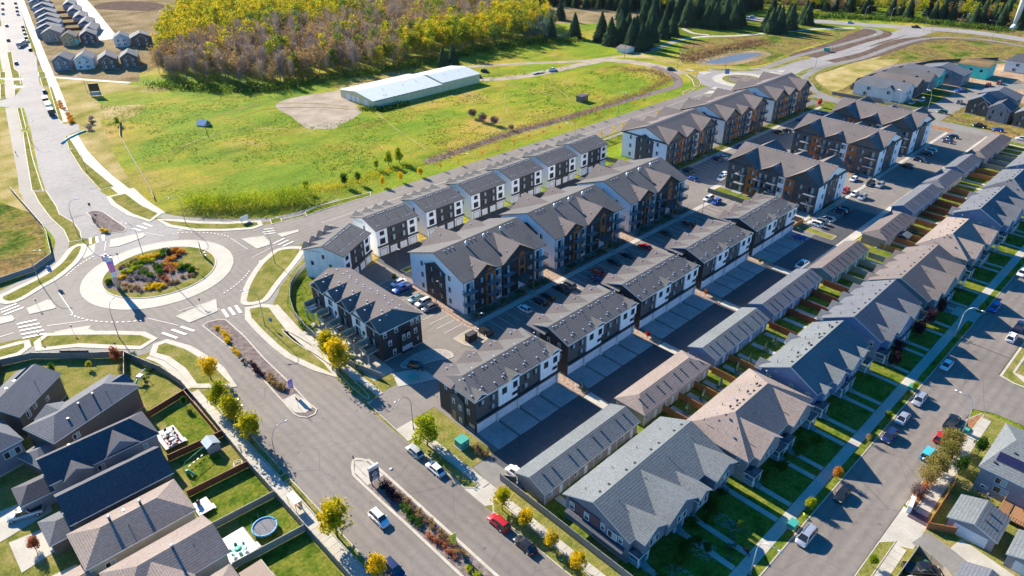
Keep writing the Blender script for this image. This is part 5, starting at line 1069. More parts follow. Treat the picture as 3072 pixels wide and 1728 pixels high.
q = house((3.1, 122.7), 0, 18.4, 8.3, 5.8, 8.7, 'shingle_navy', 'siding_grey', 'house with navy roof and small front gable, crowded deck behind it', 'x', 0, 3.2, (('S', 4.2, 2.6, .9, 4.0, 5.8, 7.4), ('S', 12.2, 3.6, .2, 4.0, 5.8, 8.4)), (('S', 15.6, 0, 3.6, 1.4, 1.1, W_WH), ('S', 8, 0, 3.6, 1.2, 1.1, W_WH)), group=SW)
vents_on(q, [('dark', 9, 3.2, 7.8), ('dark', 5, 5.2, 8.1), ('box', 11, 2, 7.2)])
g = MB(); roof_solid(g, -5.6, 1, 1.2, 7.4, 2.9, 4.4, 'shingle_navy', 'trim_white', 'x', 2.4, 0); g.box(-5.2, .5, 1.6, 7, 0, 2.8, 'siding_grey'); part('garage_wing', g, q); garage_door(q, 'W', 4.3, -5.2, .05, 4.6, 2.2)
q = house((3, 110.3), 0, 16.4, 8.6, 5.8, 8.9, 'shingle_navy', 'siding_greybrown', 'house with plain dark navy roof between the one with valley stripes and the brown-roofed one', 'x', 0, 0, (), (('S', 5, 0, 3.4, 2.2, .7, W_DK1), ('S', 9.2, 0, 3.1, 1.1, 1.4, W_DK1)), group=SW)
vents_on(q, [('dark', 10, 3, 7.9), ('dark', 5, 3, 7.9), ('box', 8, 2.2, 7.3)])
g = MB(); roof_solid(g, -4.2, .6, .6, 7.8, 2.9, 4.3, 'shingle_slate', 'trim_white', 'x', 2.4, 0); g.box(-3.8, .5, 1, 7.4, 0, 2.8, 'siding_greybrown'); part('garage_wing', g, q); garage_door(q, 'W', 4.2, -3.8, .05, 4.6, 2.2)
q = house((2, 99), 0, 16.8, 8.9, 5.8, 8.05, 'shingle_brown', 'siding_beige', 'brown hip-roofed house with two round flues on the ridge', 'x', 4.4, 4.3, (), (('S', 3, 0, 3.4, 1.4, 1.1, W_WH),), group=SW)
vents_on(q, [('chimney', 5.6, 5.2, 7.8), ('chimney', 10.5, 5.2, 7.8), ('pipe', 7.5, 2.4, 6.9), ('box', 8, 6.2, 7.5)])
g = MB(); roof_solid(g, -4.6, .6, -3.4, 4.4, 2.9, 4.6, 'shingle_brown', 'trim_white', 'x', 2.6, 0); g.box(-4.2, .5, -3, 4, 0, 2.8, 'siding_beige'); part('garage_wing', g, q)
q = house((3.4, 86.6), 0, 15.6, 9.6, 5.8, 8.2, 'shingle_brown', 'siding_beige', 'brown-roofed house nearest the bottom left edge with cross gable and bluish wall', 'x', 4.6, 0, (('S', 6, 4.2, 1.4, 5, 5.8, 8.0),), (), group=SW)
vents_on(q, [('chimney', 9.4, 4.4, 7.9), ('chimney', 4.4, 1.2, 7.4), ('pipe', 12, 2.6, 7.8)])
q = house((3, 74.2), 0, 15, 9.4, 5.8, 8.1, 'shingle_brown', 'siding_grey', 'brown-roofed house cut by the bottom edge, beside the wooden pergola', 'x', 4.6, 4.6, (), (), group=SW)
q = house((6.6, 134.1), 19.6, 18.6, 8.6, 5.8, 7.9, 'shingle_slate', 'siding_greybrown', 'slate-roofed house with two tall round flues, turned slightly from its neighbours', 'x', 4.2, 4.4, (('N', 5.4, 3.1, .6, 4.6, 5.8, 7.4), ('E', 4.3, 2.4, .5, 4, 5.8, 7.2)), (('S', 4, 0, 3.4, 1.3, 1.1, W_WH),), group=SW)
vents_on(q, [('chimney', 8, 3.0, 7.2), ('chimney', 11.3, 3.2, 7.25), ('dark', 4.8, 2.2, 6.9), ('dark', 15.4, 3, 6.9), ('pipe', 13.4, 2.2, 6.9)])
g = MB(); roof_solid(g, -4.4, 1, -.6, 6.2, 2.9, 4.4, 'shingle_slate', 'trim_white', 'x', 2.4, 0); g.box(-4, .5, -.2, 5.8, 0, 2.8, 'siding_greybrown'); part('garage_wing', g, q)
q = house((3.6, 147.4), 43, 13.4, 9.4, 5.8, 8.2, 'shingle_slate', 'siding_greybrown', 'slate-roofed house with three ridge vents next to the curved fence corner', 'x', 0, 0, (('E', 6, 2.4, .3, 4, 5.8, 8.0),), (('S', 2.4, 0, 3.4, 1, 1.6, W_WH), ('S', 4.6, 0, 4.0, .9, 1.2, W_WH), ('S', 8.2, 0, 3.0, .8, .9, W_WH)), group=SW)
vents_on(q, [('box', 3, 5.6, 8), ('box', 5.6, 5.6, 8), ('box', 8.2, 5.6, 8), ('pipe', 9, 2, 6.9)])
q = house((-7.4, 138), 10, 9.6, 10, 5.6, 8.2, 'shingle_slate', 'siding_steel', 'house with plum slate roof and a white-trimmed bay window at the left picture edge', 'x', 0, 3.6, (), (('S', 7.6, 0, 3.0, 2.8, 1.4, W_WH3), ('E', 3, 9.6, 3.2, 1.4, 1.2, W_WH)), group=SW)
# south-east lots
q = house((126.3, -6), 0, 15.6, 14.4, 5.6, 8.6, 'shingle_grey', 'siding_grey', 'grey two-storey house with rooftop solar panels and a back deck', 'y', 0, 3, (), (('W', 10.9, 0, 3.5, 1.7, 1.2, W_WH), ('W', 12.8, 0, 1.2, 1.0, .5, W_WH), ('W', 6.2, 0, 3.4, 1.6, 1.2, W_WH), ('W', 10.4, 0, 1.6, 2.2, 1.2, W_WH)), group=None)
for k in range(5):
    m = MB(); m.box(-.5, .5, -.85, .85, .08, .12, 'solar_glass'); m.box(-.53, .53, -.88, .88, .04, .08, 'steel')
    if k == 0: sm_ = m.mesh('solar_panel')
    o = link('solar_panel', sm_, q, (2.6+0*k, 12.2-1.78*k, 6.75)); o.rotation_euler = (0, -radians(21), 0); o = link('solar_panel', sm_, q, (3.55, 12.2-1.78*k, 7.12)); o.rotation_euler = (0, -radians(21), 0)
vents_on(q, [('dark', 1.5, 13, 6.4), ('dark', 5, 11, 7.6)])
box_part('door', q, -.05, .02, 3.2, 5.4, .9, 2.9, 'play_blue')
d = MB(); d.box(-4.6, 0, 1.6, 9.4, .75, .9, 'deck_wood')
for k in range(26): d.box(-4.6, 0, 1.62+.3*k, 1.88+.3*k, .9, .925, 'timber')
for y in (1.7, 9.3):
    d.box(-4.6, 0, y-.05, y+.05, 1.75, 1.83, 'timber')
    for x in lin(-4.6, 0, 12): d.box(x-.04, x+.04, y-.04, y+.04, .9, 1.75, 'timber')
for y in lin(1.6, 9.4, 20): d.box(-4.62, -4.54, y-.04, y+.04, .9, 1.75, 'timber')
d.box(-4.65, -4.5, 1.6, 9.4, 1.75, 1.83, 'timber')
for k in range(4): d.box(-5+.0-.3*k, -4.65-.3*k, 2, 4.4, 0, .7-.17*k, 'timber')
part('deck', d, q)
def garage1(loc, L_, D_, roof, label, door=True):
    r = thing('detached_garage', label, 'garage', (loc[0], loc[1], 0), 0, 'detached garages on the back lane')
    b = MB(); b.box(.35, L_-.35, .35, D_-.35, 0, 2.7, 'siding_grey'); wedge(b, D_/2, D_/2-.35, .35, L_-.35, 2.7, 4.1, 'siding_grey', 'x'); part('wall', b, r)
    rf = MB(); roof_solid(rf, 0, L_, 0, D_, 2.9, 4.35, roof, 'trim_white'); part('roof', rf, r)
    if door: garage_door(r, 'W', D_/2, .35, .05, 4.9, 2.2, 'door_white')
    for u in (L_*.35, L_*.65): vent(r, 'dark', u, D_/2-1.2, 3.95)
    return r
garage1((112.3, 1.1), 7.4, 7.9, 'shingle_grey', 'detached grey garage with wide white door and pale pad beside the decked house')
garage1((111, -8.6), 7.2, 8.2, 'shingle_grey', 'detached garage with pale pad cut by the right edge of the picture')
garage1((97, -3.6), 7.6, 7.6, 'shingle_slate', 'dark slate garage roof at the bottom edge beside the parked pickup', False)
# yellow barn: a long low shed and a slightly higher one
bn = thing('barn', 'long pale yellow metal-clad barn with white steel roof in the meadow', 'barn', (184.6, 287.6, 0))
b = MB(); b.box(0, 42.5, 0, 29, 0, 3.9, 'siding_cream'); wedge(b, 14.5, 14.5, 0, 42, 3.9, 5.7, 'siding_cream', 'x'); b.box(42.5, 68, 0, 24, 0, 4.7, 'siding_cream'); wedge(b, 12, 12, 42.5, 68, 4.7, 6.4, 'siding_cream', 'x'); part('wall', b, bn)
rf = MB(); roof_solid(rf, -.5, 43, -.5, 29.5, 4.0, 5.9, 'metal_roof'); roof_solid(rf, 42.2, 68.5, -.5, 24.5, 4.8, 6.6, 'metal_roof'); part('roof', rf, bn)
for y in (6.2, 22): garage_door(bn, 'W', y, 0, .05, 3.4, 3.0)
garage_door(bn, 'W', 13.5, 0, .05, 2.2, 2.8); garage_door(bn, 'W', 17.5, 0, .05, 2.2, 2.8)
for k in range(16):
    if k == 0: q = MB(); q.box(-1, 1, -.04, .02, 0, .35, 'trim_dark'); sw_ = q.mesh('window')
    link('window', sw_, bn, (2.2+2.55*k, 0, 3.3))
q = MB()
for k in range(68): q.box(.2+k, .26+k, -.45, 14.2 if k < 43 else 11.8, 4.0, 4.0, 'trim_grey')
for x, y, z in ((8, 3, 4.5), (9.5, 3.2, 4.5), (12, 9, 5.2), (24, 9, 5.2), (33, 10, 5.4), (50, 8, 6.0), (60, 8, 6.0)): vent(bn, 'pipe', x, y, z); vent(bn, 'box', x+.5, y, z)
house((361.3, 273.6), 0, 7.6, 7.6, 2.6, 3.9, 'shingle_taupe', 'siding_white', 'small white shed with grey gable roof at the edge of the spruces', 'y', 0, 0)
# far north-west houses
NW = 'new houses beside the bulldozed ground in the upper left'
hs = [((97, 481.5), -28, 9.5, 14, 'shingle_slate', 'siding_steel', 'grey-blue house with low wing, leftmost of the four backing onto the field'),
      ((106.8, 474.2), -24, 9.6, 15, 'shingle_slate', 'siding_white', 'white two-storey house with dark band, second of the four backing onto the field'),
      ((116.4, 463.4), -20, 9.4, 15, 'shingle_slate', 'siding_greybrown', 'brown-grey house with dark gable stripe, third of the four backing onto the field'),
      ((127.3, 460.2), -22, 9.2, 14, 'shingle_slate', 'siding_greybrown', 'lower brown-grey house, rightmost of the four backing onto the field'),
      ((143.6, 521), -20, 9, 12, 'shingle_slate', 'siding_white', 'white house with garage beside the woods, left one of the pair'),
      ((151.5, 513), -16, 12.5, 12, 'shingle_slate', 'siding_greybrown', 'big brown-grey house beside the woods, right one of the pair'),
      ((114.6, 572), -24, 11.5, 16, 'shingle_slate', 'siding_taupe', 'grey taupe house at the near end of the left row'),
      ((120.5, 549.5), -24, 8.5, 11, 'shingle_taupe', 'osb', 'unfinished house with bare sheathing and a green sheet'),
      ((130.4, 545.5), -20, 9.6, 13, 'shingle_slate', 'siding_plum', 'dark plum unfinished house behind the one with bare sheathing')]
for (p_, a_, L_, D_, rf_, wl_, lb) in hs:
    house(p_, a_, L_, D_, 5.7, 8.8, rf_, wl_, lb, 'y', 0, 3, (('S', L_*.5, L_*.32, .6, 4, 4.6, 7.2),), (('S', L_*.3, -.62, 1, 1.6, 1.3, W_WH), ('S', L_*.7, -.62, 1, 1.6, 1.3, W_WH), ('S', L_*.3, -.62, 3.5, 1.3, 1.2, W_WH), ('S', L_*.68, -.62, 3.5, 1.5, 1.2, W_WH)), group=NW)
q = MB(); q.box(-.1, 2.2, -.1, .1, 1.5, 4.4, 'membrane_teal'); tag(link('sheeting', q.mesh('sheeting'), None, (127, 543.5, 0), .5), 'green sheet hanging on the corner of the unfinished house', 'sheeting')
rowp = [(115.5, 590, -24), (121.5, 612, -24), (127, 634, -22), (132, 660, -20), (138, 690, -20), (143, 722, -20), (150, 755, -20)]
for i, (x, y, a) in enumerate(rowp):
    house((x, y), a, 14, 14, 5.6, 8.6, 'shingle_slate', ('siding_steel', 'siding_blue', 'siding_grey')[i % 3], ('second', 'third', 'fourth', 'fifth', 'sixth', 'seventh', 'last')[i]+' slate-roofed house back along the left row beside the pale boulevard', 'y', 3, 3, (('S', 7, 3.4, .5, 4, 5, 7.4),), (('S', 5, -.52, 3.4, 1.4, 1.2, W_WH), ('S', 9, -.52, 3.4, 1.4, 1.2, W_WH)), group='row of houses along the far boulevard')
rowq = [(140.5, 577, -24), (146, 604, -22), (151, 634, -20), (156.5, 668, -20), (163, 704, -20)]
for i, (x, y, a) in enumerate(rowq):
    house((x, y), a, 8.5, 24, 3.2, 5.6, 'shingle_slate', 'siding_grey', ('nearest', 'second', 'third', 'fourth', 'farthest')[i]+' low garage building of the far lane between the two rows of houses', 'y', 2.5, 2.5, (), (), group='garages on the far lane')
# far east houses
EA = 'houses of the new street in the upper right'
def ehouse(loc, rz, L_, D_, roof, wall, label, axis='y', h0=0, h1=3, E_=5.7, zr=8.8):
    return house(loc, rz, L_, D_, E_, zr, roof, wall, label, axis, h0, h1, (('W', D_*.3, min(2.6, D_*.22), .5, 4, 4.8, 7.2),), (('S', L_*.3, 0, 3.5, 1.2, 1.3, W_DARK), ('S', L_*.6, 0, 3.5, 1.2, 1.3, W_DARK), ('S', L_*.5, 0, .9, 1.8, 1.4, W_DARK), ('W', D_*.7, 0, 3.5, 1.5, 1.3, W_DARK), ('W', D_*.3, -.52, 3.3, 1.4, 1.3, W_DARK), ('W', D_*.75, 0, .8, 1.6, 1.4, W_DARK)), 'trim_white', EA)
ehouse((370.5, 113), 0, 11, 24.5, 'shingle_slate', 'siding_white', 'white two-storey house with black windows and a low wing, nearest of the upper right houses')
ehouse((384, 113), 0, 11, 23, 'shingle_taupe', 'siding_plum', 'house with pale taupe roof directly behind the white one')
ehouse((398, 112), 0, 11, 23, 'shingle_charcoal', 'siding_grey', 'dark-roofed house third in the upper right row')
ehouse((412, 112), 0, 9, 20, 'shingle_slate', 'membrane_teal', 'unfinished house with teal membrane under a grey roof')
ehouse((423, 104), 0, 13, 22, 'shingle_slate', 'siding_grey', 'wide grey-roofed house beside the unfinished teal one', 'x')
u_ = thing('house_under_construction', 'house under construction wrapped in bright teal membrane with bare roof trusses', 'house', (446, 99, 0), 0, EA)
b = MB(); b.box(0, 14, 0, 15, 0, 6, 'membrane_teal'); b.box(-.05, 14.05, -.05, 15.05, 6, 6.3, 'osb'); part('wall', b, u_)
tr = MB()
for k in range(22):
    y = .2+.7*k; tr.tube([(0, y, 6.3), (7, y, 9), (14, y, 6.3)], .09, 4, 'osb'); tr.box(0, 14, y-.06, y+.06, 6.3, 6.45, 'osb'); tr.tube([(3.5, y, 6.4), (5, y, 8.1)], .07, 4, 'osb'); tr.tube([(10.5, y, 6.4), (9, y, 8.1)], .07, 4, 'osb')
part('roof_truss', tr, u_)
for y in (3, 8, 12): window(u_, 'W', y, -.02, 3.6, 1.4, 1.2, ('osb', 1, 'd')); 
for y in (3, 10): window(u_, 'S', y, -.02, 3.6, 1.4, 1.2, ('osb', 1, 'd'))
ehouse((474, 78), 0, 14, 20, 'shingle_navy', 'siding_white', 'white house with dark roof at the right picture edge beyond the building site')
ehouse((375.6, 77.6), 0, 11, 9.6, 'shingle_slate', 'siding_charcoal', 'charcoal house with big windows and a green front lawn', 'x')
ehouse((370.5, 68.6), 0, 11, 8.6, 'shingle_navy', 'siding_grey', 'house with dark navy gable roof and white porch, next to the charcoal one', 'x')
ehouse((369.5, 57), 0, 12, 9.4, 'shingle_slate', 'siding_greybrown', 'brown-grey house at the right edge of the upper street row', 'x')
ehouse((392, 72), 0, 11, 16, 'shingle_slate', 'siding_grey', 'grey roof peeking out behind the charcoal house', 'x')

# ------------------------------------------------------------------ fences
def fence(label, pts, mat, h=1.8, post='same', panel=2.4, name='fence', group=None, cap=None):
    """board panels between posts, each panel a part"""
    x0, y0 = pts[0][:2]; r = thing(name, label, 'fence', (x0, y0, 0), 0, group); pm = mat if post == 'same' else post
    for (ax, ay), (bx, by) in zip(pts, pts[1:]):
        L_ = math.hypot(bx-ax, by-ay); n = max(1, round(L_/panel)); a = math.atan2(by-ay, bx-ax); w_ = L_/n
        m = MB(); m.box(.04, w_-.04, -.03, .03, .08, h-.06, mat); m.box(0, w_, -.06, .06, h-.08, h, cap or pm); m.box(0, w_, -.05, .05, .12, .22, pm)
        k_ = max(3, int(w_/.3))
        for i in range(k_): m.box(.04+(w_-.08)*i/k_+.015, .04+(w_-.08)*(i+1)/k_-.015, -.045, .045, .1, h-.05, mat)
        me = m.mesh('panel'); p = MB(); p.box(-.07, .07, -.07, .07, 0, h+.08, pm); pe = p.mesh('post')
        for i in range(n):
            lx, ly = ax-x0+cos(a)*w_*i, ay-y0+sin(a)*w_*i; link('panel', me, r, (lx, ly, 0), a); link('post', pe, r, (lx, ly, 0), a)
        link('post', pe, r, (bx-x0, by-y0, 0), a)
    return r
DIV = 'dividing fences between the small back yards'
for x, m, y1, lb in ((103, 'wood_fence_orange', 54, 'orange-brown yard fence behind the brown house, nearest the dark gap'), (108.8, 'wood_fence_orange', 53.4, 'second orange-brown yard fence behind the brown house'), (114.6, 'wood_fence_orange', 53.4, 'third orange-brown yard fence behind the brown house'), (121.9, 'wood_fence_orange', 53, 'orange-brown fence between the brown house yard and the first spruce yard'),
                 (129, 'wood_fence_orange', 52.3, 'orange-brown fence in the middle of the spruce yards'), (148, 'wood_fence_red', 52.3, 'red-brown fence at the far end of the spruce yards'), (157.3, 'wood_fence_red', 51.6, 'first red-brown fence behind the slate-roofed blue house'), (164.2, 'wood_fence_red', 51.6, 'second red-brown fence behind the slate-roofed blue house'), (170.8, 'wood_fence_red', 51.6, 'third red-brown fence behind the slate-roofed blue house'), (177.8, 'wood_fence_red', 51.6, 'red-brown fence beside the first grey fenced yard'),
                 (185.3, 'fence_beige', 51.4, 'first beige-grey yard fence, counted from the red-brown ones'), (190.8, 'fence_beige', 51.4, 'second beige-grey yard fence'), (196.6, 'fence_beige', 51.4, 'third beige-grey yard fence, planter boxes beside it'), (202.8, 'fence_beige', 51.4, 'fourth beige-grey yard fence next to the empty strip'),
                 (210.8, 'wood_fence_orange', 49, 'long bright orange fence at the end of the strip of dry grass'), (218.3, 'wood_fence_orange', 50.4, 'orange yard fence behind the dark garden shed'), (223.5, 'wood_fence_orange', 50.4, 'orange yard fence on the near side of the dark garden shed'), (230.4, 'wood_fence_orange', 50.4, 'orange yard fence with shrubs along it'), (236.4, 'wood_fence_orange', 50.4, 'orange yard fence at the end of the brown hip-roofed garage'),
                 (244, 'wood_fence_red', 50.4, 'first dark brown fence behind the slate-roofed seventh house'), (250.5, 'wood_fence_red', 50.4, 'second dark brown fence behind the seventh house'), (257, 'wood_fence_red', 50.4, 'third dark brown fence behind the seventh house'), (263.8, 'wood_fence_red', 50.4, 'fourth dark brown fence, white garden wheel beside it'), (272.3, 'wood_fence_orange', 50.4, 'brown fence before the green lawn strip'), (292.5, 'wood_fence_orange', 50.4, 'far orange fence, nearer of two'), (298.8, 'wood_fence_orange', 50.4, 'far orange fence, farther of two'), (306, 'fence_grey', 50.4, 'grey far yard fence, nearest of three'), (313, 'fence_grey', 50.4, 'grey far yard fence, middle of three'), (320, 'fence_grey', 50.4, 'grey far yard fence, farthest of three')):
    top = 61.4 if x < 178 else 59.6
    fence(lb, [(x, y1), (x, top)], m, 1.8, group=DIV)
fence('grey screen fence along the sidewalk below the black garage townhouse', [(64.7, 71.1), (64.7, 20)], 'fence_grey', 1.8)
fence('short brown fence corner behind the nearest garage row', [(64.8, 70.8), (66.4, 68.6)], 'wood_fence_tan', 1.7)
fence('curved grey fence around the patios of the decked townhouse block', [(66.6, 112.4), (64.4, 120), (64, 132), (64.3, 142), (65.6, 150), (68.2, 157), (72, 163.5), (77, 168.5), (82, 172)], 'fence_grey', 1.7)
fence('tall grey sound fence curving round the lower left houses', [(32.3, -10), (32.3, 60), (32.1, 108), (32.7, 128), (32.9, 141.5), (31.6, 150), (29.4, 156.5), (27.6, 162.4), (22, 167), (16.5, 172.3), (11.7, 177), (5.3, 179.2), (-20, 186)], 'fence_grey', 1.9)
LL = 'yard fences of the lower left houses'
fence('dark red fence between the swing set yard and the vegetable yard', [(22.9, 136), (32.7, 138.2)], 'wood_fence_red', 1.7, group=LL); fence('red fence below the crowded deck yard', [(21.6, 120.2), (32.4, 119.6)], 'wood_fence_red', 1.7, group=LL)
fence('red fence between the play yard and the bright lawn', [(20.6, 108.4), (32.2, 107.8)], 'wood_fence_red', 1.7, group=LL); fence('brown fence between the bright lawn and the trampoline yard', [(20.4, 98), (32.2, 97.2)], 'wood_fence_tan', 1.7, group=LL)
fence('pale fence between the trampoline yard and the last lawn', [(19.6, 87.6), (32, 86.4)], 'fence_beige', 1.7, group=LL); fence('red fence run along the inside of the crowded deck yard', [(32.0, 137.8), (31.8, 120)], 'wood_fence_red', 1.7, group=LL)
fence('tan fence with pale top rail from the flued house to the curved corner', [(22.4, 146.6), (27.6, 162)], 'wood_fence_orange', 1.8, group=LL, cap='fence_beige'); fence('long tan fence with pale top rail at the left picture edge', [(-2, 157), (5.6, 178.6)], 'wood_fence_red', 1.8, group=LL, cap='fence_beige')
fence('dark plum screen with arched top at the head of the rusty tree yard', [(16.8, 172.2), (21.6, 167.6)], 'siding_plum', 2.4, name='screen')
fence('orange wooden fence along the sidewalk of the decked grey house', [(110.2, 10.8), (124.8, 10.9)], 'wood_fence_orange', 1.7); fence('orange wooden return fence beside the grey garage', [(110.2, 10.8), (112.4, 7)], 'wood_fence_orange', 1.7)
fence('tan fence around the gravel pad with the parked pickup', [(104, 10.2), (94, 10.4)], 'wood_fence_tan', 1.7); fence('tan fence on the lane side of the parked pickup pad', [(104, 10.2), (102.6, 5.8), (99.6, 2)], 'wood_fence_tan', 1.7)
fence('green fence between the two car parks', [(211, 84.5), (211, 119.5), (213.5, 121.5)], 'fence_green', 1.7); fence('green fence at the end of the sixth roadside block', [(208.6, 176), (211, 158), (212, 150), (218, 150)], 'fence_green', 1.7)
fence('green fence screening the gable end beside the car park', [(204, 84), (211, 84)], 'wood_fence_orange', 1.7); fence('low brown retaining fence along the shaded car park wall', [(219, 83.2), (240, 83.2)], 'wood_fence_tan', 1.2)
fence('grey fence in front of the white upper right house', [(362, 144), (364, 120), (361, 104), (366, 100)], 'fence_grey', 1.6); fence('long black construction fence behind the upper right houses', [(378, 142), (396, 146), (432, 142), (468, 132), (500, 108)], 'siding_black', 1.6, panel=5)
fence('long grey fence at the left field edge', [(34, 297), (33.6, 254), (33, 247.6), (29.8, 230), (23.6, 224.6), (14.8, 223.8), (-20, 225)], 'fence_grey', 1.7, panel=3)
fence('weathered rail fence at the left edge of the green field', [(90.6, 354), (83, 331), (77.2, 300), (70, 260.4), (68, 252)], 'wood_fence_tan', 1.1, panel=3.5)

for i, (x0, y0, x1, y1) in enumerate(((131, 585, 143, 579), (135, 607, 148, 601), (139, 632, 153, 626), (145, 658, 158, 653), (150, 690, 164, 684))): fence(('nearest', 'second', 'third', 'fourth', 'farthest')[i]+' red-brown yard fence between the two far rows of houses', [(x0, y0), (x1, y1), (x1+2, y1+12)], 'wood_fence_red', 1.8, panel=4, group='far yard fences')
flat('far_yard', 'soil', [(128, 575), (142, 570), (150, 610), (158, 650), (172, 730), (160, 735), (148, 680), (138, 630)])
def _carlist():
    st = 'vehicles parked or driving on the residential street'; dv = 'vehicles on the divided road'; al = 'cars in the stalls below the apartment walk'
    L = [('van', 'silver', 93.2, 24.5, 180, 'silver minivan with roof rails parked nearest the camera on the residential street', st), ('hatch', 'black', 106.8, 24.4, 180, 'black compact hatchback parked alone behind the silver minivan', st), ('suv', 'navy', 128.8, 24.5, 180, 'dark navy SUV in the group of parked cars, third from the utility box', st), ('sedan', 'silver', 136.2, 24.7, 180, 'silver-lilac sedan in the parked group, bumper to bumper with the dark SUV', st), ('suv', 'silver', 144.9, 24.5, 180, 'grey station wagon parked beside the turquoise utility box', st),
         ('sedan', 'white', 162.4, 24.8, 180, 'white sedan parked at the kerb opposite the corner', st), ('suv', 'blue', 197.4, 24.8, 180, 'blue car standing in the zigzag roof shadow', st), ('suv', 'white', 223, 25, 180, 'white van-like car near the right edge beside the open trailer', st), ('suv', 'white', 185.4, 17.6, 0, 'white SUV parked by the red-leaved tree', st), ('pickup', 'navy', 192.2, 17.6, 0, 'dark pickup truck parked in front of the white SUV by the red-leaved tree', st),
         ('pickup', 'black', 142.4, 17.2, 0, 'black pickup parked under the silver street lamp at the corner', st), ('hatch', 'red', 135.8, 17.2, 0, 'small red car half hidden by the roadside trees', st), ('jeep', 'skyblue', 129.0, 17.2, 0, 'bright blue off-road vehicle with round emblem on its spare wheel', st), ('pickup', 'black', 100.3, 8.2, -50, 'dark pickup with ladder rack on the gravel pad at the bottom edge', None), ('suv', 'white', 97.4, 7.2, -50, 'white van half cut off by the bottom edge', None),
         ('hatch', 'silver', 57.5, 88.2, 90, 'silver hatchback parked opposite the median tip', dv), ('sedan', 'white', 57.5, 81.6, 90, 'white sedan with glass roof parked behind the silver hatchback', dv), ('suv', 'red', 57.3, 63.6, 90, 'red SUV parked at the kerb by the young yellow trees', dv), ('sedan', 'black', 57.3, 57, 90, 'black sedan parked behind the red SUV', dv), ('suv', 'white', 42.8, 79.2, -90, 'white SUV driving toward the camera on the left carriageway', dv), ('suv', 'navy', 38.4, 68.8, -90, 'dark blue SUV at the left kerb by the small golden tree', dv), ('suv', 'white', 67.8, 70.0, 90, 'white and blue car nose tucked beside the nearest garage', None),
         ('suv', 'black', 95.6, 109.7, 90, 'black pickup-like SUV parked beside the waste island', al), ('hatch', 'white', 109.9, 110.1, 90, 'white compact SUV alone among empty stalls', al), ('suv', 'black', 115.6, 109.8, 90, 'black SUV first to the right of the white compact one', al), ('suv', 'black', 118.7, 110.1, 90, 'black SUV second to the right of the white compact one', al), ('pickup', 'black', 124.2, 110, 90, 'black pickup with short grille nearest the orange rock bed', al), ('suv', 'grey', 127.2, 110.2, 90, 'dark grey SUV beside the black pickup at the rock bed', al),
         ('sedan', 'navy', 135, 107, 90, 'dark blue car parked just behind a townhouse roof', al), ('suv', 'red', 138.4, 109.5, 90, 'dark red SUV in the shade of the middle apartment building', al), ('sedan', 'black', 146.4, 109.9, 90, 'black car left of the pair in front of the middle building', al), ('sedan', 'black', 152.3, 109.8, 90, 'black car right of the pair in front of the middle building', al), ('sedan', 'red', 160.6, 109.2, 90, 'bright red sedan in the sunny gap between the apartment buildings', al), ('sedan', 'black', 172.4, 110.2, 90, 'black sedan in front of the third apartment building', al), ('suv', 'black', 183.5, 109.2, 90, 'black SUV next to the slim lamp post at the end of the stalls', al),
         ('sedan', 'white', 94.6, 144.4, 180, 'white sedan parked beside the small bush behind the first apartment building', None), ('pickup', 'blue', 93.3, 141, 180, 'blue pickup parked next to the white sedan behind the decked block', None), ('sedan', 'teal', 93.0, 134.2, 180, 'pale teal sedan parked against the white end wall', None), ('suv', 'white', 93.0, 131.2, 180, 'white hatch with dark sunroof parked against the white end wall', None), ('sedan', 'grey', 92.8, 128.1, 180, 'grey-green sedan nearest the empty sunny stalls', None), ('hatch', 'black', 74.8, 110.2, -60, 'black car on the small forecourt under the dark end wall', None),
         ('suv', 'white', 205.3, 115.6, 180, 'white SUV by the brown bed in the gravelly courtyard', None), ('hatch', 'blue', 205, 112.2, 180, 'bright blue hatchback next to the white SUV in the courtyard', None), ('sedan', 'blue', 199.4, 79.4, 90, 'blue sports car at the end of the last townhouse driveway', None), ('pickup', 'white', 184, 70.6, 0, 'white pickup half hidden behind the slate garage roof', None),
         ('suv', 'white', 212.2, 80.4, 90, 'white SUV with dark roof bars at the low grey wall', None), ('suv', 'grey', 214.9, 80.2, 90, 'plum-dark wagon beside the white SUV at the low grey wall', None), ('suv', 'silver', 218.4, 79.4, 90, 'silver wagon alone in the shaded stalls under the apartment wall', None), ('suv', 'navy', 227.4, 79.2, 90, 'dark SUV left of two in the building shadow', None), ('sedan', 'black', 230.8, 79.3, 90, 'dark car right of two in the building shadow', None)]
    pk = 'cars in the large car park at the right'
    L += [('hatch', 'red', 245.6, 85.4, 180, 'red car nearest the white end wall in the large car park', pk), ('hatch', 'white', 245, 82, 180, 'white car in the middle of three beside the kerbed island', pk), ('suv', 'silver', 244, 78.8, 180, 'silver car at the end of three beside the kerbed island', pk), ('hatch', 'white', 258.2, 88, 180, 'white hatchback alone before the brown-fronted building', pk), ('suv', 'black', 258.2, 82, 180, 'black SUV of the pair with a shrub island', pk), ('suv', 'silver', 259.2, 78.9, 180, 'silver-lilac SUV of the pair with a shrub island', pk),
          ('suv', 'black', 285.2, 79.4, 90, 'dark car at the edge of the building shadow', pk), ('suv', 'navy', 295.6, 79.2, 90, 'dark hatch in the sun right of the shadowed car', pk), ('suv', 'black', 305, 79.2, 90, 'dark car next to the silver one past the end walk', pk), ('suv', 'silver', 309.6, 79.4, 90, 'silver car next to the dark one past the end walk', pk), ('sedan', 'grey', 326, 78.6, 90, 'grey sedan, first of three at the far end of the car park', pk), ('sedan', 'navy', 329, 79.4, 90, 'dark sedan, second of three at the far end of the car park', pk), ('sedan', 'black', 334.4, 79, 90, 'black sedan, last of three at the far end of the car park', pk)]
    bk = 'cars between the two groups of gabled apartment buildings'
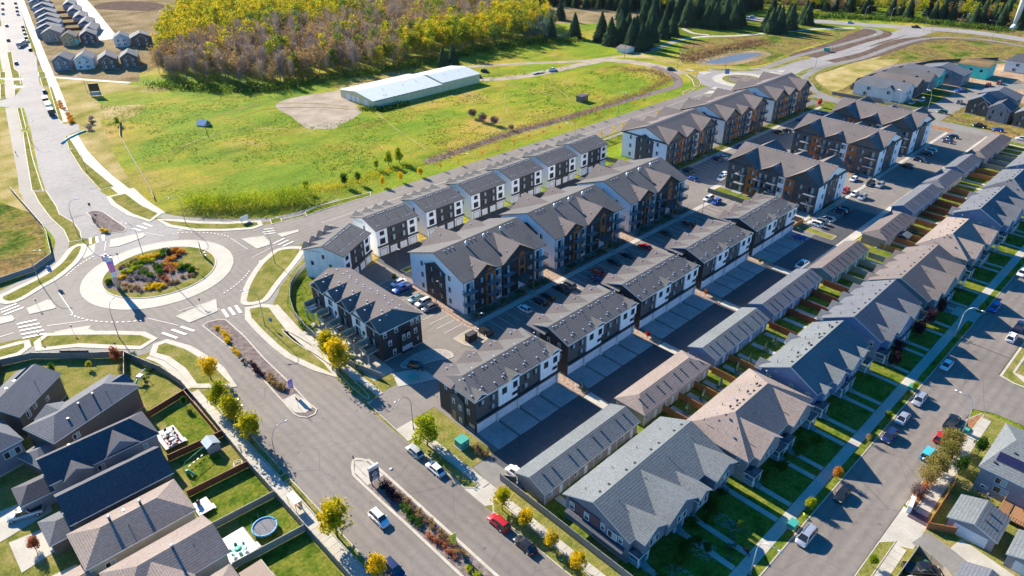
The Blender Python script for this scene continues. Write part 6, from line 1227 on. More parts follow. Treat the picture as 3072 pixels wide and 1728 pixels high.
    L += [('suv', 'navy', 241, 134.4, 90, 'dark SUV at the walk before the first gabled building', bk), ('sedan', 'white', 244.4, 134.2, 90, 'white sedan beside the dark SUV at the walk', bk), ('suv', 'black', 222.6, 135.6, 90, 'black car at the near end of the long walk', bk), ('sedan', 'blue', 216.8, 129.6, 90, 'blue car next to the wooden screen', bk), ('suv', 'white', 224.6, 122.4, 180, 'white SUV against the blue-grey building', bk), ('sedan', 'white', 228.8, 124, 180, 'second white car farther along the blue-grey building', bk), ('suv', 'blue', 259.6, 135.4, 90, 'light blue car in the middle of the long walk', bk), ('suv', 'black', 287, 133.4, 90, 'black car before the gravelled strip', bk), ('sedan', 'black', 292.3, 132, 90, 'low black car right of the gravelled strip', bk), ('sedan', 'blue', 310.6, 134.6, 90, 'blue-grey car at the far end of the long walk', bk), ('suv', 'blue', 326.6, 132, 90, 'bright blue SUV by the turquoise utility box', bk), ('sedan', 'navy', 323.4, 132.6, 90, 'dark car beside the bright blue SUV', bk)]
    f = 'vehicles around the new upper right street'
    L += [('suv', 'silver', 373.2, 109.8, 180, 'silver car on the driveway of the white house', f), ('suv', 'white', 381.2, 108, 180, 'white car on the next driveway', f), ('suv', 'green', 367.6, 94.4, 90, 'dark green car at the street corner', f), ('pickup', 'black', 357.6, 75.7, 90, 'black pickup parked before the navy-roofed house', f), ('sedan', 'blue', 357.3, 68.3, 90, 'pale blue car behind the black pickup', f), ('suv', 'grey', 390.2, 94, 0, 'grey car before the charcoal house lawn', f), ('pickup', 'blue', 412.6, 101, 160, 'blue pickup with white load at the building site', f), ('suv', 'red', 433.9, 94, 0, 'red car left of two at the building site', f), ('suv', 'red', 442.3, 91.2, 0, 'red SUV right of two at the building site', f), ('pickup', 'red', 424.6, 87.4, 10, 'red and blue pickup on the far street bend', f), ('sedan', 'white', 419, 90.4, 10, 'white car beside the red and blue pickup', f), ('suv', 'white', 351, 57.6, 90, 'white SUV at the right picture edge by the last walk', f), ('sedan', 'white', 524, 281, -30, 'white car on the distant road between the spruces', None), ('sedan', 'silver', 551, 218, -40, 'silver car on the distant road beyond the lawn', None), ('pickup', 'black', 566.5, 178, -60, 'dark truck near the far junction', None),
          ('suv', 'black', 269.4, 302, -60, 'black SUV on the farm track behind the barn', None), ('pickup', 'white', 298.2, 277, -10, 'white pickup pulling the flatbed trailer', None), ('suv', 'navy', 346.4, 230.2, -45, 'dark blue SUV arriving at the second roundabout', None), ('suv', 'black', 259.2, 296, -90, 'black car tucked behind the barn corner', None)]
    w = 'cars parked along the far boulevard'
    for i, (x, y) in enumerate(((134.2, 774), (127, 740), (121.7, 715), (111.2, 655), (99, 595))): L.append(('suv', ('black', 'grey', 'white', 'grey', 'navy')[i], x, y, 75, ('farthest', 'second farthest', 'middle', 'second nearest', 'nearest')[i]+' car on the left side of the far boulevard', w))
    for i, (x, y) in enumerate(((142.2, 766), (137.5, 742), (132.9, 720), (129.4, 702), (118.5, 641), (115.6, 626), (113, 612), (109.5, 594), (107.2, 581))): L.append(('suv', ('black', 'grey', 'black', 'white', 'grey', 'black', 'silver', 'black', 'white')[i], x, y, 75, ('farthest', 'eighth', 'seventh', 'sixth', 'fifth', 'fourth', 'third', 'second', 'nearest')[i]+(' parked car' if i in (0, 8) else ' parked car counted from the long truck')+' on the right side of the far boulevard', w))
    L += [('suv', 'black', 101.6, 551, 75, 'black car in front of the long truck', w), ('suv', 'blue', 85.7, 516, 78, 'white and blue car at the left kerb of the boulevard', w), ('suv', 'navy', 80, 434, 80, 'dark blue car before the orange flower bed', w), ('pickup', 'silver', -2.2, 124.6, 160, 'silver truck on the driveway at the lower left edge', None)]
    return L
CARLIST = _carlist()
_g = 'street lamps along the roads'
LAMPLIST = [(79.8, 27.4, -90, 9.0, 3.25, 'silver street lamp with curved arm nearest the motorcycle', 'galvanised'), (176.7, 27.5, -90, 9.3, 3.25, 'silver street lamp over the zigzag roof shadow', 'galvanised'), (140.3, 14.6, 90, 9.5, 3.25, 'street lamp on the corner opposite the grey station wagon', 'galvanised'),
            (61.6, 94.1, 180, 9.35, 3.25, 'street lamp at the complex entrance beside the lime tree'), (35.8, 102.6, 0, 10.8, 3.25, 'street lamp on the left verge in the long tree shadow'), (29.4, 171.6, 50, 9.8, 3.25, 'street lamp on the south-west verge of the roundabout'), (23, 216.6, -40, 10, 3.25, 'street lamp on the west verge of the roundabout with a dark panel'), (49.6, 211.3, 130, 11, 3.25, 'dark street lamp inside the roundabout island at its far side'), (49.4, 187.8, 20, 11.2, 1.6, 'street lamp inside the roundabout island at its near side'), (57.9, 151.3, 150, 11, 3.25, 'dark street lamp on the verge with the blue sign'), (67.7, 224.1, 200, 11, 3.25, 'street lamp on the path verge at the top of the roundabout'), (40.1, 241.2, 0, 11.6, 3.0, 'street lamp on the left verge of the boulevard before the roundabout'), (75.7, 179.7, 165, 11.6, 3.25, 'street lamp on the verge by the blue turned townhouse'),
            (160, 185, 120, 10.5, 3.25, 'street lamp on the near side of the collector road behind the roadside townhouses'), (213.5, 184.6, 150, 10.5, 3.25, 'second street lamp on the near side of the collector road'), (262, 200.6, -90, 10.5, 3.25, 'street lamp on the far verge of the collector road near the pasture shelter'), (346, 226, -60, 10.5, 3.25, 'street lamp above the track junction'), (341.8, 210.3, -60, 10.5, 3.25, 'street lamp left of the second roundabout'), (369.1, 209.4, -90, 10.5, 3.25, 'street lamp on the lawn strip above the second roundabout'), (403.1, 199.4, -90, 10.5, 3.25, 'street lamp by the pond side path'), (408.9, 175.5, 90, 10.5, 3.25, 'street lamp at the meadow corner'), (455.8, 187.5, -90, 10.5, 3.25, 'street lamp on the dark soil bank'), (469.3, 165.8, 90, 10.5, 3.25, 'street lamp in the arterial road opposite the utility box'), (503.4, 185.8, -90, 10.5, 3.25, 'street lamp at the path bend'), (560, 212, -60, 12, 4, 'tall street lamp at the far junction, left'), (566, 196, -60, 12, 4, 'tall street lamp at the far junction, second from left'), (556, 169, 120, 12, 4, 'tall street lamp at the far junction, third from left'), (537, 158, 120, 12, 4, 'tall street lamp at the far junction, fourth from left'), (571.6, 152.7, -60, 12, 4, 'tall street lamp against the dark woods'), (560, 128, 120, 12, 4, 'tall street lamp nearest the water tower'),
            (365.5, 100, 60, 9.5, 3.25, 'big curved street lamp before the white upper right house', 'galvanised'), (362.5, 112, 60, 8, 2.6, 'smaller street lamp beside the white upper right house', 'galvanised'), (360.3, 86, 180, 8, 2.6, 'street lamp at the green lawn corner', 'galvanised'), (423.3, 87, 180, 9, 2.6, 'street lamp in the building site street'), (95.7, 418, 180, 9, 2.6, 'dark street lamp by the hoarding panels'), (53.5, 350.5, 0, 9, 2.6, 'street lamp on the verge left of the boulevard'), (59.5, 297.6, 180, 10, 3.2, 'street lamp on the verge right of the boulevard bend')]
SIGNLIST = [(57.2, 189.2, -70, 2.2, .9, .9, 'small orange warning sign in the roundabout lawn', 'orange_paint'), (49.1, 257.8, -50, 3.2, .8, 1.2, 'grey sign on the tip of the northern splitter bed', 'steel_dark'), (27.2, 166.4, -60, 2.6, .6, .6, 'small dark road sign by the curved fence end', 'steel_dark'), (15.2, 184, -60, 2.4, .6, .6, 'small dark road sign at the zebra crossing on the left', 'steel_dark'), (22, 182.4, -60, 2.4, .6, .6, 'small dark road sign on the south-west verge', 'steel_dark'), (50.2, 172.0, -60, 2.4, .6, .6, 'small dark road sign on the southern splitter island', 'steel_dark'), (47.9, 116.6, -90, 3.0, 1.2, .9, 'road sign on the rounded tip of the northern median', 'steel_dark'), (47.2, 94, -90, 2.4, .6, .8, 'slim road sign on the tip of the southern median', 'steel_dark'), (58.8, 149.2, -60, 3.0, .9, 1.1, 'blue and white sign panel on the lamp verge', 'sign_blue'), (43.5, 214, -60, 2.6, .8, .6, 'dark sign on the roundabout apron', 'steel_dark'), (357, 201, -60, 4, 2.4, 2.8, 'blue sign board behind the second roundabout', 'sign_blue'), (63, 132, -60, 2.6, .5, .7, 'small sign at the kerb by the yellow-green trees', 'sign_white'), (19, 202, -60, 2.6, .6, .6, 'thin road sign on the western splitter island', 'steel_dark'), (26, 214, -40, 5, 1.2, 1.8, 'blue-grey sign panel on the west verge lamp side', 'sign_blue'), (59.7, 43, -90, 2.4, .4, .6, 'short bollard-like sign by the small yellow trees', 'steel_dark')]
# ------------------------------------------------------------------ vehicles
CARS = {}
SPEC = {  # length, width, belt, roof, bonnet end, windscreen top, roof end, tail end
 'sedan': (4.7, 1.8, .88, 1.43, .98, 1.75, 3.45, 4.25), 'hatch': (4.3, 1.8, .95, 1.52, .95, 1.6, 3.55, 4.15), 'suv': (4.75, 1.9, 1.05, 1.72, 1.1, 1.7, 4.15, 4.6), 'van': (5.1, 1.98, 1.05, 1.78, .75, 1.6, 4.6, 5.0), 'pickup': (5.8, 2.0, 1.12, 1.86, 1.35, 2.0, 3.5, 3.8), 'jeep': (4.6, 1.9, 1.15, 1.85, 1.45, 1.75, 4.45, 4.5)}
def car_mesh(kind):
    if kind in CARS: return CARS[kind]
    L_, W_, zb, zr, a, b_, c, d = SPEC[kind]; hw = W_/2; m = MB(); x0 = -L_/2
    st = [(0, .42, .62, .80), (.12, .30, .74, .92), (.55, .22, zb-.16, 1), (a, .2, zb-.05, 1), (L_*.5, .2, zb, 1), (d-.1, .2, zb, 1), (L_-.3, .24, zb-.02 if kind != 'sedan' else zb-.05, .98), (L_-.05, .34, zb-.10, .92), (L_, .44, zb-.3, .84)]
    if kind == 'pickup': st = st[:5]+[(3.75, .2, zb, 1), (L_-.1, .24, zb, .99), (L_, .3, zb-.12, .95)]
    ring = []
    for x, z0, z1, k in st:
        w = hw*k; ring.append([(x0+x, -w*.86, z0), (x0+x, -w, z0+.18), (x0+x, -w*1.0, (z0+z1)/2+.05), (x0+x, -w*.93, z1-.05), (x0+x, -w*.78, z1), (x0+x, w*.78, z1), (x0+x, w*.93, z1-.05), (x0+x, w, (z0+z1)/2+.05), (x0+x, w, z0+.18), (x0+x, w*.86, z0)])
    vs = [p for r in ring for p in r]; n = 10; fs = [(i*n+k, i*n+(k+1) % n, (i+1)*n+(k+1) % n, (i+1)*n+k) for i in range(len(ring)-1) for k in range(n)]
    fs += [tuple(range(n))[::-1], tuple((len(ring)-1)*n+k for k in range(n))]
    m.add(vs, [f[::-1] for f in fs], 'car_white', True)
    if kind == 'pickup':
        m.box(x0+3.85, x0+L_-.12, -hw*.80, hw*.80, zb-.04, zb+.015, 'black_plastic')
        for s in (-1, 1): m.box(x0+3.8, x0+L_-.05, s*hw*.80, s*hw*.95, zb-.1, zb+.08, 'car_white')
        m.box(x0+L_-.12, x0+L_-.02, -hw*.9, hw*.9, zb-.3, zb+.08, 'car_white')
    # roof and pillars, joined to the body
    rw = hw*.70; ro = [(x0+b_, -rw, zr-.04), (x0+b_, rw, zr-.04), (x0+c, rw, zr-.03), (x0+c, -rw, zr-.03)]; xm = x0+(b_+c)/2
    m.add([(x0+b_, -rw, zr-.05), (xm, -rw, zr), (x0+c, -rw, zr-.04), (x0+c, rw, zr-.04), (xm, rw, zr), (x0+b_, rw, zr-.05), (xm, 0, zr+.03), (x0+b_, 0, zr-.02), (x0+c, 0, zr-.01)],
          [(0, 7, 6, 1), (7, 5, 4, 6), (1, 6, 8, 2), (6, 4, 3, 8)][::1], 'car_white', True)
    bw = hw*.86
    def pil(x1, z1, x2, w=.07):
        for s in (-1, 1): m.tube([(x0+x1, s*bw, z1), (x0+x2, s*rw, zr-.05)], w*.6, 4, 'car_white', False)
    pil(a, zb-.03, b_); pil(d, zb, c, .12); pil((a+d)/2+.05, zb, (b_+c)/2+.05, .06)
    for s in (-1, 1): m.box(x0+a+.35, x0+a+.52, s*(hw*.93), s*(hw*.93+.2), zb-.02, zb+.14, 'car_white')
    if kind in ('suv', 'van'):
        for s in (-1, 1): m.box(x0+b_+.3, x0+c-.2, s*rw*.92-.02, s*rw*.92+.02, zr+.02, zr+.07, 'steel_dark')
    body = m.mesh('body')
    g = MB(); zz = zb-.05
    g.add([(x0+a, -bw, zz), (x0+a, bw, zz), (x0+d, bw, zz), (x0+d, -bw, zz), (x0+b_, -rw, zr-.07), (x0+b_, rw, zr-.07), (x0+c, rw, zr-.06), (x0+c, -rw, zr-.06)],
          [(0, 4, 5, 1), (1, 5, 6, 2), (2, 6, 7, 3), (3, 7, 4, 0), (4, 7, 6, 5)], 'car_glass'); gl = g.mesh('windows')
    if kind in ('sedan', 'suv', 'hatch'):
        pass
    wm = MB(); R_ = .34 if kind not in ('pickup', 'jeep', 'suv') else .39
    wm.tube([(0, -.11, 0), (0, .11, 0)], R_, 14, 'rubber'); wm.tube([(0, -.125, 0), (0, .125, 0)], R_*.6, 10, 'galvanised'); wh = wm.mesh('wheel')
    hl = MB(); hl.box(-.05, .1, -.2, .2, -.07, .07, 'lamp_white'); tl = MB(); tl.box(-.08, .04, -.12, .12, -.12, .12, 'lamp_red')
    CARS[kind] = (body, gl, wh, hl.mesh('headlight'), tl.mesh('tail_light'), R_); return CARS[kind]
def car(kind, col, x, y, head, label, group=None, z=0, root_name=None):
    """head: compass direction of travel in degrees, 0 = +X"""
    names = {'sedan': 'sedan', 'hatch': 'hatchback', 'suv': 'suv', 'van': 'minivan', 'pickup': 'pickup_truck', 'jeep': 'off_road_vehicle'}
    cats = {'sedan': 'car', 'hatch': 'car', 'suv': 'car', 'van': 'minivan', 'pickup': 'pickup truck', 'jeep': 'car'}
    bd, gl, wh, hl, tl, R_ = car_mesh(kind); L_, W_ = SPEC[kind][:2]
    r = thing(root_name or names[kind], label, cats[kind], (x, y, z), radians(head)+pi, group)
    o = link('body', bd, r); o.material_slots[0].link = 'OBJECT'; o.material_slots[0].material = M['car_'+col]
    link('windows', gl, r)
    for sx in (-L_/2+.85, L_/2-.95):
        for sy in (-1, 1): link('wheel', wh, r, (sx, sy*(W_/2-.1), R_))
    for sy in (-1, 1): link('headlight', hl, r, (-L_/2+.1, sy*(W_/2-.33), .66)); link('tail_light', tl, r, (L_-L_/2-.06, sy*(W_/2-.26), .78))
    return r
for a in CARLIST: car(*a)
jp = [o for o in bpy.data.objects if o.name.startswith('off_road_vehicle')][0]
m = MB(); m.tube([(2.3, 0, 1.0), (2.52, 0, 1.0)], .38, 16, 'rubber'); m.tube([(2.5, 0, 1.0), (2.55, 0, 1.0)], .3, 16, 'sign_white'); m.tube([(2.54, 0, 1.0), (2.57, 0, 1.0)], .17, 16, 'car_skyblue'); part('spare_wheel', m, jp)
m = MB(); m.box(-.6, 2.1, -.72, .72, 1.86, 1.93, 'cyan_fabric'); part('soft_top', m, jp)
# box truck, flatbed and trailer, tanker on the far boulevard
def boxtruck(x, y, head, label, col='door_white', L_=7, cabc='black_plastic'):
    r = thing('truck', label, 'truck', (x, y, 0), radians(head), None)
    b = MB(); b.box(-L_/2, L_/2-2.2, -1.2, 1.2, .9, 3.2, col); part('cargo_box', b, r); b = MB(); b.box(L_/2-2.1, L_/2, -1.1, 1.1, .5, 1.6, cabc); b.box(L_/2-2.0, L_/2-.8, -1.05, 1.05, 1.6, 2.5, 'car_glass'); part('cab', b, r)
    w_ = MB(); w_.tube([(0, -.14, 0), (0, .14, 0)], .48, 12, 'rubber'); me = w_.mesh('wheel')
    for sx in (-L_/2+1.2, L_/2-1.2):
        for sy in (-1, 1): link('wheel', me, r, (sx, sy*1.05, .48))
    return r
boxtruck(101.8, 571, 60, 'long dark truck crossing the wide boulevard in the upper left', 'trim_grey', 13); boxtruck(75.2, 413, 82, 'dark box truck, first of the three trucks by the orange flower bed', 'trim_dark', 8); boxtruck(73.4, 401, 82, 'white flatbed truck, middle one of the three by the orange flower bed', 'sign_white', 9); boxtruck(71.4, 389.5, 82, 'black truck, last of the three by the orange flower bed', 'trim_dark', 7.5)
r = thing('flatbed_trailer', 'empty flatbed trailer hitched behind the white pickup on the farm track', 'trailer', (289, 279, 0), radians(-8)); b = MB(); b.box(-4.5, 3.5, -1.1, 1.1, .6, .75, 'trim_grey'); b.box(3.5, 5, -.1, .1, .55, .65, 'steel_dark'); part('deck', b, r); b = MB()
for sx in (-1.5, -.6):
    for sy in (-1, 1): b.tube([(sx, sy*1.2-.1, .38), (sx, sy*1.2+.1, .38)], .38, 10, 'rubber')
part('wheel', b, r)
# motorbike on its stand
r = thing('motorcycle', 'black and red motorcycle standing on the sidewalk beside the street lamp', 'motorcycle', (83.2, 30.3, 0), radians(70)); b = MB()
for x in (-.75, .75):
    q = MB(); q.tube([(x, -.07, .33), (x, .07, .33)], .33, 14, 'rubber'); q.tube([(x, -.08, .33), (x, .08, .33)], .18, 10, 'galvanised'); part('wheel', q, r)
q = MB(); q.tube([(-.75, 0, .35), (-.3, 0, .55), (.2, 0, .5), (.5, 0, .85), (.75, 0, .35)], [.07, .16, .2, .1, .06], 8, 'steel_dark'); q.tube([(-.1, 0, .85), (.35, 0, .95)], [.16, .2], 8, 'car_red'); part('frame', q, r)
q = MB(); q.tube([(-.75, 0, .82), (-.1, 0, .8)], [.1, .15], 8, 'rubber'); part('saddle', q, r); q = MB(); q.tube([(.4, -.4, 1.1), (.5, 0, 1.02), (.4, .4, 1.1)], .03, 6, 'steel_dark'); part('handlebar', q, r)

# ------------------------------------------------------------------ street furniture
LAMP = {}
def street_lamp(x, y, az, h=9.5, arm=2.6, label='', mat='steel', group='street lamps along the roads'):
    k = (h, arm, mat)
    if k not in LAMP:
        m = MB(); pts = [(0, 0, 0), (0, 0, h*.68)]; n = 8
        for i in range(1, n+1):
            t = i/n*pi*.58; pts.append((arm*.62*(1-cos(t)), 0, h*.68+(h*.32)*sin(t)/1.0))
        pts.append((arm, 0, h*.985)); m.tube(pts, [.11, .085]+[.06]*(len(pts)-2), 8, mat); m.cyl(0, 0, 0, .35, .17, 8, 'foundation')
        l = MB(); l.tube([(arm-.15, 0, h*.985), (arm+.2, 0, h*.99), (arm+.75, 0, h*.985)], [.08, .17, .08], 8, 'galvanised'); LAMP[k] = (m.mesh('pole'), l.mesh('lamp_head'))
    r = thing('street_lamp', label, 'street lamp', (x, y, 0), radians(az), group); link('pole', LAMP[k][0], r); link('lamp_head', LAMP[k][1], r); return r
for a in LAMPLIST: street_lamp(*a)
def lot_lamp(x, y, h, label):
    r = thing('parking_lamp', label, 'lamp post', (x, y, 0), radians(-50), 'slim black lamp posts in the complex'); m = MB(); m.cyl(0, 0, 0, h, .07, 8, 'steel_dark'); m.tube([(0, 0, h-.3), (.5, 0, h)], .05, 6, 'steel_dark'); part('pole', m, r)
    m = MB(); m.tube([(.4, 0, h), (1.1, 0, h+.05)], [.1, .14], 6, 'galvanised'); part('lamp_head', m, r)
lot_lamp(98.8, 150.3, 7.2, 'black lamp post on the small lawn island behind the first apartment building'); lot_lamp(95.4, 128.6, 7.2, 'black lamp post against the dark panel of the white end wall'); lot_lamp(93.4, 109.1, 7.2, 'black lamp post on the island with the waste enclosure'); lot_lamp(189.9, 108.4, 7.2, 'black lamp post beside the green box near the fourth garage townhouse block')
lot_lamp(146.6, 117.6, 5, 'short black lamp post on the walk between the first two apartment buildings')
def sign(x, y, az, h, w_, hh, label, mat='sign_white', cat='sign', name='road_sign', back='steel'):
    r = thing(name, label, cat, (x, y, 0), radians(az)); m = MB(); m.cyl(0, 0, 0, h, .04, 6, 'steel'); part('post', m, r); m = MB(); m.box(-w_/2, w_/2, -.06, -.04, h-hh, h, mat); m.box(-w_/2, w_/2, -.04, -.03, h-hh, h, back); part('panel', m, r); return r
for a in SIGNLIST: sign(*a)
# gateway pylon in the first roundabout
r = thing('gateway_pylon', 'tall leaning-looking entrance pylon with pink, white and purple facets in the roundabout', 'sign', (37.6, 196.6, 0), radians(-20))
m = MB()
def taper(mb, z0, z1, a0, a1, mat, tw=0, t=.28):
    mb.add([(-a0/2, -t, z0), (a0/2, -t, z0), (a0/2, t, z0), (-a0/2, t, z0), (-a1/2+tw, -t, z1), (a1/2+tw, -t, z1), (a1/2+tw, t, z1), (-a1/2+tw, t, z1)], [(0, 1, 5, 4), (1, 2, 6, 5), (2, 3, 7, 6), (3, 0, 4, 7), (4, 5, 6, 7)], mat)
taper(m, 0, 4, .8, 1.15, 'steel', 0); part('shaft', m, r)
m = MB(); taper(m, 4, 5.6, 1.15, 1.35, 'trim_white'); part('collar', m, r); m = MB(); taper(m, 5.6, 8.2, 1.35, 1.6, 'banner_pink'); taper(m, 8.2, 8.9, 1.6, 1.7, 'banner_purple'); part('purple_panel', m, r)
m = MB(); m.box(-1.1, .2, -.28, .28, 8.9, 10.6, 'sign_white'); m.box(.2, .9, -.28, .28, 8.9, 10.0, 'galvanised'); m.box(-1.4, -1.1, -.28, .28, 9.2, 11.0, 'banner_pink'); m.box(-.7, -.1, -.28, .28, 10.6, 11.2, 'banner_pink'); part('crown_panel', m, r)
m = MB(); m.box(-1.0, -.3, -.295, -.285, 9.3, 9.5, 'sign_blue'); m.box(-1.0, -.1, -.295, -.285, 9.8, 9.95, 'banner_purple'); part('lettering', m, r)
# feather banners
def banner(x, y, label, mat, h=4.2, az=0):
    r = thing('feather_banner', label, 'banner', (x, y, 0), radians(az), 'feather banners on the medians'); m = MB(); m.tube([(0, 0, 0), (0, 0, h*.8), (.12, 0, h)], .035, 6, 'steel'); part('pole', m, r)
    m = MB(); m.add([(-.02, 0, h*.35), (-.95, 0, h*.42), (-1.0, 0, h*.85), (-.02, 0, h*.98), (-.02, .03, h*.35), (-.95, .03, h*.42), (-1.0, .03, h*.85), (-.02, .03, h*.98)], [(0, 1, 2, 3), (7, 6, 5, 4), (0, 4, 5, 1), (1, 5, 6, 2), (2, 6, 7, 3), (3, 7, 4, 0)], mat); part('flag', m, r)
    m = MB()
    for k in range(3): m.box(-.85+.12*k, -.25, -.012, -.004, h*(.5+.1*k), h*(.53+.1*k), 'sign_white' if mat != 'banner_yellow' else 'bin_green')
    part('lettering', m, r)
banner(49.7, 121.6, 'lilac feather banner with white lettering near the tip of the northern median', 'banner_purple', 4.4, -35); banner(48.6, 64.8, 'yellow feather banner in the southern median bed', 'banner_yellow', 4.4, -35)
# monument sign in the southern median
r = thing('monument_sign', 'purple-grey monument sign with round emblem at the tip of the southern median', 'sign', (47.4, 87.2, 0), radians(0))
m = MB(); m.box(-1.0, 1.0, -.22, .22, 1.0, 3.9, 'siding_plum'); m.box(-1.1, 1.1, -.26, .26, 3.7, 4.5, 'galvanised'); m.box(-.9, -.7, -.1, .1, 0, 1, 'steel'); m.box(.7, .9, -.1, .1, 0, 1, 'steel'); part('board', m, r)
m = MB(); m.tube([(0, -.22, 2.5), (0, -.245, 2.5)], .55, 20, 'sign_white'); m.tube([(0, -.24, 2.5), (0, -.26, 2.5)], .42, 20, 'siding_plum'); m.box(-.3, .3, -.275, -.262, 2.44, 2.56, 'sign_white'); m.box(-.06, .06, -.275, -.262, 2.2, 2.8, 'sign_white'); part('emblem', m, r)
m = MB()
for k in range(3): m.box(-.75+.1*k, .75-.1*k, -.24, -.225, 1.15+.22*k, 1.27+.22*k, 'sign_white')
part('lettering', m, r)
r = thing('billboard', 'black sign board on steel legs at the far edge of the roundabout island', 'sign', (62.6, 200.2, 0), radians(75)); m = MB(); m.box(-1.2, 1.2, -.08, .08, 1.0, 4.6, 'sign_black'); part('board', m, r); m = MB()
for s in (-1, 1): m.tube([(s*1.0, -.8, 0), (s*.9, 0, 1.6), (s*1.0, .9, 0)], .06, 6, 'galvanised'); m.box(s*1.0-.3, s*1.0+.3, -1.1, -.6, 0, .25, 'galvanised')
part('legs', m, r)
r = thing('bus_shelter', 'small bus shelter with pale cover on the left sidewalk beside the yellow tree', 'bus shelter', (33.7, 92.6, 0), radians(90)); m = MB(); m.box(-1.6, 1.6, -.7, .7, 2.2, 2.32, 'sign_white'); part('roof', m, r); m = MB()
for sx in (-1.5, 1.5):
    for sy in (-.6, .6): m.box(sx-.04, sx+.04, sy-.04, sy+.04, 0, 2.2, 'steel')
part('post', m, r); m = MB(); m.box(-1.45, 1.45, -.62, -.6, .2, 2.1, 'rail_glass'); part('glass_wall', m, r); m = MB(); m.box(-.8, .8, -.45, -.1, .4, .48, 'timber'); part('bench', m, r)
# utility cabinets
def cabinet(x, y, sx, sy, sz, label, mat='green_box', az=0):
    r = thing('transformer_box', label, 'transformer', (x, y, 0), radians(az), 'green utility boxes'); m = MB(); m.box(-sx/2-.15, sx/2+.15, -sy/2-.15, sy/2+.15, 0, .18, 'concrete'); part('pad', m, r)
    m = MB(); m.box(-sx/2, sx/2, -sy/2, sy/2, .18, sz-.12, mat); m.box(-sx/2-.06, sx/2+.06, -sy/2-.06, sy/2+.06, sz-.12, sz, mat); m.box(-.02, .02, -sy/2-.02, -sy/2, .3, sz-.2, 'steel_dark'); part('cabinet', m, r)
    m = MB()
    for k in (-.55, .25): m.box(k*sx/2, k*sx/2+.22, -sy/2-.015, -sy/2, sz*.55, sz*.55+.2, 'sign_white')
    part('warning_label', m, r)
for a in ((65.6, 83.3, 2.2, 2.0, 1.9, 'large green transformer box beside the nearest black townhouse'), (94.0, 27.4, 1.7, 1.3, 1.1, 'turquoise utility box on the boulevard lawn behind the silver minivan'), (148.3, 27.3, 1.5, 1.1, 1.0, 'turquoise utility box near the row of parked cars under the street corner'), (71.8, 107.6, 1.8, 1.6, .8, 'low green utility box on the fenced corner island by the complex entrance'), (203.5, 101.6, 2, 1.6, 1.6, 'green box by the car park next to the fourth garage townhouse block'), (317.5, 131.2, 2.2, 1.8, 1.6, 'turquoise utility box beside the farthest walkway of the complex'), (452, 189, 3, 2.4, 2.4, 'turquoise utility box on the dark soil bank by the arterial road'), (141.4, 14.2, .9, .8, 1.2, 'small green cabinet at the foot of the street lamp by the corner')): cabinet(*a)
# community mailbox
r = thing('community_mailbox', 'white community mailbox cabinet at the sidewalk corner beside the dark ramp mats', 'mailbox', (113.0, 14.6, 0), radians(8)); m = MB()
for k in range(3):
    q = MB(); q.box(-1.5+1.0*k+.02, -.5+1.0*k-.02, -.35, .35, .2, 1.75, 'sign_white'); part('locker', q, r)
m.box(-1.5, 1.5, -.4, .4, 0, .2, 'foundation'); part('plinth', m, r)
r = tag(link('ramp_mat', None, None, (0, 0, 0)), 'three dark brown ramp boards across the sidewalk beside the white mailbox', 'ramp'); 
for k in range(3): m = MB(); m.box(110.6+.75*k, 111.3+.75*k, 11.2, 14.2, .12, .2, 'siding_plum'); part('board', m, r)
# waste enclosure on the corner island
r = thing('waste_enclosure', 'black waste enclosure with yellow bin on the corner island', 'bin store', (91, 109.6, 0), radians(0)); m = MB(); m.box(-1.3, 1.3, -.8, -.7, 0, 2.2, 'siding_black'); m.box(-1.3, -1.2, -.8, .8, 0, 2.2, 'siding_black'); m.box(1.2, 1.3, -.8, .8, 0, 2.2, 'siding_black'); m.box(-1.35, 1.35, -.85, .85, 2.2, 2.28, 'steel_dark'); part('wall', m, r)
m = MB(); m.box(-.7, .7, -.5, .5, .1, 1.2, 'banner_yellow'); part('bin', m, r)
r = thing('meter_box', 'small grey metal cabinet next to the waste enclosure', 'cabinet', (92.9, 110.2, 0)); m = MB(); m.box(-.5, .5, -.4, .4, 0, 1.2, 'galvanised'); m.box(-.55, .55, -.45, .45, 1.2, 1.26, 'steel'); part('cabinet', m, r)
# play equipment and yard things
r = thing('trampoline', 'round trampoline with blue rim and net poles in the lower left yard', 'trampoline', (27.2, 91.5, 0)); m = MB(); n = 28; R_ = 2.1
m.tube([(R_*cos(2*pi*i/n), R_*sin(2*pi*i/n), .85) for i in range(n+1)], .17, 6, 'play_blue'); part('rim', m, r); m = MB(); m.prism(circle(0, 0, 1.95, 28), .82, .83, 'net'); part('mat', m, r); m = MB()
for i in range(8): a = 2*pi*i/8; m.cyl(R_*cos(a), R_*sin(a), 0, 2.6, .03, 6, 'steel')
part('pole', m, r)
r = thing('swing_set', 'green swing set with hanging seats on the play yard lawn', 'swing set', (25.4, 116.2, 0), radians(20)); m = MB(); m.tube([(-2.4, 0, 2.1), (2.4, 0, 2.1)], .05, 6, 'play_green')
for s in (-1, 1):
    for t in (-.9, .9): m.tube([(s*2.4, 0, 2.1), (s*2.7, t, 0)], .04, 6, 'play_green')
part('frame', m, r)
for x in (-1.6, -.6, .4, 1.4):
    q = MB(); q.tube([(x-.2, 0, 2.1), (x-.2, 0, .6)], .012, 4, 'steel'); q.tube([(x+.2, 0, 2.1), (x+.2, 0, .6)], .012, 4, 'steel'); q.box(x-.25, x+.25, -.1, .1, .55, .6, 'sign_white'); part('swing', q, r)
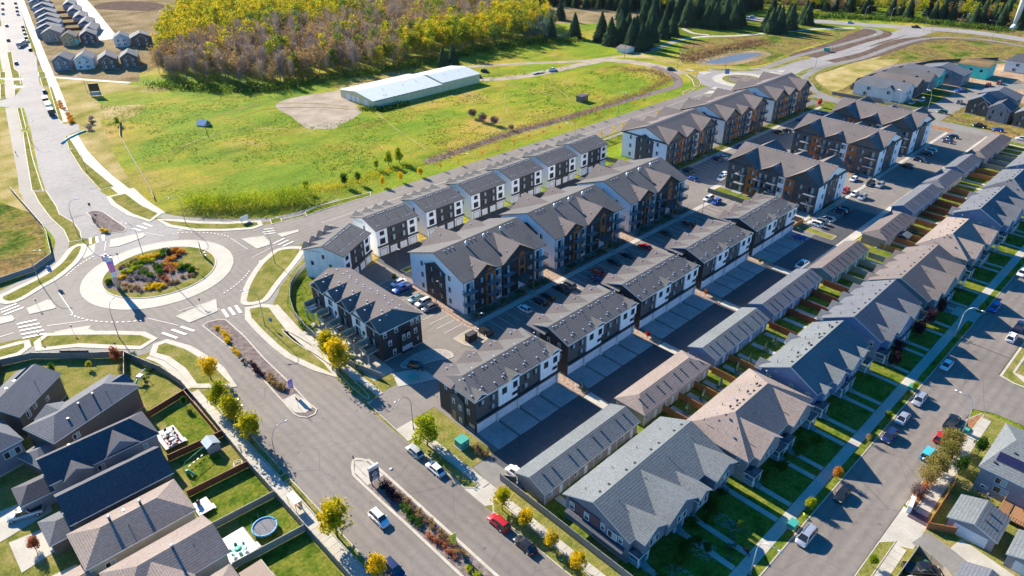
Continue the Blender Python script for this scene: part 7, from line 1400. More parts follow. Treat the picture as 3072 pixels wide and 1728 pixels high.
r = thing('play_slide', 'small green plastic slide at the left end of the swing set', 'slide', (22.9, 114.2, 0), radians(-60)); m = MB(); m.tube([(0, 0, 1.1), (.5, 0, .9), (1.4, 0, .3), (1.8, 0, .15)], .22, 8, 'play_green'); part('chute', m, r); m = MB(); m.box(-.3, .1, -.25, .25, 0, 1.1, 'play_green'); part('ladder', m, r)
r = thing('garden_shed', 'grey plastic shed with gable roof in the corner of the play yard', 'shed', (29.2, 117.6, 0), radians(0)); m = MB(); m.box(-1.2, 1.2, -1.3, 1.3, 0, 1.9, 'trim_grey'); part('wall', m, r); m = MB(); gab(m, 0, 1.4, -1.5, 1.5, 1.9, 2.7, 'galvanised', 'trim_grey'); part('roof', m, r)
r = thing('play_hoop', 'white round hoop frame beside the grey shed', 'play frame', (30.9, 109.7, 0)); m = MB(); m.tube([(.8*cos(t*pi/10), .8*sin(t*pi/10), .7) for t in range(21)], .05, 6, 'sign_white'); m.tube([(.8*cos(t*pi/10), .8*sin(t*pi/10), .1) for t in range(21)], .05, 6, 'sign_white'); part('ring', m, r)
r = thing('climbing_frame', 'blue and green climbing frame with slide in the vegetable yard', 'play frame', (27.2, 150.2, 0), radians(30)); m = MB()
for sx in (-1, 1):
    for sy in (-.7, .7): m.cyl(sx, sy, 0, 2.2, .05, 6, 'trim_white')
m.tube([(-1.6, 0, 2.2), (1.9, 0, 2.2)], .05, 6, 'trim_white'); part('frame', m, r); m = MB(); m.box(-.8, .4, -.6, .6, 1.3, 1.7, 'car_blue'); part('canopy', m, r); m = MB(); m.tube([(-1, 0, 1.2), (-2, 0, .5), (-2.6, 0, .2)], .2, 8, 'play_green'); part('slide', m, r)
def deckpad(x0, x1, y0, y1, label, mat='deck_wood', h=.7):
    r = thing('deck', label, 'deck', (x0, y0, 0)); m = MB(); m.box(0, x1-x0, 0, y1-y0, h-.12, h, 'trim_grey'); part('frame', m, r); n = int((x1-x0)/.28); me = None
    for k in range(n):
        q = MB(); q.box(0, .25, 0, y1-y0, h, h+.03, mat)
        if me is None: me = q.mesh('board')
        link('board', me, r, (k*.28, 0, 0))
    q = MB(); q.box(x1-x0, x1-x0+.35, .2, 1.6, 0, h*.55, mat); part('step', q, r)
deckpad(22.2, 26.2, 123, 129.5, 'crowded back deck with table, chairs and barbecue things behind the navy-roofed house', 'trim_grey'); deckpad(20, 22.8, 102, 105.6, 'small white deck with a black barbecue beside the bright lawn', 'trim_white'); deckpad(19.6, 24.6, 88.5, 94.6, 'pale deck with a heap of green chairs beside the trampoline', 'trim_white', .4); deckpad(19.4, 23.4, 80.6, 85, 'wooden slatted pergola deck at the bottom edge', 'deck_wood', 1.6)
def patio_set(x, y, mt, mc, label, n=5):
    r = thing('patio_set', label, 'garden furniture', (x, y, .73 if x < 24 or y > 120 else 0), radians(25)); m = MB(); m.cyl(0, 0, .65, .7, .65, 14, mt); m.cyl(0, 0, 0, .65, .06, 6, 'steel_dark'); part('table', m, r)
    for i in range(n):
        a = 2*pi*i/n; q = MB(); q.box(-.25, .25, -.25, .25, .38, .44, mc); q.box(-.25, .25, .2, .26, .44, .95, mc)
        for sx in (-.22, .22):
            for sy in (-.22, .22): q.box(sx-.02, sx+.02, sy-.02, sy+.02, 0, .38, 'steel_dark')
        o = part('chair', q, r); o.location = (1.1*cos(a), 1.1*sin(a), 0); o.rotation_euler = (0, 0, a-pi/2)
patio_set(24.4, 127, 'sign_white', 'trim_dark', 'white table with dark chairs on the crowded deck'); patio_set(24.2, 124.4, 'trim_grey', 'red_plastic', 'second table with a few red chairs on the crowded deck', 4); patio_set(21.6, 89.8, 'play_green', 'play_green', 'jumble of green plastic chairs on the pale deck', 6)
def barbecue(x, y, z, label): r = thing('barbecue', label, 'barbecue', (x, y, z), radians(30)); m = MB(); m.box(-.3, .3, -.25, .25, .1, .75, 'steel_dark'); part('cart', m, r); m = MB(); m.tube([(-.32, 0, .85), (.32, 0, .85)], .25, 10, 'steel_dark'); part('lid', m, r); m = MB(); m.box(-.75, -.32, -.2, .2, .72, .76, 'steel'); part('side_shelf', m, r)
barbecue(21, 104.6, .73, 'black barbecue on the small white deck'); barbecue(20.6, 95.8, 0, 'dark barbecue by the brown fence behind the brown-roofed house'); barbecue(68.2, 125, 3.15, 'black covered barbecue on the deck nearest the picture bottom of the decked block')
barbecue(124.4, 5.6, .95, 'grey barbecue on the wooden deck of the solar house')
r = thing('hot_tub', 'covered round tub on the middle deck of the decked block', 'hot tub', (68.4, 132.4, 3.14)); m = MB(); m.cyl(0, 0, 0, .7, .8, 14, 'trim_dark'); part('tub', m, r); m = MB(); m.cyl(0, 0, .7, .78, .84, 14, 'net'); part('cover', m, r)
r = thing('garden_sofa', 'pale sofa set with cushions on the farthest deck of the decked block', 'garden furniture', (68.4, 145, 3.14)); m = MB(); m.box(-1, 1, -.4, .4, .1, .45, 'sign_white'); m.box(-1, 1, .3, .5, .45, .9, 'galvanised'); part('sofa', m, r)
r = thing('backyard_shed', 'dark shed with grey roof in the row of orange fenced yards', 'shed', (219.3, 55, 0)); m = MB(); m.box(0, 3.4, 0, 3, 0, 2.1, 'siding_charcoal'); part('wall', m, r); m = MB(); roof_solid(m, -.2, 3.6, -.2, 3.2, 2.15, 2.7, 'shingle_slate', 'trim_grey'); part('roof', m, r)
r = thing('cable_trough', 'turquoise erosion sock curled beside the bulldozed ground at the sidewalk end', 'erosion barrier', (0, 0, 0)); m = MB(); m.tube([(62.4, 340, .2), (66, 345, .2), (71, 349, .2), (75, 351, .2)], .45, 6, 'cyan_fabric'); part('sock', m, r)
r = thing('water_tower', 'white tapering water tower leg at the upper right picture edge', 'tower', (608, 128, 0)); m = MB(); m.cyl(0, 0, 0, 46, 1.7, 16, 'sign_white', 1.3); m.cyl(0, 0, 0, 3.5, 3.4, 16, 'trim_white', 1.8); part('shaft', m, r)
r = thing('hay_shelter', 'dark small shelter box at the edge of the pasture', 'shelter', (262.5, 224, 0)); m = MB(); m.box(0, 5, 0, 3.4, 0, 2.8, 'siding_greybrown'); m.box(-.2, 5.2, -.2, 3.6, 2.8, 2.95, 'siding_plum'); part('box', m, r)
r = thing('field_billboard', 'two dark hoarding panels on posts beside the bulldozed ground', 'sign', (97, 408, 0), radians(-30)); m = MB(); m.box(-2.4, 2.4, -.1, .1, 2.5, 6.4, 'sign_black'); m.box(-2.6, 2.6, -.1, .1, .4, 2.2, 'trim_grey'); part('panel', m, r); m = MB()
for x in (-2, 2): m.box(x-.1, x+.1, -.1, .1, 0, 6, 'timber')
part('post', m, r)
r = thing('field_sign', 'white real-estate board on two legs in front of the tall shrub hedge', 'sign', (82.4, 212.6, 0), radians(15)); m = MB(); m.box(-1.5, 1.5, -.05, .05, .7, 2.3, 'sign_white'); part('board', m, r); m = MB()
for x in (-1.2, 1.2): m.box(x-.05, x+.05, -.05, .05, 0, .7, 'timber')
part('leg', m, r)
r = thing('tent', 'grey peaked tent or tarp in the open field', 'tent', (116, 322, 0), .5); m = MB(); gab(m, 0, 2.2, -2.4, 2.4, .6, 2.6, 'galvanised', 'galvanised'); part('canopy', m, r); m = MB(); m.box(-2, 2, -2.2, 2.2, 0, .6, 'trim_grey'); part('base', m, r)
for i, (x, y, h) in enumerate(((110, 303, 6), (352.6, 268.3, 9), (388, 244, 9), (402, 287, 9))):
    r = thing('utility_pole', ('leaning wooden pole alone in the green field', 'wooden utility pole beside the white shed', 'wooden utility pole over the rough grass left of the pond', 'wooden utility pole in front of the spruces')[i], 'utility pole', (x, y, 0)); m = MB(); m.tube([(0, 0, 0), (.2 if i else -.6, 0, h)], [.14, .1], 6, 'bark'); part('pole', m, r); m = MB(); m.box(-.8, .8, -.05, .05, h-.6, h-.48, 'bark'); part('crossarm', m, r)
r = thing('person', 'person in dark clothes walking on the western path', 'person', (45.1, 338.5, .02), radians(200))
def human(r, top, legs, stride=.25):
    m = MB(); m.tube([(0, .09, .0), (stride, .1, .02), (.03, .1, .48), (0, .1, .88)], [.05, .05, .06, .09], 6, legs); m.tube([(-stride, -.1, .02), (-.04, -.1, .48), (0, -.1, .88)], [.05, .06, .09], 6, legs); m.tube([(0, 0, .84), (0, 0, 1.1), (.02, 0, 1.38), (.02, 0, 1.46)], [.15, .14, .18, .07], 8, top)
    for s in (-1, 1): m.tube([(0, s*.2, 1.38), (.05*s, s*.25, 1.1), (.16*s, s*.22, .86)], [.055, .045, .035], 5, top)
    m.tube([(.02, 0, 1.45), (.03, 0, 1.54), (.04, 0, 1.66), (.04, 0, 1.75)], [.05, .09, .1, .04], 8, 'skin'); part('body', m, r); q = MB(); q.tube([(.0, 0, 1.64), (.01, 0, 1.72), (.02, 0, 1.77)], [.105, .1, .03], 8, 'bark'); part('hair', q, r)
human(r, 'cloth_dark', 'cloth_dark')
# ------------------------------------------------------------------ vegetation
def leafcloud(mb, rnd, n, shape, size, mat, clumps=0, crad=.5, up=0.0, flatness=.0):
    """n leaf-sized quads spread through a crown volume; shape() gives a random point"""
    cs = [shape() for _ in range(clumps)] if clumps else None; V_ = []; F_ = []
    for i in range(n):
        if cs:
            c = cs[i % clumps]; p = (c[0]+rnd.gauss(0, crad*.5), c[1]+rnd.gauss(0, crad*.5), c[2]+rnd.gauss(0, crad*.42))
        else: p = shape()
        a = rnd.uniform(0, 2*pi); t = rnd.uniform(-1, 1)*(1-flatness); s = size*rnd.uniform(.6, 1.35)
        d = Vector((cos(a)*math.sqrt(max(0, 1-t*t)), sin(a)*math.sqrt(max(0, 1-t*t)), t+up)).normalized(); e = d.cross(Vector((rnd.gauss(0, 1), rnd.gauss(0, 1), rnd.gauss(0, 1)))).normalized()
        d *= s*.6; e *= s*.4; o = len(V_); P_ = Vector(p); V_ += [tuple(P_-d), tuple(P_+e), tuple(P_+d), tuple(P_-e)]; F_.append((o, o+1, o+2, o+3))
    mb.add(V_, F_, mat)
def ellip(rnd, rx, rz, zc, shell=.55, taper=0):
    def f():
        while True:
            p = Vector((rnd.uniform(-1, 1), rnd.uniform(-1, 1), rnd.uniform(-1, 1)))
            if shell < p.length <= 1: break
        k = 1-taper*max(0, p.z); return (p.x*rx*k, p.y*rx*k, zc+p.z*rz)
    return f
def limbs(mb, rnd, h, r, n, spread, mat, z0=.35):
    mb.tube([(0, 0, 0), (rnd.uniform(-.1, .1), rnd.uniform(-.1, .1), h*.4), (rnd.uniform(-.2, .2), rnd.uniform(-.2, .2), h*.85)], [r, r*.7, r*.25], 6, mat)
    for i in range(n):
        a = rnd.uniform(0, 2*pi); z = h*rnd.uniform(z0, .7); L_ = spread*rnd.uniform(.6, 1)
        mb.tube([(0, 0, z), (cos(a)*L_*.5, sin(a)*L_*.5, z+L_*.5), (cos(a)*L_, sin(a)*L_, z+L_*1.0)], [r*.45, r*.28, r*.08], 4, mat, False)
TREE = {}
def tree_mesh(kind, seed=0):
    k = (kind, seed)
    if k in TREE: return TREE[k]
    rnd = random.Random(hash_(kind)+seed*77); t = MB(); c = MB()
    if kind in ('gold', 'limegold', 'orange', 'green', 'rust', 'red', 'plum', 'lime'):
        mat = {'gold': 'leaf_yellow', 'limegold': 'leaf_limegold', 'orange': 'leaf_orange', 'green': 'leaf_green', 'rust': 'leaf_rust', 'red': 'leaf_red', 'plum': 'leaf_plum', 'lime': 'leaf_limegreen'}[kind]
        limbs(t, rnd, 4.6, .11, 9, 1.5, 'bark'); lobes = []
        for _ in range(9):
            a_ = rnd.uniform(0, 6.28); r_ = rnd.uniform(.2, 1.05); lobes.append((cos(a_)*r_, sin(a_)*r_, rnd.uniform(2.2, 4.9)-r_*.3, rnd.uniform(.5, 1.0)))
        for lx, ly, lz, lr in lobes:
            leafcloud(c, rnd, int(230*lr), lambda: (lambda q: (lx+q[0], ly+q[1], lz+q[2]*1.35))(ellip(rnd, lr, lr, 0, .45)()), .25, mat, 0, .3, .5)
        leafcloud(c, rnd, 380, ellip(rnd, 1.3, 1.9, 3.4, .1, .2), .26, mat, 24, .5, .5); leafcloud(c, rnd, 120, ellip(rnd, 1.75, 2.6, 3.5, .85, .3), .2, mat, 0, .3, 1.0)
    elif kind == 'olive' or kind == 'mauve':
        limbs(t, rnd, 3.6, .1, 10, 1.6, 'bark'); leafcloud(c, rnd, 2000, ellip(rnd, 2.0, 1.9, 3.0, .3, .1), .26, 'leaf_'+kind, 60, .8, .3); leafcloud(c, rnd, 260, ellip(rnd, 2.3, 2.2, 3.0, .85, .1), .22, 'leaf_'+kind, 0, .3, .6)
    elif kind == 'sapling':
        limbs(t, rnd, 2.4, .04, 5, .5, 'bark'); leafcloud(c, rnd, 160, ellip(rnd, .6, .9, 2.2, .2), .2, 'leaf_orange', 12, .35)
    elif kind == 'sapling_yellow':
        limbs(t, rnd, 2.6, .05, 6, .6, 'bark'); leafcloud(c, rnd, 260, ellip(rnd, .8, 1.1, 2.4, .2), .22, 'leaf_yellow', 16, .35)
    elif kind == 'youngspruce':
        t.cyl(0, 0, 0, 2, .05, 5, 'bark')
        for i in range(520):
            z = rnd.random()**1.3; rr = .95*(1-z)*(.75+.25*sin(z*30)); a = rnd.uniform(0, 2*pi); q = (cos(a)*rr*rnd.uniform(.5, 1), sin(a)*rr*rnd.uniform(.5, 1), .3+z*2.9)
            leafcloud(c, rnd, 1, lambda: q, .24, 'leaf_bluegreen')
    elif kind == 'spruce':
        t.cyl(0, 0, 0, 9, .28, 6, 'bark', .05); V_ = []; F_ = []; H_ = 15.5
        for L in range(30):
            zt = L/30; z = 1.0+zt*(H_-1.2); R_ = 3.9*(1-zt)**.82*(.88+.18*rnd.random())+.15; nb = int(26*(1-zt)+7)
            for b in range(nb):
                a = 2*pi*b/nb+rnd.uniform(-.2, .2)+L; rl = R_*rnd.uniform(.72, 1.12); dz = -rl*.34; wd = .34+.5*(1-zt)*rnd.uniform(.6, 1.1)
                dx, dy = cos(a), sin(a); o = len(V_); mid = rl*.6
                V_ += [(dx*.1, dy*.1, z+.15), (dx*mid-dy*wd, dy*mid+dx*wd, z+dz*.45), (dx*rl, dy*rl, z+dz), (dx*mid+dy*wd, dy*mid-dx*wd, z+dz*.45), (dx*mid, dy*mid, z+dz*.3+.28)]
                F_ += [(o, o+3, o+4), (o, o+4, o+1), (o+1, o+4, o+2), (o+4, o+3, o+2)]
        c.add(V_, F_, 'leaf_spruce')
    elif kind == 'poplar':   # woodland, leafy
        limbs(t, rnd, 10.5, .16, 7, 2.0, 'bark_grey', .45); leafcloud(c, rnd, 760, ellip(rnd, 2.5, 4.2, 8.0, .3, .35), .55, 'leaf_woodyellow', 30, 1.3, .3)
    elif kind == 'poplar_green':
        limbs(t, rnd, 10, .16, 7, 2.0, 'bark_grey', .45); leafcloud(c, rnd, 760, ellip(rnd, 2.7, 4.0, 7.4, .3, .35), .55, 'leaf_woodgreen', 32, 1.3, .3)
    elif kind == 'bare':
        limbs(t, rnd, 10.5, .13, 16, 2.4, 'bark_grey', .3); V_ = []; F_ = []
        for i in range(420):
            a = rnd.uniform(0, 2*pi); z = rnd.uniform(3.5, 9.5); rr = rnd.uniform(.2, 2.0)*(1-abs(z-6.5)/8); L_ = rnd.uniform(.9, 2.2); tl = rnd.uniform(.15, .5); w_ = rnd.uniform(.025, .06)
            p = Vector((cos(a)*rr, sin(a)*rr, z)); d = Vector((cos(a)*tl, sin(a)*tl, 1)).normalized()*L_; e = Vector((-sin(a), cos(a), 0))*w_; o = len(V_); V_ += [tuple(p-e), tuple(p+e), tuple(p+d+e*.3), tuple(p+d-e*.3)]; F_.append((o, o+1, o+2, o+3))
        c.add(V_, F_, 'twig_grey'); leafcloud(c, rnd, 150, ellip(rnd, 2.1, 3.6, 7.2, .3), .38, 'leaf_brown', 24, 1.0, .3)
    elif kind == 'brown':
        limbs(t, rnd, 9.5, .13, 12, 2.2, 'bark_grey', .3); leafcloud(c, rnd, 560, ellip(rnd, 2.2, 4.0, 6.6, .25), .46, 'leaf_brown', 40, 1.1, .8)
    elif kind == 'silver':
        limbs(t, rnd, 8, .16, 7, 2.0, 'bark_grey', .3); leafcloud(c, rnd, 700, ellip(rnd, 2.8, 3.6, 5.2, .3), .6, 'leaf_bluegreen', 34, 1.2, .2)
    elif kind.startswith('shrub'):
        mat = {'shrub_green': 'leaf_green', 'shrub_yellow': 'leaf_yellow', 'shrub_orange': 'leaf_orange', 'shrub_rust': 'leaf_rust', 'shrub_brown': 'leaf_brown', 'shrub_plum': 'leaf_plum', 'shrub_lime': 'leaf_limegreen', 'shrub_grey': 'twig_grey', 'shrub_blue': 'leaf_bluegreen'}[kind]
        t.cyl(0, 0, 0, .3, .04, 5, 'bark'); leafcloud(c, rnd, 240, ellip(rnd, .55, .42, .48, .3), .17, mat, 20, .26, .5)
    TREE[k] = (t.mesh('trunk'), c.mesh('crown')); return TREE[k]
def hash_(s): return sum(ord(ch)*(i+3) for i, ch in enumerate(s))
RT = random.Random(11)
CATN = {'spruce': ('spruce', 'tree'), 'youngspruce': ('young_spruce', 'tree')}
def tree(kind, x, y, h, label, group=None, seed=None, sx=1.0, z=0):
    """h scales the crown; trunk and crown are parts"""
    base = {'gold': 5.8, 'limegold': 5.8, 'orange': 5.8, 'green': 5.8, 'rust': 5.8, 'red': 5.8, 'plum': 5.8, 'lime': 5.8, 'olive': 5.2, 'mauve': 5.2, 'sapling': 3.2, 'sapling_yellow': 3.6, 'youngspruce': 3.2, 'spruce': 15.5, 'poplar': 12.2, 'poplar_green': 11.5, 'bare': 11.5, 'brown': 10.7, 'silver': 8.8}.get(kind, 1.0)
    tm, cm = tree_mesh(kind, (seed if seed is not None else RT.randrange(3))); s = h/base
    n, cat = CATN.get(kind, ('shrub', 'shrub') if kind.startswith('shrub') else ('tree', 'tree')); nm = {'tree': 'leafy_tree', 'spruce': 'spruce_tree', 'young_spruce': 'young_spruce_tree', 'shrub': 'shrub'}[n]
    r = thing(nm, label, cat, (x, y, z), RT.uniform(0, 6.28), group); r.scale = (s*sx, s*sx, s); link('trunk', tm, r); link('crown', cm, r); return r
SR = 'young street trees on the verges'
for a in (('gold', 38.6, 139.4, 7.2, 'golden tree farthest up the left verge of the divided road'), ('limegold', 36.3, 127.8, 7.6, 'second of the four golden trees up the left verge'), ('limegold', 36.0, 121.8, 8.0, 'third of the four golden trees up the left verge, partly green'), ('limegold', 35.7, 113.6, 8.6, 'nearest of the four golden trees up the left verge, green-tipped'), ('limegold', 35.4, 81.2, 9.4, 'large yellow-green tree beside the bus shelter'), ('gold', 35.8, 69.6, 5.4, 'small golden tree at the bottom edge by the dark blue SUV'),
          ('lime', 60.6, 88.2, 8.0, 'lime-green tree in front of the green transformer box'), ('limegold', 60.0, 65.6, 6.0, 'yellow-green young tree beside the garage fence corner'), ('gold', 60.3, 60, 4.6, 'golden young tree, second along the screen fence'), ('gold', 60.4, 54, 4.4, 'golden young tree, third along the screen fence'), ('gold', 60.3, 47.8, 4.6, 'golden young tree, last along the screen fence'), ('limegold', 62.2, 127.5, 8.4, 'yellow-green tree farther of two at the decked block patios'), ('limegold', 61.2, 121.2, 10.0, 'large yellow-green tree nearer of two at the decked block patios')):
    tree(a[0], a[1], a[2], a[3], a[4], SR, None, 1.2)
for i, (x, y) in enumerate(((186.7, 202.3), (178, 202.5), (195, 202), (204.1, 202.1), (212.7, 201.9), (221.8, 201.4), (232.5, 201.6), (238.3, 200.5), (247.8, 200.9), (257.7, 200.8), (273.4, 200.4), (281, 200.1), (157.3, 203.2), (165.9, 203))):
    tree('sapling', x, y, 3.4, 'thin orange sapling on the far verge of the collector road', 'thin saplings on the far verge')
for i, (x, y) in enumerate(((139.5, 204.4), (147.7, 203.4), (131.9, 205.4))): tree('gold', x, y, 4.2, ('yellow tree in the middle of three on the far verge', 'yellow tree rightmost of three on the far verge', 'yellow tree leftmost of three on the far verge')[i], None)
for i, (x, y) in enumerate(((202.4, 183), (221, 182.6), (228.4, 183), (236.5, 183), (242.9, 183), (268.7, 183), (129, 183.4), (147, 183.4), (112, 184.6), (182, 183))): tree('sapling_yellow', x, y, 4, 'thin yellow sapling between the collector road and the roadside townhouses', 'yellow saplings behind the roadside townhouses')
for a in (('lime', 148, 26.9, 2.6, 'small leafy street tree beside the turquoise utility box far up the street'), ('lime', 134, 27, 2.7, 'small yellow-green street tree by the grouped cars'), ('orange', 110.3, 27, 3.4, 'small orange street tree by the black hatchback'), ('lime', 99.6, 27, 3.4, 'small bright yellow-green street tree by the silver minivan'), ('brown', 124.4, 27, 2.4, 'small brownish street tree by the lit driveway patch'), ('lime', 182, 27, 2, 'small shrub-like tree at the silver street lamp'), ('lime', 195, 27, 2.2, 'thin yellow tree in the shaded boulevard lawn'),
          ('olive', 134.3, 15, 5.0, 'first olive-brown tree by the small red car'), ('olive', 130, 14.6, 5.0, 'olive-brown tree beside the blue off-road vehicle'), ('olive', 125.2, 14.6, 5.0, 'olive-brown tree third along the mulch strip'), ('olive', 121.6, 14.6, 4.6, 'olive-brown tree fourth along the mulch strip'), ('mauve', 116.8, 14.8, 3.0, 'sparse reddish shrub tree at the end of the mulch strip'), ('green', 128.2, 11.4, 5.0, 'dark green tree at the fence corner of the decked house'), ('green', 135.8, 10.4, 5.2, 'green tree on the lawn before the solar house'), ('lime', 95.6, 14.4, 3.0, 'small yellow-green tree on the south verge'), ('lime', 86, 14.2, 2.4, 'low yellow-green shrub tree at the bottom edge of the south verge'),
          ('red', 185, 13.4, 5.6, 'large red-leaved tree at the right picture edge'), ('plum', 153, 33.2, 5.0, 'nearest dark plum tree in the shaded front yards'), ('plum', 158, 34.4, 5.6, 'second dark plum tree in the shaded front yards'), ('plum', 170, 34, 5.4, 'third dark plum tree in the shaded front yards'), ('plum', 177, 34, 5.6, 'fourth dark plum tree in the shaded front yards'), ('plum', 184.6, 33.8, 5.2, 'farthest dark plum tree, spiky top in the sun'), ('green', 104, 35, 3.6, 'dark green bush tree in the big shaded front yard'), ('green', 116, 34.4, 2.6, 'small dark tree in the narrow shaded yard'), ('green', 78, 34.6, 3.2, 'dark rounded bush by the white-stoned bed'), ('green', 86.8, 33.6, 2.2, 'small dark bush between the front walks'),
          ('rust', 25.7, 161.6, 4.6, 'rusty orange tree behind the curved fence'), ('lime', 20.2, 163.4, 2.4, 'small yellow-green tree left of the rusty one'), ('green', 13.6, 167, 3.4, 'green tree behind the three-vent house'), ('green', 30.6, 134.4, 3.0, 'slim light green tree in the corner of the red-fenced yard'), ('silver', 2.2, 171, 2.6, 'pale shrub at the left edge inside the fence'), ('silver', 29, 160, 2.4, 'pale leafless shrub at the fence peak'), ('lime', 9.6, 168, 2, 'yellow shrub against the slate roof'), ('rust', -3, 115, 3.6, 'red-orange tree on the driveway side at the lower left edge'),
          ('green', 94.6, 146.4, 2.6, 'small bush behind the white sedan'), ('red', 337, 138.8, 4.4, 'bright red small tree at the far end of the walk'), ('red', 122.6, 80, 2.2, 'tiny red sapling on the rock strip between townhouse blocks'), ('rust', 149.8, 81, 2.2, 'tiny orange-red sapling on the second rock strip'), ('youngspruce', 95.9, 77.6, 2.6, 'thin dark conifer on the first rock strip'), ('green', 176.6, 80, 2, 'small green sapling on the farthest rock strip'),
          ('green', 109.5, 220, 4.6, 'green tree standing at the end of the tall hedge'), ('green', 122.2, 215, 5.6, 'dark green slender tree at the mulched bank'), ('green', 127.1, 213.7, 5, 'second dark green tree at the mulched bank'), ('lime', 146, 221.5, 6.4, 'clump of yellow-green poplars by the bank, left one'), ('lime', 150.6, 220.5, 6.8, 'clump of yellow-green poplars by the bank, right one'), ('lime', 140, 221, 4.4, 'small poplar left of the clump by the bank'), ('lime', 88, 349, 4.4, 'yellow-green bush tree on the bulldozed ground')):
    tree(a[0], a[1], a[2], a[3], a[4])
for i, (x, y) in enumerate(((209, 243.7), (208.3, 236), (208.9, 228.7), (209, 218.1))): tree('mauve', x, y, 4.4 if i < 3 else 2.8, ('first', 'second', 'third', 'last small')[i]+' purple-grey bush in the row in the green pasture', 'bushes in the pasture', None, 1.1)
for i, (x, y) in enumerate(((141.5, 56.6), (137.8, 56.8), (130.8, 57), (126, 57.2), (118.2, 57), (111.9, 57.2), (105.8, 57.2))):
    tree('youngspruce', x, y, 3.3, ('blue-green spruce nearest the far brown fence', 'blue-green spruce second from the far brown fence', 'blue-green spruce between two concrete paths', 'blue-green spruce with a white ring bed', 'blue-green spruce in the first yard behind the brown house', 'blue-green spruce in the second yard behind the brown house', 'blue-green spruce in the third yard behind the brown house')[i], 'young spruces in the back yards')
# spruces
SP = [(260.8, 328.4, 12), (265.8, 325.5, 13), (358.3, 334.9, 15), (372.5, 326.3, 17), (378.5, 308.2, 19), (373.4, 296.2, 18), (378.2, 291.3, 19), (373.2, 279.9, 17), (374.5, 272.5, 18), (384, 276, 17), (386, 286, 19), (388, 300, 20), (414.6, 378, 15), (414, 284, 17), (430, 305, 18), (425, 284.5, 16), (462, 297, 20), (467.4, 278.5, 18), (471, 273, 16), (479, 270, 17), (484, 280, 19), (479, 241.5, 17), (485.3, 238.4, 18), (491, 244, 18), (500.5, 238, 18), (506, 243, 17), (524, 237.4, 16), (529, 242, 17), (470, 303, 19), (480, 315, 20), (488.8, 306.3, 21), (500, 300, 20), (512, 298, 19), (455, 322, 19), (464, 335, 20), (448, 345, 20), (520, 305, 20), (532, 296, 18), (545, 300, 20), (434, 316, 17)]
_r = random.Random(4)
for _ in range(26):
    cx_, cy_ = _r.choice(((378, 298), (386, 294), (470, 318), (490, 318), (510, 312), (482, 272), (466, 290), (497, 243), (484, 243), (380, 284), (530, 305)))
    SP.append((cx_+_r.gauss(0, 7), cy_+_r.gauss(0, 7), _r.uniform(12, 19)))
SP = [q for q in SP if not (356 < q[0] < 372 and 268 < q[1] < 286)]
for i, (x, y, h) in enumerate(SP): tree('spruce', x, y, h, 'dark spruce of the group around the farm lawn and white shed' if i > 1 else ('left', 'right')[i]+' one of the two spruces right behind the barn', 'spruces around the farm lawn' if i > 1 else None, i % 3, 1.45)
# the wood: nearest 280 trees one by one, the rest as one mass
def inpoly(x, y, P_):
    c = False; j = len(P_)-1
    for i in range(len(P_)):
        (xi, yi), (xj, yj) = P_[i], P_[j]
        if (yi > y) != (yj > y) and x < (xj-xi)*(y-yi)/(yj-yi)+xi: c = not c
        j = i
    return c
WOOD = [(132, 424), (138, 402), (147, 386), (165, 360), (196, 358), (231, 348), (260, 348), (275, 347), (297, 343), (332, 344), (356, 332), (366, 340), (380, 352), (390, 372), (404, 398), (420, 420), (460, 450), (520, 560), (640, 760), (420, 900), (300, 780), (262, 665), (212, 589), (168, 500)]
POND_GAP = [(262, 405), (284, 397), (300, 415), (296, 432), (270, 425)]
YELLOW = [(250, 347), (275, 344), (332, 340), (368, 330), (392, 372), (404, 398), (385, 402), (340, 388), (300, 392), (272, 380), (255, 362)]
def woodkind(x, y, r):
    n = noise.noise(Vector((x*.012, y*.012, 3.3)))
    if inpoly(x, y, YELLOW): return 'silver' if x > 345 and y < 352 else ('poplar' if r < .85 else 'poplar_green')
    back = (y-x*.55) > 372 or y > 470
    if back: return ('poplar' if n+r*.7 > .32 else ('poplar_green' if r < .6 else 'brown')) if n > -.28 else ('bare' if r < .75 else 'brown')
    return 'bare' if r < .46 else ('brown' if r < .88 else ('poplar' if r < .95 else 'poplar_green'))
pts = []; RW = random.Random(5); y = 330.
while y < 900:
    x = 118.; st = 6.0 if y < 480 else 7.4
    while x < 650:
        px, py = x+RW.uniform(-2.8, 2.8), y+RW.uniform(-2.8, 2.8)
        if inpoly(px, py, WOOD) and not inpoly(px, py, POND_GAP): pts.append((px, py))
        x += st
    y += st
pts.sort(key=lambda p: math.hypot(p[0], p[1])); G_ = 'trees of the wood behind the meadow'
WL = {'bare': 'nearly leafless grey-brown tree in the front of the wood', 'brown': 'tree with withered brown leaves in the front of the wood', 'poplar': 'yellow poplar in the front of the wood', 'poplar_green': 'yellow-green poplar in the front of the wood', 'silver': 'pale silvery-green tree at the right end of the yellow belt'}
near = [p for i, p in enumerate(pts) if i < 400 and (i % 4 != 3)][:270]; nset = set(near); far = [p for p in pts if p not in nset]
for (x, y) in near:
    k = woodkind(x, y, RW.random()); h = RW.uniform(11, 19) if k != 'silver' else 11; tm, cm = tree_mesh(k, RW.randrange(3))
    tree(k, x, y, h, WL[k], G_+', '+k.replace('_', ' ')+' kind', RW.randrange(3), RW.uniform(.9, 1.15))
import numpy as np
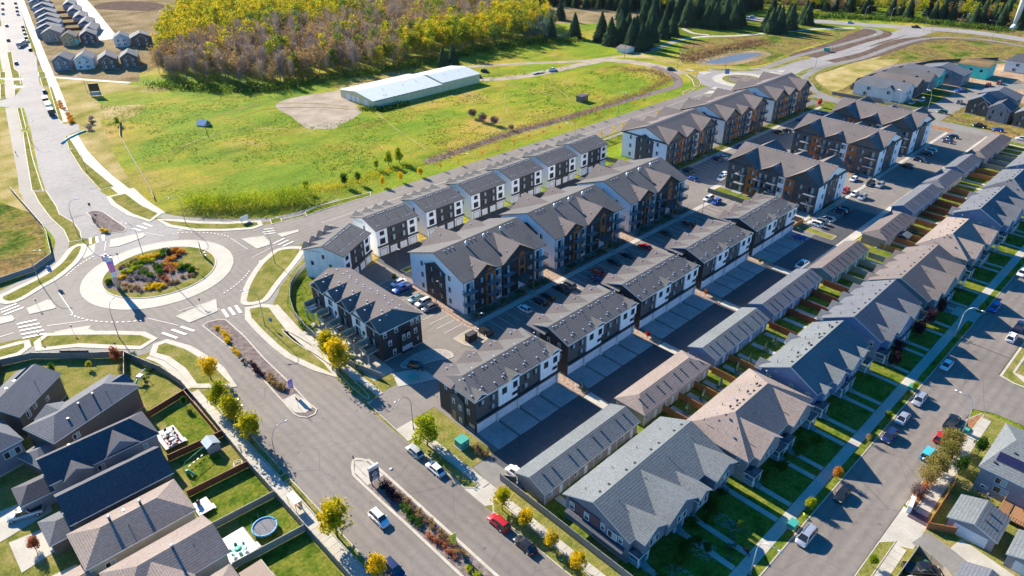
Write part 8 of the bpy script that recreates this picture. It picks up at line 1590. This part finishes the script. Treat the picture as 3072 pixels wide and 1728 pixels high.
def mass(name, items, label, cat):
    """joined far-off woodland: thousands of leaf-sized faces"""
    per = {}
    for it in items: per.setdefault((it[0], it[5]), []).append(it)
    VA = []; FA = []; MA = []; off = 0; mats = []
    for (k, sd), its in per.items():
        src = []; 
        for me in tree_mesh(k, sd):
            v = np.empty(len(me.vertices)*3); me.vertices.foreach_get('co', v); v = v.reshape(-1, 3); src.append((v, [tuple(p.vertices) for p in me.polygons], [me.materials[p.material_index] for p in me.polygons]))
        v = np.concatenate([s[0] for s in src]); f = list(src[0][1]); o = len(src[0][0]); f += [tuple(i+o for i in q) for q in src[1][1]]; mm = src[0][2]+src[1][2]
        keep = list(range(len(src[0][1])))[::1 if k == 'bare' else 3]+list(range(len(src[0][1]), len(f)))[::2]
        f = [f[i] for i in keep]; mm = [mm[i] for i in keep]
        for m_ in mm:
            if m_ not in mats: mats.append(m_)
        mi = [mats.index(q) for q in mm]
        cen = v.copy()
        for (_, x, y, h, s, _) in its:
            a = RW.uniform(0, 6.28); ca, sa = cos(a)*s, sin(a)*s; w_ = np.empty_like(v); w_[:, 0] = v[:, 0]*ca-v[:, 1]*sa+x; w_[:, 1] = v[:, 0]*sa+v[:, 1]*ca+y; w_[:, 2] = v[:, 2]*h
            VA.append(w_); FA.append((f, off)); MA += mi; off += len(v)
    V_ = np.concatenate(VA); me = bpy.data.meshes.new(name); loops = []; starts = []; n = 0; tot = []
    for f, o in FA:
        for q in f: starts.append(n); tot.append(len(q)); loops.extend([i+o for i in q]); n += len(q)
    me.vertices.add(len(V_)); me.vertices.foreach_set('co', V_.ravel()); me.loops.add(n); me.loops.foreach_set('vertex_index', loops)
    me.polygons.add(len(starts)); me.polygons.foreach_set('loop_start', starts); me.polygons.foreach_set('loop_total', tot)
    for m_ in mats: me.materials.append(m_)
    me.polygons.foreach_set('material_index', MA); me.update(calc_edges=True)
    o = link(name, me); tag(o, label, cat, None, 'stuff'); return o
items = []
for (x, y) in far:
    k = woodkind(x, y, RW.random()); s = RW.uniform(1.25, 1.75)*(1 if y < 480 else 1.15)
    items.append((k, x, y, RW.uniform(1.0, 1.75), s*RW.uniform(.8, 1.15), RW.randrange(2)))
mass('woodland', items, 'dense autumn wood behind the meadow, yellow, brown and bare crowns together', 'woodland')
# woods beyond the far road
it2 = []
FW = [(440, 470), (480, 345), (535, 312), (560, 270), (590, 232), (596, 190), (604, 165), (606, 118), (900, 60), (1000, 300), (800, 700), (600, 640)]
y = 60.
while y < 640:
    x = 430.; 
    while x < 900:
        px, py = x+RW.uniform(-3, 3), y+RW.uniform(-3, 3); x += 7.5
        if not inpoly(px, py, FW): continue
        n = noise.noise(Vector((px*.02, py*.02, 1.1))); r = RW.random()
        k = 'spruce' if n+r*.6 > .16 else ('poplar' if r < .35 else ('brown' if r < .6 else ('bare' if r < .8 else 'poplar_green')))
        it2.append((k, px, py, RW.uniform(.8, 1.1) if k == 'spruce' else RW.uniform(1, 1.3), 1.2, RW.randrange(2)))
    y += 7.5
mass('far_woodland', it2, 'mixed dark spruce and autumn wood along the far road under the top edge', 'woodland')
# hedge of tall young poplars by the roundabout path: uncountable thicket
def thicket(name, line, wd, hmin, hmax, n, mat, label, size=.35, cat='thicket', taper=True):
    m = MB(); V_ = []; F_ = []; R_ = random.Random(len(name)+n); segs = list(zip(line, line[1:])); L_ = [math.hypot(b[0]-a[0], b[1]-a[1]) for a, b in segs]
    for i in range(n):
        u = R_.uniform(0, sum(L_)); k = 0
        while u > L_[k] and k < len(L_)-1: u -= L_[k]; k += 1
        (ax, ay), (bx, by) = segs[k]; t = u/L_[k]; x = ax+(bx-ax)*t+R_.gauss(0, wd/2.4); y = ay+(by-ay)*t+R_.gauss(0, wd/2.4)
        hh = R_.uniform(hmin, hmax); z = hh*R_.random()**.7; a = R_.uniform(0, 6.28); s = size*R_.uniform(.6, 1.4)
        d = Vector((cos(a)*.5, sin(a)*.5, R_.uniform(.4, 1.4))).normalized()*s; e = Vector((-sin(a), cos(a), R_.uniform(-.5, .5))).normalized()*s*.45; P_ = Vector((x, y, z)); o = len(V_)
        V_ += [tuple(P_-d*.6), tuple(P_+e), tuple(P_+d*.6), tuple(P_-e)]; F_.append((o, o+1, o+2, o+3))
    m.add(V_, F_, mat); return tag(link(name, m.mesh(name)), label, cat, None, 'stuff')
thicket('poplar_thicket', [(74, 238), (82, 228), (92, 221), (102, 216), (108, 214.5)], 6, 3.0, 5.8, 11000, 'leaf_limegreen', 'tall yellow-green thicket of young poplars beside the curved path')
thicket('tall_weeds', [(110, 222), (120, 217), (136, 217), (152, 216)], 6, .4, 1.6, 2600, 'leaf_limegold', 'yellowish weeds along the mulched bank at the path', .3, 'weeds')
thicket('dry_reeds', [(160, 214), (190, 215), (212, 216), (250, 212), (300, 214), (330, 220), (338, 236), (328, 252)], 5, .3, 1.2, 5200, 'leaf_brown', 'brown dry weeds on the bank along the far path', .45, 'weeds')
thicket('wood_edge_brush', [(126, 408), (143, 378), (165, 356), (196, 353), (231, 344), (275, 343), (332, 339), (356, 327), (368, 320)], 8, .8, 3.2, 9000, 'leaf_woodgreen', 'low green brush along the foot of the wood', .8, 'undergrowth')
thicket('barn_weeds', [(180, 292), (186, 284), (192, 283), (200, 284)], 4, .3, 1.8, 1300, 'leaf_green', 'weeds and bushes at the barn corner', .5, 'weeds')
thicket('pond_reeds', [(374, 236), (392, 240), (420, 236), (450, 232)], 9, .3, 1.3, 4200, 'leaf_brown', 'reddish brown reeds along the pond bank', .7, 'reeds')
thicket('road_brush', [(545, 262), (565, 236), (580, 212), (592, 180), (598, 130)], 8, .6, 3, 5000, 'leaf_woodgreen', 'brush in front of the dark woods along the far road', 1.0, 'undergrowth')
# tufts of taller grass scattered through the meadow
MD = [(80, 340), (95, 400), (150, 372), (235, 340), (255, 300), (330, 268), (335, 225), (300, 216), (160, 220), (110, 228), (75, 240), (72, 262), (86, 320)]
m = MB(); V_ = []; F_ = []; R_ = random.Random(9); cnt = 0
while cnt < 14000:
    x, y = R_.uniform(70, 340), R_.uniform(214, 400); 
    if not inpoly(x, y, MD): cnt += 0; continue
    nn = noise.noise(Vector((x*.035, y*.035, 7)))+.45*noise.noise(Vector((x*.14, y*.1, 2)))
    cnt += 1
    if nn < .02 or (150 < x < 202 and 284 < y < 336): continue
    for k in range(3):
        a = R_.uniform(0, 6.28); s = R_.uniform(.12, .34); px, py = x+R_.gauss(0, .35), y+R_.gauss(0, .35); o = len(V_); ex, ey = cos(a)*s*.5, sin(a)*s*.5
        V_ += [(px-ex, py-ey, 0), (px+ex, py+ey, 0), (px+ex*.7, py+ey*.7+.1, s*.95), (px-ex*.7, py-ey*.7-.1, s*.85)]; F_.append((o, o+1, o+2, o+3))
m.add(V_, F_, 'leaf_woodgreen'); tag(link('meadow_tufts', m.mesh('meadow_tufts')), 'tufts of taller grass scattered through the green meadow', 'grass', None, 'stuff')
# planted beds
BG = 'plants of the roundabout flower bed'; RB = random.Random(3)
def bed(items):
    for kind, x, y, h, label, grp in items:
        tm, cm = tree_mesh(kind, RB.randrange(3)); r = thing('bed_plant', label, 'plant', (x, y, .18), RB.uniform(0, 6.28), grp); r.scale = (h*1.15, h*1.15, h); link('stem', tm, r); link('foliage', cm, r)
def along(kind, line, n, h, label, grp, jit=.4):
    segs = list(zip(line, line[1:])); L_ = [math.hypot(b[0]-a[0], b[1]-a[1]) for a, b in segs]; out = []
    for i in range(n):
        u = sum(L_)*(i+.5)/n; k = 0
        while u > L_[k] and k < len(L_)-1: u -= L_[k]; k += 1
        (ax, ay), (bx, by) = segs[k]; t = u/L_[k]; out.append((kind, ax+(bx-ax)*t+RB.gauss(0, jit), ay+(by-ay)*t+RB.gauss(0, jit), h*RB.uniform(.8, 1.2), label, grp))
    bed(out)
flat('flower_bed', 'mulch', smooth_poly([tuple(p) for p in BEDS['poly']]), z=.192)
for (kind, line, n, h, lab) in BEDS['rows']: along(kind, line, n, h, lab, BG+', '+kind[6:]+' ones', .45)
along('shrub_yellow', [(49.1, 158.8), (48.6, 154), (47.6, 149.5)], 9, .9, 'yellow tuft in the row at the head of the northern median', 'yellow tufts of the northern median', .3)
along('shrub_yellow', [(47.4, 147), (47.3, 143)], 5, .8, 'yellow tuft lower in the northern median row', 'lower yellow tufts of the northern median', .3)
along('shrub_plum', [(47.3, 141), (47.5, 132)], 7, 1.1, 'dark plum bush in the northern median', 'dark bushes of the northern median', .3)
along('shrub_brown', [(47.8, 131), (49, 123.5)], 8, 1.2, 'brown twiggy bush near the lilac banner', 'brown bushes near the lilac banner', .4)
along('shrub_plum', [(48, 85.5), (47.6, 80)], 5, 1.2, 'dark bush behind the monument sign', 'dark bushes behind the monument sign', .25)
along('shrub_green', [(47.3, 79), (47.0, 72)], 6, 1.1, 'dull green bush in the southern median', 'green bushes of the southern median', .25)
along('shrub_brown', [(48.6, 82), (48.6, 62)], 20, .9, 'brownish shrub on the right side of the southern median', 'brownish shrubs of the southern median', .3)
along('shrub_rust', [(46.9, 71), (47, 63)], 8, .9, 'reddish shrub in the southern median', 'reddish shrubs of the southern median', .25)
along('shrub_lime', [(47.4, 61), (47.6, 54)], 8, 1.0, 'yellow-green grassy shrub at the foot of the yellow banner', 'yellow-green shrubs below the yellow banner', .3)
along('shrub_brown', [(48, 53), (48, 44)], 8, 1.4, 'tall brown twiggy shrub at the bottom edge of the median', 'brown shrubs at the bottom edge', .3)
along('shrub_yellow', [(46.3, 238.5), (47.6, 235.6)], 6, .9, 'yellow tuft in the bed north of the roundabout', 'yellow tufts north of the roundabout', .3)
along('shrub_plum', [(47.3, 252), (46.6, 240.5)], 8, .6, 'small dark bush in the bed north of the roundabout', 'dark bushes north of the roundabout', .25)
along('shrub_rust', [(115, 14.4), (121, 14.4)], 6, .8, 'reddish ground shrub in the mulch strip beside the mailbox', 'reddish ground shrubs in the mulch strip', .4)
along('shrub_orange', [(76.6, 384), (73.4, 366)], 9, 1.5, 'orange shrub in the narrow bed by the trucks', 'orange shrubs by the trucks', .5)
along('shrub_orange', [(79.5, 408), (77.4, 392)], 7, 1.3, 'orange-yellow shrub in the upper part of the narrow bed', 'upper orange shrubs', .5)
along('shrub_green', [(69, 37.5), (92, 39.5)], 11, 1.6, 'dark rounded bush under the front windows of the nearest row house', 'bushes before the nearest row house', .8)
along('shrub_green', [(98, 35.8), (120, 35.6)], 9, 1.3, 'dark bush under the front of the brown hip-roofed house', 'bushes before the brown hip-roofed house', .8)
along('shrub_blue', [(80, 32.4), (88, 33.2)], 6, .7, 'pale-leaved plant in the shaded stone beds', 'pale plants in the stone beds', .7)
along('shrub_green', [(65.4, 118), (64.9, 146)], 10, 1.5, 'dark green columnar shrub inside the curved patio fence', 'shrubs inside the curved patio fence', .3)
along('shrub_brown', [(66.2, 80.4), (67.2, 77.8)], 4, 1.3, 'brown bush beside the green transformer box', 'brown bushes beside the transformer', .3)
along('shrub_green', [(29.9, 153), (28, 149)], 6, .6, 'leafy vegetable plant in the garden patch', 'vegetable plants', .4)
along('shrub_blue', [(226.5, 57), (229.5, 55)], 6, 1.2, 'leafy shrub in the orange-fenced yard with the dark shed', 'leafy shrubs by the dark shed', .5)
for k_, (x0_, x1_, y_, n_) in enumerate(((97.8, 126, 116.9, 1500), (131.8, 160, 116.9, 1200), (166, 194, 116.9, 900), (219, 338, 141.4, 3600))):
    thicket('bush_bed', [(x0_, y_), (x1_, y_)], 1.8, .3, 1.0, n_, 'leaf_green', ('bushes before the first apartment building', 'bushes before the middle apartment building', 'bushes before the third apartment building', 'bushes along the walk of the three gabled apartment buildings')[k_], .28, 'bushes')
# pale stone beds in the shaded front yards
def stones(name, x, y, rx, ry, n, label):
    m = MB(); R_ = random.Random(n)
    for i in range(n):
        a = R_.uniform(0, 6.28); q = R_.random()**.5; px, py = x+cos(a)*rx*q, y+sin(a)*ry*q; s = R_.uniform(.08, .2)
        m.add([(px-s, py-s*.7, .02), (px+s, py-s*.8, .02), (px+s*.8, py+s, .02), (px-s*.9, py+s*.8, .02), (px, py, .02+s*.8)], [(0, 1, 4), (1, 2, 4), (2, 3, 4), (3, 0, 4)], 'rock')
    tag(link(name, m.mesh(name)), label, 'stones', None, 'stuff')
stones('stone_bed', 86.4, 36.4, 1.5, 3.4, 260, 'bed of pale stones curving through the shaded front yard'); stones('stone_bed', 78.6, 35.4, 2.2, 2.4, 260, 'pale stone bed with a blue flowering plant'); stones('stone_bed', 71.6, 34.6, 1.6, 3.2, 260, 'pale stone bed at the bottom edge of the shaded yards')
tree('shrub_blue', 79.5, 35.2, .9, 'small blue-flowering plant in the pale stone bed')
r = thing('garden_arch', 'lime-green toy ride-on beside the small boulevard tree', 'toy', (97.4, 27, .14), .6); m = MB(); m.tube([(-.4, 0, .3), (0, 0, .7), (.4, 0, .35)], .12, 6, 'banner_yellow'); part('body', m, r)
# yard brush pile and debris
tree('shrub_grey', 82, 366, 2.4, 'heap of dead branches on the bulldozed ground, upper'); tree('shrub_grey', 77, 352, 2.6, 'heap of dead branches beside the boulevard, lower'); tree('shrub_plum', 80, 359, 1.8, 'dark heap of brush between the two branch heaps')
# farthest backdrop ground colour variation and haze
hz = MB(); hz.box(-300, 2600, -300, 2600, -1, 101.5, 'steel'); o = link('haze', hz.mesh('haze')); tag(o, None, None, None, 'stuff')
hm = bpy.data.materials.new('haze'); hm.use_nodes = True; hn = hm.node_tree; hn.nodes.clear(); ou = hn.nodes.new('ShaderNodeOutputMaterial'); pv = hn.nodes.new('ShaderNodeVolumePrincipled'); pv.inputs['Density'].default_value = HAZE; pv.inputs['Color'].default_value = (.86, .90, 1, 1); pv.inputs['Anisotropy'].default_value = .3
hn.links.new(pv.outputs[0], ou.inputs['Volume']); o.data.materials.clear(); o.data.materials.append(hm)
if HAZE == 0: bpy.data.objects.remove(o)

# small yard things
def planter(x, y, n, label):
    r = thing('raised_planter', label, 'planter', (x, y, 0)); m = MB(); m.box(0, .9*n, -.6, .6, 0, .35, 'timber'); part('frame', m, r)
    for k in range(n): q = MB(); q.box(.08+.9*k, .82+.9*k, -.52, .52, .35, .38, 'darksoil'); part('soil_square', q, r)
planter(191.8, 55.4, 5, 'dark gridded planter boxes beside the third beige-grey fence'); planter(30.2, 152.4, 2, 'small planter by the vegetable patch')
for x, y, lb in ((107.4, -3.6, 'green wheelie bin at the end of the pale garage pad'), (102, 8.2, 'green bin beside the parked pickup on the gravel pad'), (204.5, 82.5, 'dark bin beside the orange end fence of the last townhouse block')):
    r = thing('wheelie_bin', lb, 'bin', (x, y, .1)); m = MB(); m.box(-.3, .3, -.35, .35, 0, .95, 'bin_green'); part('body', m, r); m = MB(); m.box(-.33, .33, -.4, .38, .95, 1.03, 'bin_green'); part('lid', m, r)
for i, (x, y, z, lb) in enumerate(((218.0, 112.3, 6.9, 'pale chair on the top left balcony of the dark blue-grey building'), (218.0, 105.6, 6.9, 'pale chair on the top balcony beside the left orange bay'), (218.0, 100.5, 3.65, 'pale chair on the lower balcony left of the white bay'), (218.0, 86.9, 3.65, 'pale chairs on the lower right balcony of the dark blue-grey building'), (265.4, 105.3, 6.9, 'bicycle-like white frame chair on the balcony of the brown-fronted building'), (98.6, 118.2, 6.9, 'chair on the top balcony at the near white corner'), (112.2, 118.2, 6.9, 'chair on the top balcony between orange bays'))):
    r = thing('balcony_chair', lb, 'chair', (x, y, z)); m = MB(); m.box(-.28, .28, -.28, .28, .38, .45, 'sign_white'); part('seat', m, r); m = MB(); m.box(-.28, .28, .24, .3, .45, .95, 'sign_white'); part('back', m, r); m = MB(); m.box(-.26, .26, -.26, .26, 0, .38, 'steel'); part('frame', m, r)
for i, (x, y) in enumerate(((23.6, 151.4), (24.3, 151.9), (24.9, 152.2))): m = MB(); m.tube([(x, y, .0), (x, y, .25), (x, y, .5)], [.16, .28, .1], 8, 'sign_white'); tag(link('garden_ball', m.mesh('garden_ball')), 'pale round planter ball, %s of three below the climbing frame' % ('left', 'middle', 'right')[i], 'garden ball', 'pale planter balls')
